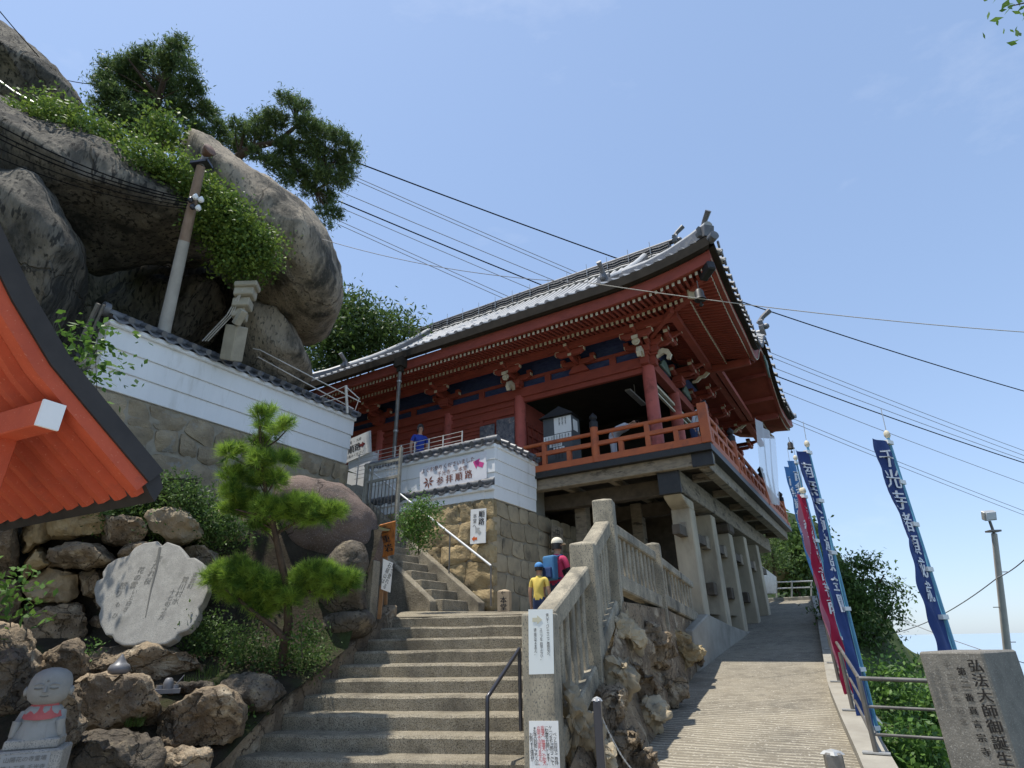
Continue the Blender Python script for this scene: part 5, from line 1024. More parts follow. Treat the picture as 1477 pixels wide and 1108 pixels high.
# pottery shell and roof tile ornament
c = at(170, 973, 5.6); M_CER = mat('grey glazed pottery', (0.17, 0.17, 0.175), (0.12, 0.12, 0.125), 8, 0.4, 0.1, 40, 0.5)
MB().lathe([(0.05, 0), (0.088, 0.015), (0.1, 0.05), (0.085, 0.085), (0.06, 0.10), (0.055, 0.105), (0.035, 0.135), (0.033, 0.14), (0.016, 0.165), (0.004, 0.185)], c, 18).build('pottery_shell', M_CER, origin=c, smooth=50, label='small grey pottery turban shell ornament on the square brown rock', cat='ornament')
c = at(240, 1000, 5.75); tn = MB().box(c + Zd * 0.02, jx * 0.12, jy * 0.08, Zd * 0.02)
for s in (-1, 1): tn.lathe([(0.035, 0), (0.03, 0.04)], c + jx * s * 0.07 + Zd * 0.035, 10)
tn.lathe([(0.045, 0), (0.05, 0.05), (0.035, 0.09), (0.02, 0.10)], c + Zd * 0.04, 12).tube([c + jx * 0.06 + Zd * 0.06, c + jx * 0.13 + Zd * 0.16], 0.006, 6)
tn.build('tile_ornament', M_CER, origin=c, smooth=40, label='little dark roof tile ornament with a round knob between rocks', cat='ornament')
# ============================================================ vegetation
def lmat(n, c, c2, t=0.35): return mat(n, c, c2, 1.6, 0.55, 0, spec=0.35, trans=t, c3=tuple(x * 0.55 for x in c), c3scale=5, c3lo=0.5, c3hi=0.7, detail=3)
LM_PINE = [lmat('pine needles dark', (0.065, 0.11, 0.04), (0.085, 0.135, 0.045), 0.4), lmat('pine needles mid', (0.13, 0.19, 0.055), (0.15, 0.22, 0.065), 0.4)]
LM_VINE = [lmat('creeper leaf bright', (0.20, 0.28, 0.045), (0.15, 0.23, 0.04)), lmat('creeper leaf deep', (0.08, 0.15, 0.03), (0.10, 0.17, 0.035))]
LM_BAM = [lmat('bamboo leaf', (0.12, 0.19, 0.045), (0.09, 0.15, 0.035)), lmat('bamboo leaf deep', (0.055, 0.10, 0.028), (0.07, 0.12, 0.035))]
LM_BUSH = [lmat('shrub leaf', (0.12, 0.20, 0.045), (0.09, 0.16, 0.035)), lmat('shrub leaf deep', (0.055, 0.105, 0.028), (0.07, 0.13, 0.032))]
LM_YNG = [lmat('fresh leaf', (0.11, 0.22, 0.035), (0.14, 0.25, 0.05)), lmat('fresh leaf deep', (0.06, 0.14, 0.028), (0.08, 0.16, 0.03))]
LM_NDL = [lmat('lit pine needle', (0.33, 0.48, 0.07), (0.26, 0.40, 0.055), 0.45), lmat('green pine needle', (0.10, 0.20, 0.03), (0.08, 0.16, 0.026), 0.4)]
M_BARK = mat('pine bark', (0.11, 0.078, 0.055), (0.06, 0.045, 0.035), 14, 0.95, 1.0, 30, 0.1, stretch=(1, 1, 0.4), bdist=0.02)
M_TWIG = mat('grey twig', (0.10, 0.085, 0.065), (0.07, 0.06, 0.045), 10, 0.9)
def quads(V, name, mats, parent, mi, origin):
    n, k = V.shape[0], V.shape[1]; me = bpy.data.meshes.new('m'); V = V - np.array(origin)
    me.vertices.add(n * k); me.vertices.foreach_set('co', V.reshape(-1).astype(np.float32)); me.loops.add(n * k); me.loops.foreach_set('vertex_index', np.arange(n * k, dtype=np.int32))
    me.polygons.add(n); me.polygons.foreach_set('loop_start', np.arange(0, n * k, k, dtype=np.int32)); me.polygons.foreach_set('loop_total', np.full(n, k, dtype=np.int32))
    for m in mats: me.materials.append(m)
    me.polygons.foreach_set('material_index', mi.astype(np.int32)); me.update(calc_edges=True); me.validate()
    return link(name, me, parent, origin)
def rnd_unit(n, r_): v = r_.normal(size=(n, 3)); return v / np.linalg.norm(v, axis=1)[:, None]
def foliage(blobs, d, n, size, mats, parent, name='foliage', seed=0, aspect=0.5, depth=1.0, clump=10, droop=0.0, shell=0.55, dj=0.0, up=0.3, flat=1.0, spread=2.0):
    # blobs: (px, py, r_px[, d]); leaves gather in small sprays through each blob's volume
    r_ = np.random.default_rng(seed + 100); V = []; MI = []; tot = sum(b[2] ** 2 for b in blobs)
    for bl in blobs:
        x, y, rp = bl[:3]; dd = bl[3] if len(bl) > 3 else d + r_.uniform(-dj, dj); c = at(x, y, dd); rad = rp * dd / CAM_F
        m = max(clump, int(n * rp * rp / tot)); nc = max(1, m // clump)
        cc = rnd_unit(nc, r_) * (shell + (1 - shell) * r_.random((nc, 1))) ** 0.7 * rad * (0.85 + 0.35 * r_.random((nc, 1))); cc[:, 2] *= flat
        cc = cc * np.array([1, depth, 1]) + c
        sp = size * spread
        p = np.repeat(cc, clump, 0) + r_.normal(size=(nc * clump, 3)) * sp * np.array([1, 1, 0.7]); k = len(p)
        ax = rnd_unit(k, r_); ax[:, 2] -= droop; ax /= np.linalg.norm(ax, axis=1)[:, None]
        nn = rnd_unit(k, r_) * 0.9 + np.array([0, 0, up]); sd_v = np.cross(ax, nn); sd_v /= (np.linalg.norm(sd_v, axis=1)[:, None] + 1e-9)
        L = size * (0.6 + 0.8 * r_.random((k, 1))); w = L * aspect * 0.5
        q = np.stack([p - ax * L * 0.5, p + sd_v * w - ax * L * 0.08, p + ax * L * 0.5, p - sd_v * w - ax * L * 0.08], 1)
        V.append(q); MI.append((r_.random(nc) < 0.45).repeat(clump))
    V = np.concatenate(V); MI = np.concatenate(MI)
    return quads(V, name, mats, parent, MI, WLOC[parent.name])
def needles(blobs, d, tufts, nper, length, width, mats, parent, name='foliage', seed=0, up=0.5, flat=0.7, dj=0.1, gap=1.0):
    r_ = np.random.default_rng(seed + 300); V = []; MI = []; tot = sum(b[2] ** 2 for b in blobs)
    for bl in blobs:
        x, y, rp = bl[:3]; dd = bl[3] if len(bl) > 3 else d + r_.uniform(-dj, dj); c = at(x, y, dd); rad = rp * dd / CAM_F
        nt_ = max(4, int(tufts * rp * rp / tot)); u = rnd_unit(nt_, r_); off = u * (0.35 + 0.65 * r_.random((nt_, 1))) * rad; off[:, 2] *= flat
        cc = c + off; dirs = u * 0.9 + np.array([0, 0, up]) + r_.normal(size=(nt_, 3)) * 0.25; dirs /= np.linalg.norm(dirs, axis=1)[:, None]
        P = np.repeat(cc, nper, 0); Dm = np.repeat(dirs, nper, 0); k = len(P)
        along = r_.random((k, 1)) * length * 0.9
        nd = Dm * 0.75 + rnd_unit(k, r_) * 0.75; nd /= np.linalg.norm(nd, axis=1)[:, None]
        sv = np.cross(nd, rnd_unit(k, r_)); sv /= (np.linalg.norm(sv, axis=1)[:, None] + 1e-9)
        b0 = P + Dm * along; L = length * (0.7 + 0.5 * r_.random((k, 1)))
        V.append(np.stack([b0 - sv * width / 2, b0 + sv * width / 2, b0 + nd * L], 1)); MI.append((r_.random(nt_) < 0.4).repeat(nper))
    return quads(np.concatenate(V), name, mats, parent, np.concatenate(MI), WLOC[parent.name])
def limb(px, d, r0, r1, parent, name='trunk', m=None, n=8):
    pts = [at(p[0], p[1], p[2] if len(p) > 2 else d) for p in px]; k = len(pts)
    return MB().tube(pts, [r0 + (r1 - r0) * i / (k - 1) for i in range(k)], n).build(name, m or M_BARK, parent, smooth=60)
def twigs(blobs, d, trunk, parent, r0=0.035, every=1, m=None):
    for i, b in enumerate(blobs):
        if i % every: continue
        t_ = min(trunk, key=lambda q: math.hypot(q[0] - b[0], (q[1] - b[1] - 25) * 1.3)); mx_, my_ = (t_[0] + b[0]) / 2 + (i % 3 - 1) * 3, (t_[1] + b[1]) / 2 - 4
        limb([t_, (mx_, my_), (b[0], b[1])], d, r0, r0 * 0.25, parent, 'branch', m, 5)
# --- two pines on the boulders
t = empty('pine_tree', at(235, 260, 19), 'dark pine with a tall ragged crown rising behind the shrub covered boulder', 'tree', 'pines on the boulders')
limb([(235, 270), (228, 220), (222, 170), (235, 120), (248, 80)], 19, 0.22, 0.04, t)
for q in ([(225, 190), (190, 150), (160, 110)], [(224, 170), (270, 150), (305, 175)], [(228, 140), (200, 105), (185, 85)], [(230, 215), (280, 195), (325, 205)], [(226, 200), (170, 180), (140, 165)]): limb(q, 19, 0.08, 0.02, t, 'branch', n=5)
bl = [(x, y, r_ * 0.64) for x, y, r_ in [(188, 98, 26), (160, 100, 22), (150, 120, 20), (205, 85, 20), (250, 72, 20), (262, 62, 12), (240, 92, 22), (270, 95, 16), (165, 140, 26), (200, 125, 30), (240, 125, 28), (275, 125, 24), (215, 160, 28), (180, 165, 26), (260, 160, 28), (298, 160, 20), (150, 168, 18), (140, 150, 12), (200, 192, 24), (240, 195, 24), (285, 192, 24), (315, 185, 16), (330, 200, 14), (160, 190, 16), (220, 75, 12), (310, 210, 16), (345, 215, 12)]]
twigs(bl, 19, [(228, 220), (224, 190), (222, 170), (228, 145), (235, 120), (248, 80)], t)
foliage(bl, 19, 26000, 0.13, LM_PINE, t, 'crown', seed=1, aspect=0.22, clump=16, dj=0.8, shell=0.2, flat=0.8, spread=1.3, up=1.0)
needles(bl, 19, 2600, 16, 0.15, 0.022, LM_PINE, t, 'needle_sprays', seed=2, dj=0.8, flat=0.8)
t = empty('pine_tree', at(345, 250, 18.5), 'windswept pine with a crooked limb leaning out beside the egg shaped boulder', 'tree', 'pines on the boulders')
limb([(330, 260), (345, 225), (365, 212), (400, 205), (430, 180), (425, 150)], 18.5, 0.16, 0.03, t)
for q in ([(365, 212), (385, 235), (430, 245), (480, 250)], [(400, 205), (450, 205), (500, 225)], [(430, 245), (455, 275), (475, 310)], [(345, 225), (350, 200), (355, 180)]): limb(q, 18.5, 0.07, 0.02, t, 'branch', n=5)
bl = [(x, y, r_ * 0.75) for x, y, r_ in [(425, 150, 13), (410, 142, 10), (440, 152, 9), (398, 172, 20), (372, 178, 14), (440, 182, 22), (380, 195, 16), (355, 190, 14), (468, 190, 16), (490, 200, 16), (508, 215, 12), (512, 232, 9), (415, 212, 22), (455, 218, 24), (488, 232, 18), (350, 212, 14), (395, 235, 18), (430, 245, 20), (465, 252, 22), (492, 262, 14), (445, 272, 14), (472, 285, 16), (482, 308, 12), (462, 305, 9), (470, 325, 7), (500, 250, 12), (368, 222, 12), (340, 180, 10), (415, 258, 14)]]
twigs(bl, 18.5, [(345, 225), (365, 212), (400, 205), (430, 245), (430, 180), (465, 250), (455, 275)], t)
foliage(bl, 18.5, 20000, 0.12, LM_PINE, t, 'crown', seed=3, aspect=0.22, clump=16, dj=0.6, shell=0.2, flat=0.8, spread=1.3, up=1.0)
needles(bl, 18.5, 2200, 16, 0.14, 0.02, LM_PINE, t, 'needle_sprays', seed=4, dj=0.6)
# --- creeper along the boulder top
t = empty('creeper', at(250, 280, 12.3), 'bright green creeper and low shrubs trailing along the top of the broad boulder', 'creeper')
bl = [(20, 165, 12), (40, 172, 14), (75, 165, 18), (110, 195, 18), (140, 215, 18), (190, 250, 18), (225, 240, 20), (265, 275, 22), (270, 300, 16), (325, 290, 20), (330, 330, 26), (375, 340, 16), (355, 375, 22), (320, 375, 16), (30, 158, 10), (55, 160, 14), (70, 140, 9), (90, 175, 22), (125, 188, 24), (150, 200, 20), (165, 212, 26), (205, 232, 26), (245, 255, 26), (180, 235, 18), (215, 262, 18), (280, 262, 24), (255, 285, 18), (290, 300, 24), (318, 312, 28), (350, 325, 26), (335, 350, 30), (362, 356, 26), (380, 372, 16), (345, 385, 22), (370, 392, 14), (300, 330, 20), (395, 352, 10), (110, 160, 12), (270, 232, 12), (300, 280, 20), (60, 180, 14)]
foliage(bl, 11.9, 30000, 0.075, LM_VINE, t, 'foliage', seed=5, aspect=0.6, clump=8, dj=0.35, up=0.8, shell=0.4)
for q in ([(150, 230), (220, 280), (270, 330)], [(280, 300), (300, 350), (330, 400)], [(240, 260), (260, 300), (285, 330)], [(300, 330), (335, 370), (350, 410)]): limb(q, 12.5, 0.03, 0.015, t, 'stem', M_TWIG, 5)
t = empty('shrub', at(235, 205, 13.5), 'round dark shrub standing between the pine and the creeper', 'shrub')
foliage([(235, 185, 18), (222, 198, 14), (248, 200, 14), (235, 170, 10)], 13.6, 1400, 0.10, LM_VINE[::-1], t, seed=6, aspect=0.55, clump=8); limb([(235, 215), (235, 185)], 13.6, 0.04, 0.02, t, 'stem', M_TWIG, 5)
# --- bamboo and trees behind the hall
t = empty('bamboo_thicket', at(500, 540, 26), 'yellow green bamboo thicket between the egg shaped boulder and temple roof', 'bamboo')
foliage([(500, 455, 20), (515, 440, 12), (482, 480, 24), (470, 455, 12), (525, 470, 22), (548, 468, 16), (560, 478, 16), (580, 468, 11), (588, 482, 8), (510, 500, 24), (485, 515, 20), (450, 505, 14), (535, 500, 18), (462, 530, 14), (495, 440, 9), (455, 485, 12), (568, 492, 12), (440, 520, 10)], 26, 12000, 0.26, LM_BAM, t, seed=7, aspect=0.3, clump=12, droop=0.4, dj=1.2, shell=0.3)
for x in (470, 500, 530): limb([(x, 560), (x + 4, 500), (x + 8, 460)], 26, 0.05, 0.02, t, 'culm', M_TWIG, 5)
# --- trees to the right beyond the ramp
t = empty('tree', at(1250, 1010, 15), 'layered broadleaf tree standing beyond the flags and ramp railing', 'tree')
limb([(1262, 1060), (1252, 980), (1245, 930), (1240, 880), (1245, 830)], 15, 0.13, 0.03, t)
for q in ([(1247, 940), (1270, 905), (1290, 868)], [(1243, 900), (1215, 870), (1200, 835)], [(1248, 950), (1270, 935), (1285, 905)], [(1243, 880), (1262, 850), (1275, 830)]): limb(q, 15, 0.05, 0.015, t, 'branch', n=5)
foliage([(1238, 815, 18), (1258, 815, 12), (1222, 838, 20), (1262, 845, 18), (1285, 852, 12), (1295, 852, 7), (1240, 862, 22), (1270, 878, 18), (1288, 888, 10), (1215, 875, 18), (1235, 898, 20), (1262, 912, 14), (1215, 910, 14), (1240, 930, 14), (1205, 820, 14), (1200, 850, 14), (1258, 945, 9), (1280, 918, 7), (1195, 880, 12), (1230, 950, 8)], 15, 9000, 0.10, LM_BUSH, t, 'crown', seed=8, aspect=0.5, clump=12, dj=0.6, shell=0.3, flat=0.45, up=1.2)
t = empty('tree', at(1150, 860, 30), 'green tree partly hidden behind the balcony end and flags', 'tree')
limb([(1150, 880), (1150, 820), (1152, 780)], 30, 0.2, 0.05, t)
foliage([(1150, 770, 16), (1140, 790, 14), (1160, 795, 16), (1148, 815, 16), (1165, 825, 14), (1140, 840, 12), (1158, 848, 14), (1172, 800, 10)], 30, 3500, 0.28, LM_BUSH, t, 'crown', seed=9, clump=10, dj=1.0, shell=0.3)
t = empty('pine_tree', at(1115, 850, 24), 'small pale clipped pine in front of the distant awning', 'tree')
limb([(1118, 855), (1116, 815), (1112, 785)], 24, 0.08, 0.03, t)
foliage([(1110, 785, 9), (1104, 795, 7), (1120, 808, 9), (1130, 812, 8), (1112, 812, 7), (1118, 778, 6)], 24, 1500, 0.14, LM_BAM, t, 'crown', seed=10, aspect=0.25, clump=10, flat=0.6)
# --- slope shrubs right
t = empty('hedge', at(1320, 1100, 8.6), 'sunlit green shrubbery filling the slope below the ramp railing', 'shrubbery')
foliage([(1275, 990, 14), (1300, 985, 18), (1330, 1000, 22), (1290, 1020, 24), (1325, 1040, 28), (1360, 1030, 26), (1280, 1060, 26), (1310, 1080, 30), (1350, 1085, 32), (1265, 1100, 24), (1300, 1125, 34), (1345, 1140, 36), (1390, 1080, 30), (1385, 1020, 20), (1255, 1035, 14), (1400, 1140, 30), (1240, 985, 12, 9.5), (1262, 965, 12, 9.5), (1300, 960, 14, 10), (1335, 975, 14, 10), (1220, 1000, 10, 9.5), (1290, 1085, 20, 6.4), (1322, 1095, 24, 6.3), (1358, 1100, 24, 6.3), (1278, 1112, 18, 6.2), (1320, 1125, 24, 6.1), (1300, 1060, 14, 6.8)], 8.6, 13500, 0.085, LM_YNG, t, seed=11, aspect=0.5, clump=9, dj=0.4, up=0.8, shell=0.4)
for x in (1290, 1330, 1370): limb([(x, 1220), (x - 3, 1120), (x - 5, 1030)], 8.7, 0.03, 0.012, t, 'stem', M_TWIG, 5)
# --- garden shrubs
t = empty('shrub', at(230, 830, 7.7), 'feathery shrub spilling over the dry stone wall below the masonry', 'shrub')
foliage([(145, 742, 20), (170, 735, 22), (200, 730, 24), (235, 735, 26), (270, 740, 26), (300, 752, 24), (225, 700, 14), (262, 705, 18), (290, 720, 16), (322, 745, 16), (200, 758, 14), (235, 762, 16), (270, 768, 18), (305, 775, 16), (330, 775, 14), (250, 690, 9), (150, 720, 12), (345, 760, 12)], 8.0, 11000, 0.055, LM_BUSH, t, seed=12, aspect=0.42, clump=10, dj=0.25, up=0.8, shell=0.35)
for q in ([(230, 830), (225, 770), (200, 725)], [(240, 830), (270, 770), (300, 735)], [(225, 820), (180, 780), (150, 745)], [(265, 830), (300, 790), (325, 765)]): limb(q, 8.05, 0.015, 0.006, t, 'stem', M_TWIG, 5)
t = empty('shrub', at(370, 985, 6.7), 'dark glossy ground shrubs in the shade under the foreground pine', 'shrub')
foliage([(280, 905, 16), (300, 895, 14), (285, 930, 20), (320, 920, 24), (355, 930, 26), (395, 945, 24), (430, 940, 20), (450, 915, 14), (330, 955, 22), (370, 965, 22), (410, 970, 18), (460, 945, 14), (300, 950, 16), (440, 965, 12)], 6.75, 8000, 0.04, LM_BUSH[::-1], t, seed=13, aspect=0.5, clump=9, dj=0.2, shell=0.35, up=0.7)
for x in (300, 350, 400, 440): limb([(x, 985), (x + 3, 955), (x - 3, 925)], 6.8, 0.008, 0.004, t, 'stem', M_TWIG, 4)
t = empty('shrub', at(605, 790, 10.1), 'rounded light green shrub growing behind the handrail under the banner', 'shrub')
foliage([(604, 728, 13), (596, 742, 14), (615, 745, 15), (602, 760, 17), (618, 765, 12), (592, 770, 12), (605, 782, 12), (586, 750, 8), (622, 730, 8)], 10.15, 3200, 0.05, LM_YNG, t, seed=14, aspect=0.5, clump=8, dj=0.12, shell=0.35)
limb([(604, 800), (604, 760), (603, 735)], 10.2, 0.015, 0.006, t, 'stem', M_TWIG, 5)
for nm, lb, blb, d, n, sz, ms, sd0, st_ in (
    ('leafy_plant', 'broad leaved climber on the corner of the white plaster wall', [(128, 490, 14), (145, 480, 10), (120, 512, 14), (140, 520, 14), (112, 530, 10), (132, 545, 12), (152, 500, 8), (148, 540, 8)], 8.3, 320, 0.11, LM_YNG, 15, [(140, 570), (138, 520), (142, 475)]),
    ('leafy_plant', 'lush broad leaved weed against the dry stone wall', [(8, 845, 14), (22, 850, 12), (12, 865, 14), (30, 868, 12), (20, 885, 12), (36, 850, 8), (-8, 860, 14)], 5.5, 200, 0.075, LM_YNG, 16, [(15, 905), (14, 870), (10, 845)]),
    ('leafy_plant', 'small bright weed growing from the stair kerb', [(340, 1030, 10), (330, 1045, 12), (345, 1045, 9), (325, 1060, 12), (350, 1025, 6)], 5.75, 500, 0.035, LM_YNG, 17, [(335, 1075), (335, 1050), (340, 1030)]),
    ('leafy_plant', 'yellow green young sprouts at the edge of dark shrubs', [(432, 905, 8), (440, 890, 7), (428, 920, 9), (442, 915, 6), (435, 935, 7)], 6.4, 350, 0.035, LM_YNG, 18, [(436, 950), (434, 920), (438, 890)]),
    ('leafy_plant', 'tiny fern sprig between the rocks beside the statue', [(128, 935, 6), (138, 932, 5), (120, 940, 5)], 6.3, 120, 0.035, LM_YNG, 19, [(128, 948), (128, 938), (129, 932)])):
    t = empty(nm, at(st_[0][0], st_[0][1], d), lb, 'plant'); foliage(blb, d, n, sz, ms, t, 'leaves', seed=sd0, aspect=0.62, clump=5, up=1.2, shell=0.3); limb(st_, d, 0.007, 0.003, t, 'stem', M_TWIG, 4)
# grass tufts
M_GRASS = lmat('grass blade', (0.13, 0.20, 0.04), (0.09, 0.15, 0.03))
for x, y, d, w, lb in ((290, 990, 6.1, 26, 'sunlit grass tuft behind the brown faceted rock'), (192, 1045, 5.3, 14, 'short grass tuft on the big low rock'), (300, 975, 6.4, 18, 'thin grass at the foot of the dark shrubs')):
    t = empty('grass_tuft', at(x, y, d), lb, 'grass'); r_ = np.random.default_rng(int(x)); n = 160
    P = np.array([at(x + r_.uniform(-w, w), y + r_.uniform(-2, 4), d + r_.uniform(-0.1, 0.1)) for _ in range(n)]); dr = r_.normal(size=(n, 3)) * 0.35 + np.array([0, 0, 1]); L_ = 0.05 + 0.09 * r_.random((n, 1))
    sv = np.cross(dr, r_.normal(size=(n, 3))); sv /= np.linalg.norm(sv, axis=1)[:, None]
    quads(np.stack([P - sv * 0.003, P + sv * 0.003, P + dr * L_], 1), 'blades', [M_GRASS], t, np.zeros(n), WLOC[t.name])
# --- foreground pine
t = empty('pine_tree', at(412, 950, 6.6), 'bright green garden pine with shaped pads in front of the white wall', 'tree')
limb([(405, 960), (416, 900), (414, 850), (402, 795), (396, 765), (384, 715), (377, 655), (375, 612)], 6.6, 0.055, 0.012, t)
limb([(414, 925), (395, 905), (372, 888), (345, 865), (325, 850)], 6.5, 0.038, 0.012, t, 'branch'); limb([(415, 870), (435, 855), (465, 850), (490, 848)], 6.65, 0.03, 0.01, t, 'branch')
limb([(398, 770), (425, 755), (455, 748)], 6.65, 0.022, 0.008, t, 'branch'); limb([(390, 745), (360, 740), (340, 735)], 6.5, 0.02, 0.008, t, 'branch'); limb([(377, 650), (400, 635), (414, 620)], 6.6, 0.012, 0.006, t, 'branch'); limb([(380, 680), (350, 668), (328, 658)], 6.6, 0.012, 0.006, t, 'branch'); limb([(376, 625), (362, 640)], 6.6, 0.01, 0.006, t, 'branch')
bl = [(375, 602, 6), (386, 598, 4), (378, 618, 5), (408, 617, 6), (395, 627, 4), (372, 642, 7), (348, 655, 6), (330, 654, 6), (376, 668, 9), (398, 664, 6), (414, 668, 6), (355, 685, 9), (374, 695, 11), (332, 690, 7), (396, 694, 8), (337, 712, 9), (358, 728, 13), (384, 736, 12), (338, 738, 10),
      (412, 742, 13), (432, 742, 13), (452, 744, 13), (470, 744, 10), (484, 742, 6), (424, 730, 8), (445, 730, 7), (374, 760, 8),
      (308, 838, 9), (324, 830, 11), (342, 832, 13), (362, 838, 14), (382, 846, 13), (330, 850, 11), (350, 860, 13), (375, 866, 13), (400, 864, 11), (418, 866, 8), (345, 820, 7), (380, 882, 8),
      (432, 838, 9), (448, 830, 10), (466, 832, 12), (484, 840, 12), (500, 846, 8), (465, 850, 10), (446, 852, 8), (506, 838, 5)]
twigs(bl, 6.6, [(377, 655), (384, 715), (396, 765), (402, 795), (414, 850), (372, 888), (345, 865), (465, 850), (425, 755)], t, 0.010, 2)
bl = [(x, y, r_ * 1.15) for x, y, r_ in bl]
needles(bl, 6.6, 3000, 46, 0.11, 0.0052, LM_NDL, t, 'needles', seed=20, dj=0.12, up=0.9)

# --- overhanging sprig at the forecourt edge
t = empty('tree', (6.6, 1.2, gz(6.6, 1.2)), 'tree at the forecourt edge reaching one leafy twig in over the sky', 'tree')
tip = at(1462, 8, 3.0); MB().tube([(6.6, 1.2, gz(6.6, 1.2) - 0.3), (6.5, 1.25, 2.0), (6.3, 1.3, 4.6), (6.0, 1.3, 6.2)], [0.16, 0.13, 0.08, 0.03], 8).build('trunk', M_BARK, t, smooth=60)
MB().tube([(6.4, 1.3, 4.2), (5.0, 1.5, 4.9), at(1520, -5, 3.0), tip], [0.05, 0.03, 0.007, 0.003], 6).build('branch', M_TWIG, t, smooth=60)
foliage([(1468, 5, 10), (1455, 12, 6), (1478, 12, 8), (1490, -2, 12), (1520, -10, 22), (1570, -30, 40)], 3.0, 420, 0.045, LM_YNG, t, 'leaves', seed=31, aspect=0.45, clump=4, shell=0.2)
# ============================================================ near orange eave
M_VOR = mat('bright vermilion paint', (0.54, 0.095, 0.04), (0.44, 0.075, 0.034), 2.4, 0.6, 0.25, 40, 0.3, c3=(0.34, 0.07, 0.04), c3scale=4, c3lo=0.58, c3hi=0.75, speck=((0.58, 0.18, 0.10), 60, 0.66, 0.74), bdist=0.01)
M_ROOFB = mat('dark copper roof edge', (0.03, 0.027, 0.025), (0.045, 0.04, 0.036), 3, 0.6, 0.15, 20, 0.3)
sb = empty('shrine_building', at(60, 735, 5.0) * [1, 1, 0], 'vermilion shrine building with a sweeping dark roof edge over ribbed eave boards', 'building')
gpx = [(201, 703, 4.62), (160, 655, 4.52), (114, 601, 4.40), (57, 533, 4.25), (0, 440, 4.05), (-50, 340, 3.9), (-90, 230, 3.75)]
GC = [at(*q) for q in gpx]; EV = at(-120, 764, 6.0) - at(228, 690, 4.62); EVn = nrm(EV)
upb = [0.10 + 0.13 * min(1, i / 2.5) for i in range(7)]
nrmG = nrm(np.cross(EV, GC[3] - GC[0])); nrmG = nrmG if nrmG[2] > 0 else -nrmG
EL = np.linalg.norm(EV)
MB().grid([[g + EVn * s + nrmG * 0.05 for s in (0, EL * 0.5, EL)] for g in GC]).build('soffit', M_VOR, sb, smooth=60)
out_e = -EVn
def band(o0, o1, h0, h1, name, m):
    P = [[g + out_e * o + nrmG * (h + (0.0 if h < 0.1 else 0.0)) for o, h in ((o0, h0), (o1, h0), (o1, h1), (o0, h1), (o0, h0))] for g in GC]
    return MB().grid(P).build(name, m, sb, smooth=40)
band(-0.05, 0.03, -0.05, 0.06, 'bargeboard', M_VOR); band(-0.12, 0.05, 0.062, 0.215, 'roof_edge', M_ROOFB)
MB().grid([[g + EVn * s + nrmG * 0.213 for s in (-0.05, EL)] for g in GC]).build('roof', M_ROOFB, sb, smooth=40)
tail = (GC[0] - GC[1]); tail = nrm(tail) * 0.12
MB().prism([GC[0] + tail * k + nrmG * h for k, h in ((0, 0.055), (0, 0.21), (1, 0.15), (1.4, 0.02), (0.8, 0.03))], EV).build('eave_edge', M_ROOFB, sb)
nr = int(EL / 0.215)
for i in range(nr):
    s = 0.12 + i * 0.215; P = []
    for j, g in enumerate(GC):
        c = g + EVn * s + tail * (0.6 if j == 0 else 0); P.append([c + EVn * -0.07 + nrmG * 0.048, c + EVn * -0.035 - nrmG * 0.012, c + EVn * 0.035 - nrmG * 0.012, c + EVn * 0.07 + nrmG * 0.048])
    mb = MB().grid(P); mb.add(P[0], [(0, 1, 2, 3)]); mb.build('eave_rib', M_VOR, sb)
bp0 = at(73, 599, 4.2); bdv = nrm(EVn * [1, 1, 0])
MB().box(bp0 + bdv * 0.85 , bdv * 0.84, nrm(np.cross(bdv, Zd)) * 0.075, Zd * 0.10).build('beam', M_VOR, sb, bevel=0.008)
MB().box(bp0 + bdv * 0.0, bdv * 0.012, nrm(np.cross(bdv, Zd)) * 0.0752, Zd * 0.1002).build('beam_end', M_WHITE, sb)
MB().box(at(-14, 690, 4.5) + bdv * 0.1, bdv * 0.1, nrm(np.cross(bdv, Zd)) * 0.07, Zd * 0.10).build('beam', M_VOR, sb, bevel=0.006)
MB().box(at(-14, 690, 4.5) - bdv * 0.002, bdv * 0.01, nrm(np.cross(bdv, Zd)) * 0.071, Zd * 0.101).build('beam_end', M_WHITE, sb)
MB().box(bp0 + bdv * 0.62 - Zd * 1.45, bdv * 0.09, nrm(np.cross(bdv, Zd)) * 0.09, Zd * 1.36).build('post', M_VOR, sb, bevel=0.01)

# ============================================================ inscribed stone pillar
A_, B_, C_ = at(1328, 953, 4.05), at(1416, 940, 3.85), at(1466, 940, 4.18)
Bz = B_[2]; A2, B2, C2 = (np.array([*p[:2], Bz]) for p in (A_, B_, C_)); D2 = A2 + C2 - B2
stn = empty('stone_pillar', np.array([*((A2 + C2)[:2] / 2), -0.3]), 'thick inscribed granite pillar standing in front of the ramp railing', 'monument')
MB().prism([A2, B2, C2, D2], -Zd * 1.9).build('pillar_stone', mat('dull brown grey granite', (0.21, 0.195, 0.165), (0.15, 0.14, 0.12), 9, 0.85, 0.5, 60, 0.2, speck=((0.30, 0.285, 0.25), 110, 0.58, 0.68), bdist=0.01), stn, bevel=0.012)
sx_ = nrm(B2 - A2); wst = np.linalg.norm(B2 - A2); nst = nrm(np.cross(sx_, Zd)); nst = nst if np.dot(nst, EYE - A2) > 0 else -nst
def on_st(u, v): return A2 + sx_ * u * wst - Zd * v + nst * 0.001
M_CUT = mat('blackened carving', (0.022, 0.02, 0.018), None, rough=0.9)
sgn = 1 if np.dot(np.cross(sx_, Zd), nst) > 0 else -1
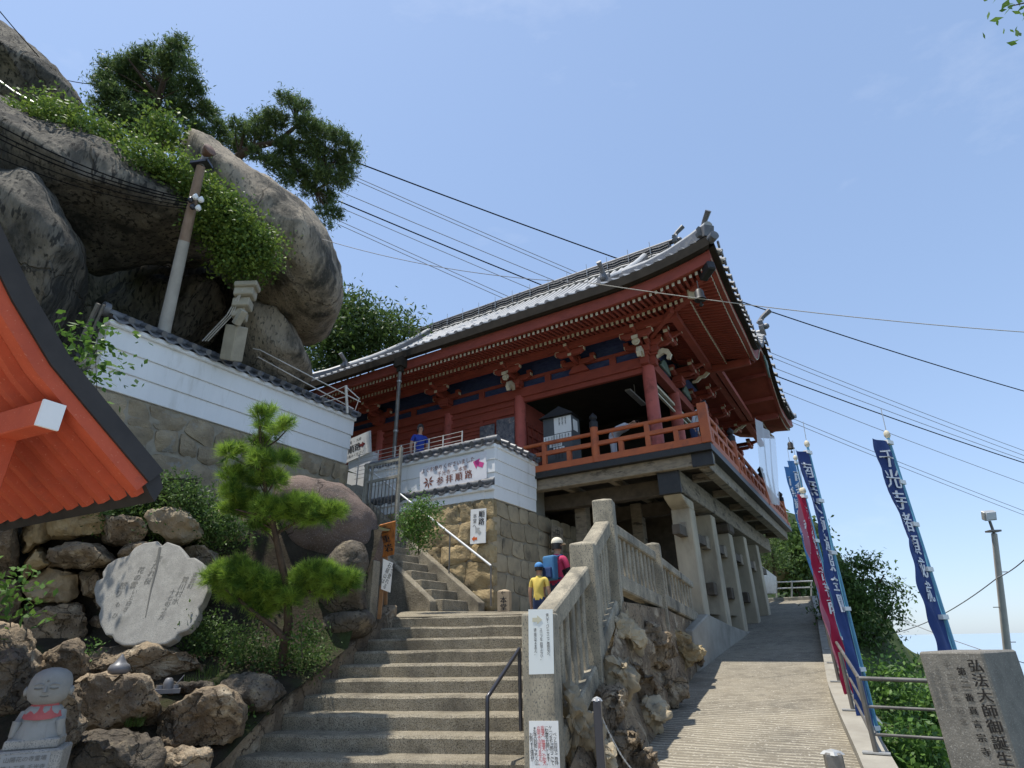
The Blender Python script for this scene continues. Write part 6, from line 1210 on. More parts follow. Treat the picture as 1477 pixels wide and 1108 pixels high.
for t_, u, v, s, sp, mm in (('弘法大師御誕生', 0.84, 0.05, 0.085, 1.05, M_CUT), ('第二番真言宗寺', 0.60, 0.10, 0.052, 1.5, M_CUT), ('千二百年記念', 0.40, 0.07, 0.045, 1.5, mat('faint carving', (0.10, 0.092, 0.08), None)), ('大本山御遠忌', 0.23, 0.09, 0.035, 1.3, M_CARV), ('山主謹書建', 0.10, 0.12, 0.035, 1.3, M_CARV)):
    text(t_, s, on_st(u, v), sx_, Zd, mm, stn, vertical=True, spacing=sp, bold=0.002 if u > 0.5 else 0, off=0.003 * sgn)

# ============================================================ bollards and chain
bol = []
for (x, y, d, w, lb) in ((861, 1008, 4.5, 0.062, 'slim dark metal bollard with chain at the foot of rock embankment'), (1200, 1084, 4.1, 0.115, 'square metal bollard at the bottom of the ramp')):
    c = at(x, y, d); e = empty('bollard', (c[0], c[1], 0.1), lb, 'bollard'); bol.append(c)
    gpost(c, 0.0, c[2], w, e, name='post', m=M_DSTEEL if w < 0.1 else M_STEEL, cap=0.02)
    MB().lathe([(w * 0.72, -0.02), (w * 0.5, 0.0), (w * 0.05, 0.012)], c + Zd * 0.004, 4).build('cap', M_GALV, e)
c0, c1 = bol[0] - Zd * 0.07, at(945, 1128, 4.4); lk = MB(); n = 26
for i in range(n):
    t0_, t1_ = i / n, (i + 1.35) / n; f = lambda t: c0 + (c1 - c0) * t - Zd * 0.16 * math.sin(math.pi * min(t, 1)) * 0.8
    p, q = f(t0_), f(t1_); d = nrm(q - p); sv = nrm(np.cross(d, [0, 0, 1] if i % 2 else [1, 0.3, 0])); L_ = np.linalg.norm(q - p)
    ring = [p + d * L_ / 2 + d * L_ / 2 * math.cos(a_) + sv * 0.010 * math.sin(a_) for a_ in np.linspace(0, 2 * math.pi, 11)]
    lk.tube(ring, 0.0035, 5, caps=False)
lk.build('chain', M_GALV, smooth=60, label='galvanised chain hanging from the slim bollard across the ramp foot', cat='chain', kind='thing')

# ============================================================ ramp railing
rl = empty('metal_railing', H(rampR(-2) - 0.16, -2, rampz(-2)), 'grey tubular railing with three rails along the outer ramp kerb', 'railing')
def rp(b, h): return H(rampR(b) - 0.15, b, rampz(b) + 0.13 + h)
cn = np.array([*rp(-5.15, 0)[:2], rampz(-5.15) + 0.13])
for h in (0.60, 0.37, 0.15):
    MB().tube([rp(6.8, h), rp(3, h), rp(-1, h), rp(-5.15, h)], 0.019 if h > 0.5 else 0.013, 8).build('rail', M_STEEL, rl, smooth=60)
    MB().tube([cn + Zd * h, cn + np.array([0.9, -0.35, h - 0.03]), cn + np.array([1.9, -1.0, h - 0.08])], 0.019 if h > 0.5 else 0.013, 8).build('rail', M_STEEL, rl, smooth=60)
for b in (-5.15, -3.6, -2.0, -0.5, 1.0, 2.7, 4.6, 6.8):
    o = MB().tube([rp(b, 0.0), rp(b, 0.60)], 0.024, 8).build('post', M_STEEL, rl, smooth=60); MB().box(rp(b, 0.008), Ud * 0.11, Vd * 0.05, Zd * 0.006).build('base_plate', M_GALV, o)
for q in ((0.95, -0.38), (1.88, -0.98)): MB().tube([cn + np.array([*q, -0.6]), cn + np.array([*q, 0.56])], 0.024, 8).build('post', M_STEEL, rl, smooth=60)
MB().tube([at(1235, 1010, 8.0), at(1330, 1120, 7.5)], 0.07, 8).build('drain_pipe', M_GALV, smooth=60, label='fat grey pipe slanting through the shrubs below railing', cat='pipe')

# ============================================================ flags
M_POLEB = mat('light blue pole', (0.13, 0.36, 0.50), (0.11, 0.31, 0.45), 5, 0.4, spec=0.4)
M_NAVY = mat('navy flag cloth', (0.03, 0.055, 0.18), (0.045, 0.085, 0.26), 3, 0.75, trans=0.25); M_FRED = mat('crimson flag cloth', (0.42, 0.02, 0.07), (0.36, 0.02, 0.06), 3, 0.75, trans=0.25); M_FBLU = mat('blue flag cloth', (0.09, 0.24, 0.50), (0.06, 0.18, 0.42), 3, 0.75, trans=0.25); M_FPINK = mat('faded pink flag cloth', (0.50, 0.20, 0.27), (0.42, 0.14, 0.20), 3, 0.75, trans=0.25)
M_FTX = mat('white flag print', (0.75, 0.75, 0.77), None, rough=0.8)
def flag(bx_, by_, tx, ty, Yv, az, w, z_hi, z_lo, cloth, txt, label, txs, seed, wav=0.07, pole=None):
    P = atY(bx_, by_, Yv); T = atY(tx, ty, Yv); x0, y0 = (P[0] + T[0]) / 2, Yv; zb, zt = min(P[2], 0.4 + (P[2] - 0.4)), T[2]
    e = empty('banner_flag', (x0, y0, zb), label, 'flag', 'tall banner flags along the ramp railing')
    lean = (T[:2] - P[:2]); ax = lambda z: np.array([P[0] + lean[0] * (z - P[2]) / (T[2] - P[2]), Yv, z])
    MB().tube([ax(zb - 0.5), ax((zb + zt) / 2), ax(zt)], [0.024, 0.021, 0.015], 8).build('pole', pole or M_POLEB, e, smooth=60)
    MB().lathe([(0.02, 0), (0.035, 0.03), (0.03, 0.07), (0.012, 0.09)], ax(zt), 8).build('pole_tip', M_CREAM, e, smooth=60)
    MB().tube([ax(zt) + Zd * 0.05, ax(zt) + Zd * 0.36 + np.array([0.02, 0, 0])], 0.004, 5).build('whip', M_GALV, e)
    dr = np.array([math.sin(R(az)), math.cos(R(az)), 0]); nn = np.array([-dr[1], dr[0], 0]); nn = nn if np.dot(nn, EYE - P) > 0 else -nn
    zh, zl = zt - z_hi, zt - z_lo
    def surf(u, v, off=0.0):                  # u across 0..1, v down 0..1
        z = zh + (zl - zh) * v; fo = wav * math.sin(u * 6 + seed + v * 5) * (0.25 + 0.75 * u) + 0.5 * wav * math.sin(v * 13 + seed * 2 + u * 3) * u + 0.22 * wav * math.sin(v * 41 + u * 9 + seed) * (0.3 + u)
        return ax(z) + dr * (0.03 + u * w * (1 - 0.35 * v * (0.5 + 0.5 * math.sin(seed)))) + nn * (fo + off)
    cl = MB().grid([[surf(u, v) for u in np.linspace(0, 1, 11)] for v in np.linspace(0, 1, 90)]).build('cloth', cloth, e, smooth=80)
    s = 1 if np.dot(np.cross(dr, Zd), nn) > 0 else -1
    L_ = abs(zl - zh)
    text(txt, txs, None, (1, 0, 0), (0, 0, 1), M_FTX, cl, vertical=True, spacing=1.05, bold=0.004, mapf=lambda x, y: surf(0.5 + s * (x) / w, min(1, max(0, 0.05 - y / L_)), 0.018))
    for v in (0.0, 0.2, 0.4, 0.6, 0.8, 0.98): c = ax(zh + (zl - zh) * v); MB().box(c + dr * 0.03, dr * 0.06, nn * 0.028, Zd * 0.022).build('tie', M_PAPER, e)
flag(1275, 1093, 1165, 645, 7.3, -124, 0.28, 0.08, 3.3, M_NAVY, '南無大師遍照金剛', 'dark navy banner flag on a blue pole, first beside the ramp foot', 0.22, 1, wav=0.045)
flag(1252, 1060, 1160, 712, 8.3, -130, 0.26, 0.05, 3.2, M_FRED, '南無観世音菩薩', 'crimson banner flag with white characters among the blue ones', 0.2, 2, wav=0.05)
flag(1243, 1050, 1157, 712, 8.9, -132, 0.26, 0.05, 2.9, M_FPINK, '奉納千手観音', 'faded pink banner flag close behind the crimson one', 0.2, 3, wav=0.045)
flag(1236, 1040, 1148, 664, 9.6, -132, 0.24, 0.05, 3.6, M_FBLU, '南無観世音菩薩', 'blue banner flag overlapping its neighbour at the ramp railing', 0.2, 4, wav=0.045)
flag(1228, 1020, 1140, 672, 10.4, -132, 0.22, 0.05, 3.7, M_FBLU, '南無観世音菩薩', 'slim blue banner flag nearest the balcony end', 0.2, 5, wav=0.04)
flag(1384, 960, 1281, 632, 6.2, -122, 0.33, 0.06, 2.35, M_NAVY, '千光寺諸願成就', 'solitary navy banner flag rising behind the inscribed stone pillar', 0.22, 6, wav=0.035)

# ============================================================ flood light mast, utility pole
b0, t0_ = at(1460, 1000, 13.5), at(1434, 770, 13.5)
lp = empty('light_mast', b0, 'leaning concrete mast with a small floodlight beyond the inscribed pillar', 'mast')
MB().tube([b0 + (b0 - t0_) * 0.8, b0, t0_], [0.105, 0.095, 0.06], 10).build('mast', mat('pale mast concrete', (0.62, 0.58, 0.51), (0.54, 0.50, 0.44), 4, 0.8), lp, smooth=60)
MB().box(t0_ + Zd * 0.06, (0.13, 0, 0), (0, 0.09, 0), (0, 0, 0.02)).tube([t0_, t0_ + Zd * 0.30], 0.03, 6).build('mast_head', M_STEEL, lp)
MB().box(t0_ + np.array([-0.02, -0.06, 0.42]), (0.15, 0, 0.01), (0.0, 0.05, 0.03), (0, -0.03, 0.10)).build('floodlight', M_GALV, lp, bevel=0.015)
MB().box(t0_ + np.array([-0.02, -0.125, 0.40]), (0.12, 0, 0.01), (0.0, 0.006, 0.004), (0, -0.03, 0.08)).build('lamp_glass', mat('lamp glass', (0.75, 0.76, 0.78), None, rough=0.15, spec=0.6), lp)
for i in range(4): p = b0 + (t0_ - b0) * (0.1 + 0.22 * i); MB().tube([p, p + np.array([0.22 * (1 if i % 2 else -1), 0, 0])], 0.01, 5).build('step_iron', M_STEEL, lp)
PB0, PT0 = at(236, 480, 11.3), at(290, 240, 11.3)
up = empty('utility_pole', PB0, 'rust topped concrete utility pole rising behind the white plaster wall', 'pole')
MB().tube([PB0 - Zd * 1.5, PB0, PB0 + (PT0 - PB0) * 0.55], [0.125, 0.12, 0.10], 14).build('lower_pole', mat('pale pole concrete', (0.45, 0.43, 0.38), (0.36, 0.34, 0.30), 3, 0.8, 0.2, 30), up, smooth=60)
MB().tube([PB0 + (PT0 - PB0) * 0.55, PT0], [0.099, 0.08], 14).build('upper_pole', mat('rusty pole steel', (0.30, 0.22, 0.165), (0.22, 0.15, 0.105), 6, 0.8, 0.2, 30, stretch=(1, 1, 0.3)), up, smooth=60)
MB().box(PT0 + Zd * 0.04, (0.17, 0, 0.03), (0, 0.11, 0), (0, 0, 0.025)).build('cross_plate', M_DSTEEL, up)
MB().tube([PT0, PT0 + np.array([0.03, 0, 0.28])], 0.06, 8).build('lamp_stem', M_STEEL, up, smooth=60)
lc = at(298, 220, 11.2); MB().lathe([(0.04, -0.09), (0.10, 0.0), (0.13, 0.10), (0.12, 0.11)], lc, 12, ax=(0.75, -0.4, 0.25)).build('lamp_shade', mat('rusty lamp shade', (0.13, 0.07, 0.05), (0.20, 0.13, 0.10), 8, 0.7), up, smooth=50)
for i, (x, y) in enumerate(((282, 284), (278, 298), (286, 300), (275, 288), (290, 288))): MB().lathe([(0.03, -0.06), (0.06, -0.02), (0.05, 0.02), (0.02, 0.07)], at(x, y, 11.15), 8).build('insulator', M_DSTEEL if i % 2 else M_WHITE, up, smooth=50)
# stone bracket post behind the wall
c = at(338, 505, 11.8); sp_ = empty('stone_post', c, 'notched stone post with tied cables standing behind the plaster wall', 'post')
M_PSTN = mat('pale hewn stone', (0.42, 0.38, 0.29), (0.33, 0.30, 0.23), 4, 0.85, 0.4, 25)
MB().bar(at(333, 520, 11.8), at(342, 470, 11.8), 0.34, 0.3, up=(0.3, 1, 0)).build('shaft', M_PSTN, sp_, bevel=0.02)
for i, (x, y, w) in enumerate(((346, 455, 0.22), (350, 440, 0.30), (354, 424, 0.34), (357, 414, 0.40))): q = at(x, y, 11.8); MB().box(q, nrm([1, 0.15, 0.12]) * w / 2 * 1.1, nrm([-0.15, 1, 0]) * 0.16, Zd * (0.10 if i < 3 else 0.06)).build('stone_block', M_PSTN, sp_, bevel=0.02)
MB().bar(at(340, 468, 11.6), at(352, 448, 11.6), 0.14, 0.14).build('strut', M_PSTN, sp_, bevel=0.01)
for i in range(3): MB().tube([at(350 - i * 3, 418 + i * 4, 11.65), at(335 - i * 4, 455, 11.65), at(300 - i * 4, 492, 11.65)], 0.014, 5).build('cable', M_GALV, sp_)
# handrails on the rocks and by the wall end
hr3 = empty('handrail', at(60, 165, 12.8), 'thin white handrail on the broad boulder under the highest rock', 'handrail')
MB().tube([at(-30, 95, 12.8), at(20, 132, 12.8), at(62, 155, 12.8)], 0.016, 6).build('top_rail', M_GALV, hr3); MB().tube([at(62, 155, 12.8), at(57, 178, 12.8)], 0.02, 6).build('post', M_GALV, hr3); MB().tube([at(-30, 130, 12.8), at(25, 160, 12.8)], 0.010, 6).build('lower_rail', M_GALV, hr3)
wf = empty('wire_fence', at(490, 575, 12.6), 'rusty wire fence frame at the far end of the white wall', 'fence')
for q in ([(365, 503), (375, 505), (520, 580)], [(372, 515), (510, 590)], [(462, 573), (498, 557), (502, 588)], [(498, 557), (518, 575), (512, 592)], [(468, 580), (500, 572)]): MB().tube([at(*p, 12.7) for p in q], 0.012, 5).build('wire', M_WIRE, wf)
MB().tube([at(499, 556, 12.7), at(501, 596, 12.7)], 0.03, 6).build('post', M_WIRE, wf)
MB().bar(at(118, 490, 9.3), at(142, 438, 9.3), 0.05, 0.05, up=(1, 0, 0)).bar(at(128, 490, 9.3), at(150, 440, 9.3), 0.03, 0.03, up=(1, 0, 0)).build('metal_brace', M_STEEL, label='slanting metal brace standing beside the upright grey boulder', cat='brace')

# ============================================================ overhead wires
M_CAB = mat('black cable', (0.012, 0.012, 0.013), None, rough=1.0, spec=0.0); M_CABG = mat('grey cable', (0.24, 0.24, 0.25), None, rough=0.6); M_CABW = mat('pale cable', (0.5, 0.46, 0.40), None, rough=0.6)
def wire(p, q, r, m, label, group='overhead wires', sag=0.3, n=14):
    a_, b_ = at(*p), at(*q); MB().tube([a_ + (b_ - a_) * t - Zd * sag * 4 * t * (1 - t) for t in np.linspace(0, 1.6 if q[0] > 1480 else 1, n + 6)], r, 5).build('overhead_wire', m, label=label, cat='wire', group=group)
LW = 'thin grey overhead wire passing behind the temple roof'
wire((508, 232, 24), (1490, 568, 34), 0.030, M_CAB, 'thick black overhead wire passing highest behind the temple roof', sag=0.5)
for p, q in (((505, 252, 25), (1490, 655, 36)), ((503, 256, 25), (1490, 662, 36)), ((490, 276, 24), (1490, 668, 33)), ((492, 300, 26), (1490, 702, 36)), ((488, 318, 26), (1490, 742, 36)), ((484, 322, 26), (1490, 748, 36))): wire(p, q, 0.016, M_CABG, LW, sag=0.4)
wire((488, 290, 24), (1490, 672, 32), 0.028, M_CAB, 'black overhead wire running low behind the balcony corner', sag=0.5)
wire((395, 322, 14.0), (850, 408, 12.2), 0.008, M_CABG, 'fine wire from the boulder to the eave corner', sag=0.35)
wire((850, 408, 12.0), (1490, 480, 12.5), 0.010, M_CABW, 'pale wire crossing in front of the tiled eave corner', sag=0.12)
for i, (p, q) in enumerate((((-30, 165, 9.9), (285, 290, 11.3)), ((-30, 178, 9.9), (285, 292, 11.3)), ((-30, 185, 9.9), (282, 295, 11.3)), ((-30, 200, 9.9), (278, 298, 11.3)), ((-30, 215, 9.9), (280, 302, 11.3)))): wire(p, q, 0.013 if i < 3 else 0.009, M_CAB, 'black cable running from the rust topped pole across the boulder', 'cables on the boulder', sag=0.22)
wire((-30, -20, 15), (135, 165, 17), 0.014, M_CAB, 'black cable over the highest boulder', 'cables on the boulder', sag=0.1)
wire((85, 113, 20), (140, 122, 20), 0.014, M_CAB, 'short black cable between highest boulder and pine', 'cables on the boulder', sag=0.05)
wire((1438, 834, 13.5), (1280, 915, 20), 0.012, M_CABG, 'grey wire sagging from the light mast to the tree', sag=0.2); wire((1438, 834, 13.5), (1490, 795, 12), 0.012, M_CABG, 'grey wire from the light mast over the inscribed pillar', sag=0.05); wire((1270, 880, 18), (1490, 960, 13), 0.010, M_CABG, 'fine grey wire low behind the solitary flag', sag=0.1)

# ============================================================ wind bells, curtain, cabinet, posters
def bell(c, s, label):
    e = empty('wind_bell', c, label, 'bell'); MB().lathe([(0.03, 0.30), (0.09, 0.27), (0.11, 0.15), (0.13, 0.0), (0.15, -0.02), (0.13, -0.03)][::-1] if False else [(0.15 * s, -0.02 * s), (0.145 * s, 0.0), (0.12 * s, 0.06 * s), (0.11 * s, 0.22 * s), (0.07 * s, 0.29 * s), (0.02 * s, 0.31 * s)], c, 14).build('bell', M_BCAP, e, smooth=50)
    MB().tube([np.array(c) + Zd * 0.3 * s, np.array(c) + Zd * (0.3 * s + 0.22)], 0.012, 6).build('hanger', M_BCAP, e)
    MB().tube([np.array(c), np.array(c) - Zd * 0.14 * s], 0.012, 6).lathe([(0.03 * s, -0.2 * s), (0.06 * s, -0.16 * s), (0.02 * s, -0.12 * s)], c, 8).build('clapper', M_BCAP, e)
bell(at(1010, 432, 12.15), 0.85, 'dark bronze wind bell hanging under the upturned eave corner'); bell(at(1141, 647, 25), 1.0, 'dark bronze wind bell hanging at the far eave end')
M_VEIL = mat('translucent white sheet', (0.85, 0.86, 0.87), (0.78, 0.79, 0.81), 3, 0.5, alpha=0.5, spec=0.3)
G = []
for t in np.linspace(0, 1, 26):
    l0 = (np.interp(t, [0, .55, 1], [1089, 1098, 1116]), np.interp(t, [0, .55, 1], [600, 672, 727])); r0 = (np.interp(t, [0, .55, 1], [1116, 1121, 1123]), np.interp(t, [0, .55, 1], [632, 695, 729]))
    L0, L1 = onA(*l0, -0.45), onA(*r0, -0.45); G.append([L0 + (L1 - L0) * u + Ud * 0.05 * math.sin(u * 17 + t * 2) for u in np.linspace(0, 1, 16)])
MB().grid(G).build('hanging_sheet', M_VEIL, smooth=80, label='translucent white sheet hanging from the porch eave to the balcony', cat='curtain')
ca0, ca1, ct = HL(onB(783, 606, 0.5)), HL(onB(823, 594, 0.5)), 0
zc = ca0[2]; cb = empty('notice_cabinet', H((ca0[0] + ca1[0]) / 2, 0.8, 5.34), 'grey roofed notice cabinet covered with white papers on the balcony', 'cabinet')
M_CABI = mat('dark grey cabinet', (0.10, 0.11, 0.115), (0.08, 0.085, 0.09), 4, 0.6)
al_, ar_ = ca0[0], ca1[0]
MB().hbox(ar_, al_, 0.5, 1.0, 5.34, zc).build('body', M_CABI, cb, bevel=0.005)
MB().prism([H(ar_ - 0.1, 0.40, zc), H(al_ + 0.08, 0.40, zc), H((al_ + ar_) / 2 - 0.12, 0.40, zc + 0.24)], Vd * 0.72).build('roof', M_BLACK, cb)
wc = al_ - ar_
for i, (u0, u1, z0, z1) in enumerate(((0.0, 0.60, 0.47, 0.03), (0.62, 0.99, 0.72, 0.50), (0.02, 0.42, 0.68, 0.49), (0.44, 0.60, 0.68, 0.49), (0.36, 0.80, 0.82, 0.70), (0.28, 0.66, 0.98, 0.84))):
    p = MB().hbox(al_ - wc * u1 + 0.01 if False else ar_ + wc * (u0 if i == 0 else u0), ar_ + wc * u1, 0.488, 0.499, zc - 0.98 * z0, zc - 0.98 * z1).build('paper', M_PAPER, cb)
    cxp = H(ar_ + wc * (u0 + u1) / 2, 0.486, zc - 0.98 * z1 - 0.02)
    for k in range(3): text('お守り御朱印受付' if i % 2 else '参拝の皆様へ', 0.045, cxp + -Ud * (k - 1) * 0.09, -Ud, Zd, M_INK, p, vertical=True, spacing=0.8, off=0.003)
MB().hbox(ar_ - 0.012, ar_ - 0.002, 0.6, 0.85, zc - 0.4, zc - 0.1).build('side_paper', M_PAPER, cb)
M_POS = mat('faded photo print', (0.22, 0.22, 0.24), (0.08, 0.09, 0.12), 9, 0.4, c3=(0.4, 0.33, 0.30), c3scale=7, c3lo=0.55)
for x0, y0, x1, y1, lb in ((692, 616, 713, 640, 'small faded photo poster on the red hall wall'), (716, 606, 742, 646, 'tall faded photo poster on the red hall wall beside the column')):
    board('poster', onB(x0, y0, 0.98), onB(x1, y0 - 5, 0.98), onB(x1, y1 - 4, 0.98), onB(x0, y1, 0.98), 0.015, M_POS, lb, 'poster')

# ============================================================ distant house and wall beyond the ramp
M_OLIVE = mat('olive awning', (0.16, 0.15, 0.075), (0.13, 0.12, 0.06), 4, 0.8); M_ROOFG = mat('mossy grey roof', (0.22, 0.24, 0.17), (0.17, 0.18, 0.13), 5, 0.9, 0.3, 20); M_BRK = mat('tan brick wall', (0.36, 0.27, 0.19), (0.28, 0.2, 0.14), 8, 0.9)
def pquad(name, m, parent, pts, d, th=0.3): P = [at(x, y, d) for x, y in pts]; return MB().prism(P, nrm([FWD[0], FWD[1], 0]) * th).build(name, m, parent)
dh = empty('house', at(1120, 850, 30), 'small house with mossy roof and olive awning beyond the top of the ramp', 'house')
pquad('wall', M_BRK, dh, [(1093, 795), (1150, 795), (1150, 850), (1093, 850)], 31, 4); pquad('roof', M_ROOFG, dh, [(1088, 815), (1098, 772), (1150, 770), (1162, 810)], 30.6, 5); pquad('awning', M_OLIVE, dh, [(1112, 806), (1145, 806), (1145, 836), (1117, 838)], 29.8, 0.5); pquad('awning_edge', M_ROOFG, dh, [(1110, 803), (1147, 803), (1147, 807), (1111, 807)], 29.6, 0.9)
fw = empty('concrete_wall', at(1105, 855, 24), 'grey corrugated fence wall at the head of the ramp', 'wall')
for i in range(6): x0, x1 = 1091 + i * 4.6, 1095.4 + i * 4.6; y0, y1 = 812 + i * 3.4, 815 + i * 3.4; MB().prism([at(x0, y0, 22 + i * 0.25), at(x1, y1, 22.25 + i * 0.25), at(x1, 856, 22.25 + i * 0.25), at(x0, 856, 22 + i * 0.25)], nrm([1, 1, 0]) * 0.12).build('panel', M_GALV, fw)
fr_ = empty('metal_railing', at(1150, 858, 24), 'low galvanised railing across the head of the ramp', 'railing')
for y in (838, 847): MB().tube([at(1118, y + 2, 24), at(1172, y, 24)], 0.03, 6).build('rail', M_GALV, fr_)
for x in (1120, 1142, 1170): MB().tube([at(x, 838, 24), at(x, 862, 24)], 0.03, 6).build('post', M_GALV, fr_)

# ============================================================ people
def skin_mesh(J, E, rad, root):
    me = bpy.data.meshes.new('b'); names = list(J); ix = {n: i for i, n in enumerate(names)}
    me.from_pydata([tuple(J[n]) for n in names], [(ix[a], ix[b]) for a, b in E], []); o = bpy.data.objects.new('b', me); COL.objects.link(o)
    sk = o.modifiers.new('s', 'SKIN'); sk.use_smooth_shade = True; ss = o.modifiers.new('d', 'SUBSURF'); ss.levels = 2; ss.render_levels = 2
    for i, n in enumerate(names):
        r_ = rad[n]; r_ = r_ if isinstance(r_, tuple) else (r_, r_); me.skin_vertices[0].data[i].radius = r_; me.skin_vertices[0].data[i].use_root = (n == root)
    dg = bpy.context.evaluated_depsgraph_get(); dg.update(); m2 = bpy.data.meshes.new_from_object(o.evaluated_get(dg)); bpy.data.objects.remove(o); bpy.data.meshes.remove(me); return m2
SKIN = mat('skin', (0.48, 0.28, 0.19), (0.42, 0.24, 0.16), 6, 0.6, spec=0.35); HAIR = mat('black hair', (0.014, 0.012, 0.011), (0.025, 0.02, 0.017), 30, 0.45, spec=0.4)
def person(pos, h, face, label, shirt, trouser, sleeve='short', cap=None, pack=None, bend=0.0, arms=None, hair=True, group=None, longhair=False):
    k = h / 1.70; pos = np.array(pos, float); f = np.array([math.sin(R(face)), math.cos(R(face)), 0]); rt = np.array([f[1], -f[0], 0])
    e = empty('person', pos, label, 'person', group)
    def P(r_, fw, z):                         # right, forward, height at 1.70 m
        if z > 0.95 and bend: zz = z - 0.95; return (rt * r_ + f * (fw + zz * math.sin(bend)) + Zd * (0.95 + zz * math.cos(bend) - fw * math.sin(bend) * 0.5)) * k
        return (rt * r_ + f * fw + Zd * z) * k
    J = {'pel': P(0, 0, 0.95), 'wst': P(0, 0.0, 1.08), 'chs': P(0, 0.01, 1.28), 'nkb': P(0, -0.01, 1.43), 'nk': P(0, 0.01, 1.48), 'hd0': P(0, 0.025, 1.56), 'hd1': P(0, 0.02, 1.64)}
    rad = {'pel': (0.150, 0.105), 'wst': (0.128, 0.090), 'chs': (0.150, 0.10), 'nkb': (0.075, 0.06), 'nk': 0.047, 'hd0': (0.068, 0.082), 'hd1': (0.062, 0.072)}
    E = [('pel', 'wst'), ('wst', 'chs'), ('chs', 'nkb'), ('nkb', 'nk'), ('nk', 'hd0'), ('hd0', 'hd1')]
    for s, n in ((1, 'R'), (-1, 'L')):
        am = (arms or {}).get(n, [(0.225, 0.0, 1.13), (0.235, 0.06, 0.90), (0.235, 0.09, 0.80)])
        J.update({'sh' + n: P(s * 0.165, 0, 1.385), 'el' + n: P(s * am[0][0], am[0][1], am[0][2]), 'wr' + n: P(s * am[1][0], am[1][1], am[1][2]), 'ha' + n: P(s * am[2][0], am[2][1], am[2][2]), 'hp' + n: P(s * 0.085, 0, 0.88), 'kn' + n: P(s * 0.095, 0.015, 0.48), 'an' + n: P(s * 0.10, -0.02, 0.08), 'to' + n: P(s * 0.11, 0.12, 0.03)})
        rad.update({'sh' + n: 0.062, 'el' + n: 0.042, 'wr' + n: 0.030, 'ha' + n: (0.038, 0.02), 'hp' + n: 0.088, 'kn' + n: 0.06, 'an' + n: 0.042, 'to' + n: (0.04, 0.03)})
        E += [('chs', 'sh' + n), ('sh' + n, 'el' + n), ('el' + n, 'wr' + n), ('wr' + n, 'ha' + n), ('pel', 'hp' + n), ('hp' + n, 'kn' + n), ('kn' + n, 'an' + n), ('an' + n, 'to' + n)]
    me = skin_mesh(J, E, {n: tuple(x * k for x in (r_ if isinstance(r_, tuple) else (r_, r_))) for n, r_ in rad.items()}, 'pel')
    for m in (SKIN, shirt, trouser, sleeve if not isinstance(sleeve, str) else SKIN, M_BLACK): me.materials.append(m)
    nm = list(J); pts = np.array([J[n] for n in nm]); mid = []
    segs = [(np.array(J[a]), np.array(J[b]), a, b) for a, b in E]
    for p in me.polygons:
        c = np.array(p.center); best = None
        for A, B, a, b in segs:
            t = np.clip(np.dot(c - A, B - A) / (np.dot(B - A, B - A) + 1e-9), 0, 1); d = np.linalg.norm(A + (B - A) * t - c)
            if best is None or d < best[0]: best = (d, a, b, t)
        _, a, b, t = best
        if b in ('hd0', 'hd1') or (a == 'nkb' and t > 0.3): m = 0
        elif a.startswith('sh'): m = 1 if (t < 0.62 or sleeve == 'long') else 3
        elif a.startswith('el'): m = 3 if sleeve != 'long' else 1
        elif a.startswith('wr'): m = 0
        elif a.startswith('an'): m = 4
        elif a == 'pel' or a.startswith('hp') or a.startswith('kn'): m = 2 if not (a == 'pel' and b == 'wst') else 1
        else: m = 1
        p.material_index = m; p.use_smooth = True
    body = link('body', me, e, pos)
    hc = pos + P(0, 0.02, 1.605); hu = nrm(P(0, 0, 1.7) - P(0, 0, 1.5))
    # fingers
    for n in 'RL':
        w, hnd = pos + J['wr' + n], pos + J['ha' + n]; d = nrm(hnd - w); sv = nrm(np.cross(d, f + 0.01)); fg = MB()
        for q in range(4): b0 = hnd + sv * (q - 1.5) * 0.016 * k; fg.tube([b0 - d * 0.01, b0 + d * 0.04 * k, b0 + d * (0.065 - 0.008 * abs(q - 1.5)) * k - f * 0.01], [0.008 * k, 0.0075 * k, 0.006 * k], 6)
        fg.tube([hnd - d * 0.03 * k + sv * 0.03 * k, hnd + d * 0.01 * k + sv * 0.045 * k], [0.009 * k, 0.007 * k], 6); fg.build('fingers', SKIN, body, smooth=60)
    # face
    fc = MB().tube([hc + f * 0.085 * k + hu * 0.01 * k, hc + f * 0.10 * k - hu * 0.02 * k], [0.008 * k, 0.014 * k], 6); fc.build('nose', SKIN, body, smooth=60)
    for s in (-1, 1):
        MB().lathe([(0.012 * k, 0), (0.004 * k, 0.004 * k)], hc + f * 0.078 * k + rt * s * 0.03 * k + hu * 0.012 * k, 8, ax=f).build('eye', M_BLACK, body); MB().lathe([(0.022 * k, -0.008 * k), (0.018 * k, 0.01 * k)], hc + rt * s * 0.073 * k - hu * 0.005 * k, 8, ax=rt * s).build('ear', SKIN, body)
    MB().box(hc + f * 0.083 * k - hu * 0.045 * k, rt * 0.02 * k, f * 0.003, hu * 0.004 * k).build('mouth', mat('lip', (0.35, 0.13, 0.11), None), body)
    if hair:
        hb = MB(); n = 16; rings = []
        for ph in np.linspace(-0.75 if not longhair else -1.15, math.pi / 2 * 0.97, 8):
            rings.append([hc + hu * (0.025 + 0.105 * math.sin(ph)) * k + (rt * 0.085 * math.cos(a_) + f * (0.10 * math.sin(a_) - 0.012 if math.sin(a_) < 0.3 else 0.03 + 0.06 * max(0, math.sin(ph)) * math.sin(a_))) * k * (math.cos(ph) if ph > 0 else 1.0) for a_ in np.linspace(0, 2 * math.pi, n, endpoint=False)])
        v = [p for r_ in rings for p in r_]; hb.add(v, [(i * n + j, i * n + (j + 1) % n, (i + 1) * n + (j + 1) % n, (i + 1) * n + j) for i in range(7) for j in range(n)] + [tuple(range(7 * n, 8 * n))]); hb.build('hair', HAIR, e, smooth=60)
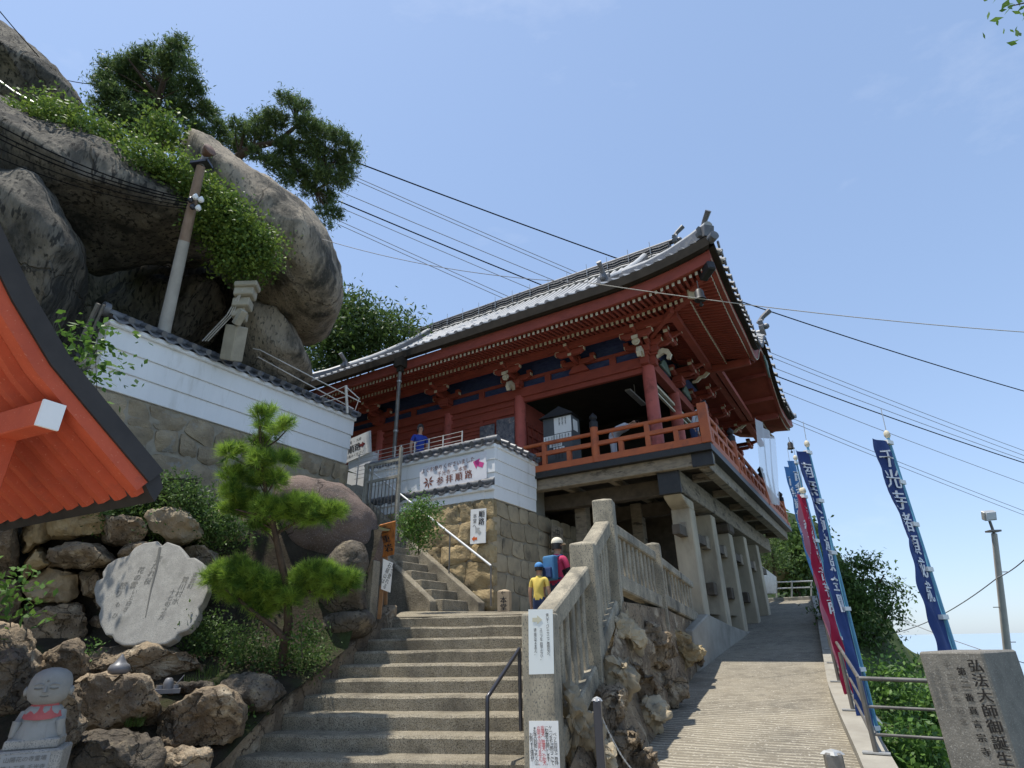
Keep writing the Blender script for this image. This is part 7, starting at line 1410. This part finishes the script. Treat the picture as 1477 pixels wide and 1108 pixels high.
    if cap:
        cp = MB(); n = 18; rings = [[hc + hu * (0.045 + 0.095 * math.sin(ph)) * k + (rt * 0.098 * math.cos(a_) + f * 0.112 * math.sin(a_)) * k * math.cos(ph) for a_ in np.linspace(0, 2 * math.pi, n, endpoint=False)] for ph in np.linspace(-0.15, math.pi / 2 * 0.96, 7)]
        v = [p for r_ in rings for p in r_]; cp.add(v, [(i * n + j, i * n + (j + 1) % n, (i + 1) * n + (j + 1) % n, (i + 1) * n + j) for i in range(6) for j in range(n)] + [tuple(range(6 * n, 7 * n))]); co = cp.build('cap', cap, e, smooth=60)
        MB().prism([hc + hu * 0.035 * k + (f * (0.09 + 0.09 * math.cos(a_)) + rt * 0.085 * math.sin(a_)) * k - hu * 0.012 * math.cos(a_) * k for a_ in np.linspace(-1.5, 1.5, 9)], hu * 0.006).build('visor', cap, co)
    if pack:
        bc = pos + P(0, -0.17, 1.22); b1 = MB().box(bc, rt * 0.135 * k, f * 0.065 * k, hu * 0.20 * k).build('backpack', pack[0], e, bevel=0.045 * k, seg=3)
        MB().box(bc - f * 0.075 * k - hu * 0.08 * k, rt * 0.10 * k, f * 0.03 * k, hu * 0.09 * k).build('pocket', pack[1], b1, bevel=0.025 * k, seg=2)
        for s in (-1, 1): MB().tube([pos + P(s * 0.09, -0.10, 1.40), pos + P(s * 0.10, 0.02, 1.44), pos + P(s * 0.11, 0.115, 1.30), pos + P(s * 0.11, 0.06, 1.08), pos + P(s * 0.10, -0.10, 1.05)], 0.016 * k, 6).build('strap', pack[1], b1, smooth=60)
    return e
M_PKSH = mat('raspberry t-shirt', (0.50, 0.045, 0.12), (0.44, 0.04, 0.10), 6, 0.85); M_JEAN = mat('navy jeans', (0.03, 0.045, 0.10), (0.04, 0.055, 0.12), 12, 0.85); M_YEL = mat('yellow t-shirt', (0.72, 0.55, 0.13), (0.66, 0.49, 0.11), 6, 0.85)
M_BPK = mat('blue backpack', (0.07, 0.20, 0.36), (0.05, 0.15, 0.30), 8, 0.7); M_BPK2 = mat('navy backpack pocket', (0.03, 0.06, 0.16), None, rough=0.7); M_CAPW = mat('cream cap', (0.72, 0.66, 0.52), (0.66, 0.6, 0.47), 8, 0.85); M_CAPB = mat('blue cap', (0.05, 0.17, 0.42), (0.10, 0.30, 0.55), 14, 0.8); M_ARMB = mat('black arm sleeve', (0.015, 0.015, 0.018), None, rough=0.8)
def step_z(p): return 0.6 + 0.15 * max(0, math.floor((sd_(p) - 6.0) / 0.32))
p = at(806, 860, 7.7); zf = min(step_z(p), 1.95); ht = at(803, 771, 7.7)[2]
person((p[0], p[1], zf), ht - zf - 0.015, 48, 'person in raspberry t-shirt and cream cap with blue backpack climbing the steps', M_PKSH, M_JEAN, sleeve=M_ARMB, cap=M_CAPW, pack=(M_BPK, M_BPK2), longhair=True, arms={'R': [(0.24, 0.05, 1.12), (0.21, 0.24, 0.98), (0.19, 0.31, 0.96)], 'L': [(0.24, 0.03, 1.12), (0.22, 0.2, 1.0), (0.2, 0.28, 1.0)]})
p = at(779, 880, 7.45); zf = step_z(p); ht = at(777, 809, 7.45)[2]
person((p[0], p[1], zf), max(0.9, ht - zf - 0.01), 25, 'child in yellow t-shirt and blue patterned cap following up the steps', M_YEL, M_JEAN, cap=M_CAPB)
p = onB(605, 640, -0.95); zt_ = onB(604, 614, -0.95)[2]
person((p[0], p[1], 5.16), zt_ - 5.16, 150, 'person in blue shirt with dark bag strap standing on the terrace behind the wire fence', mat('royal blue shirt', (0.03, 0.06, 0.34), (0.025, 0.05, 0.28), 6, 0.85), M_JEAN, pack=None, longhair=True)
M_GRYC = mat('pale grey clothing', (0.50, 0.50, 0.52), (0.44, 0.44, 0.47), 6, 0.85)
p = onB(884, 640, 0.75); person((p[0], p[1], 5.34), 1.6, 115, 'person in pale grey clothes bowing behind the vermilion railing', M_GRYC, M_GRYC, sleeve='long', bend=1.25)
p = onB(1000, 620, 1.35); person((p[0], p[1], 5.34), 1.55, 120, 'person in pale clothes with a basket near the corner column', M_GRYC, M_JEAN, sleeve='long', bend=0.5)
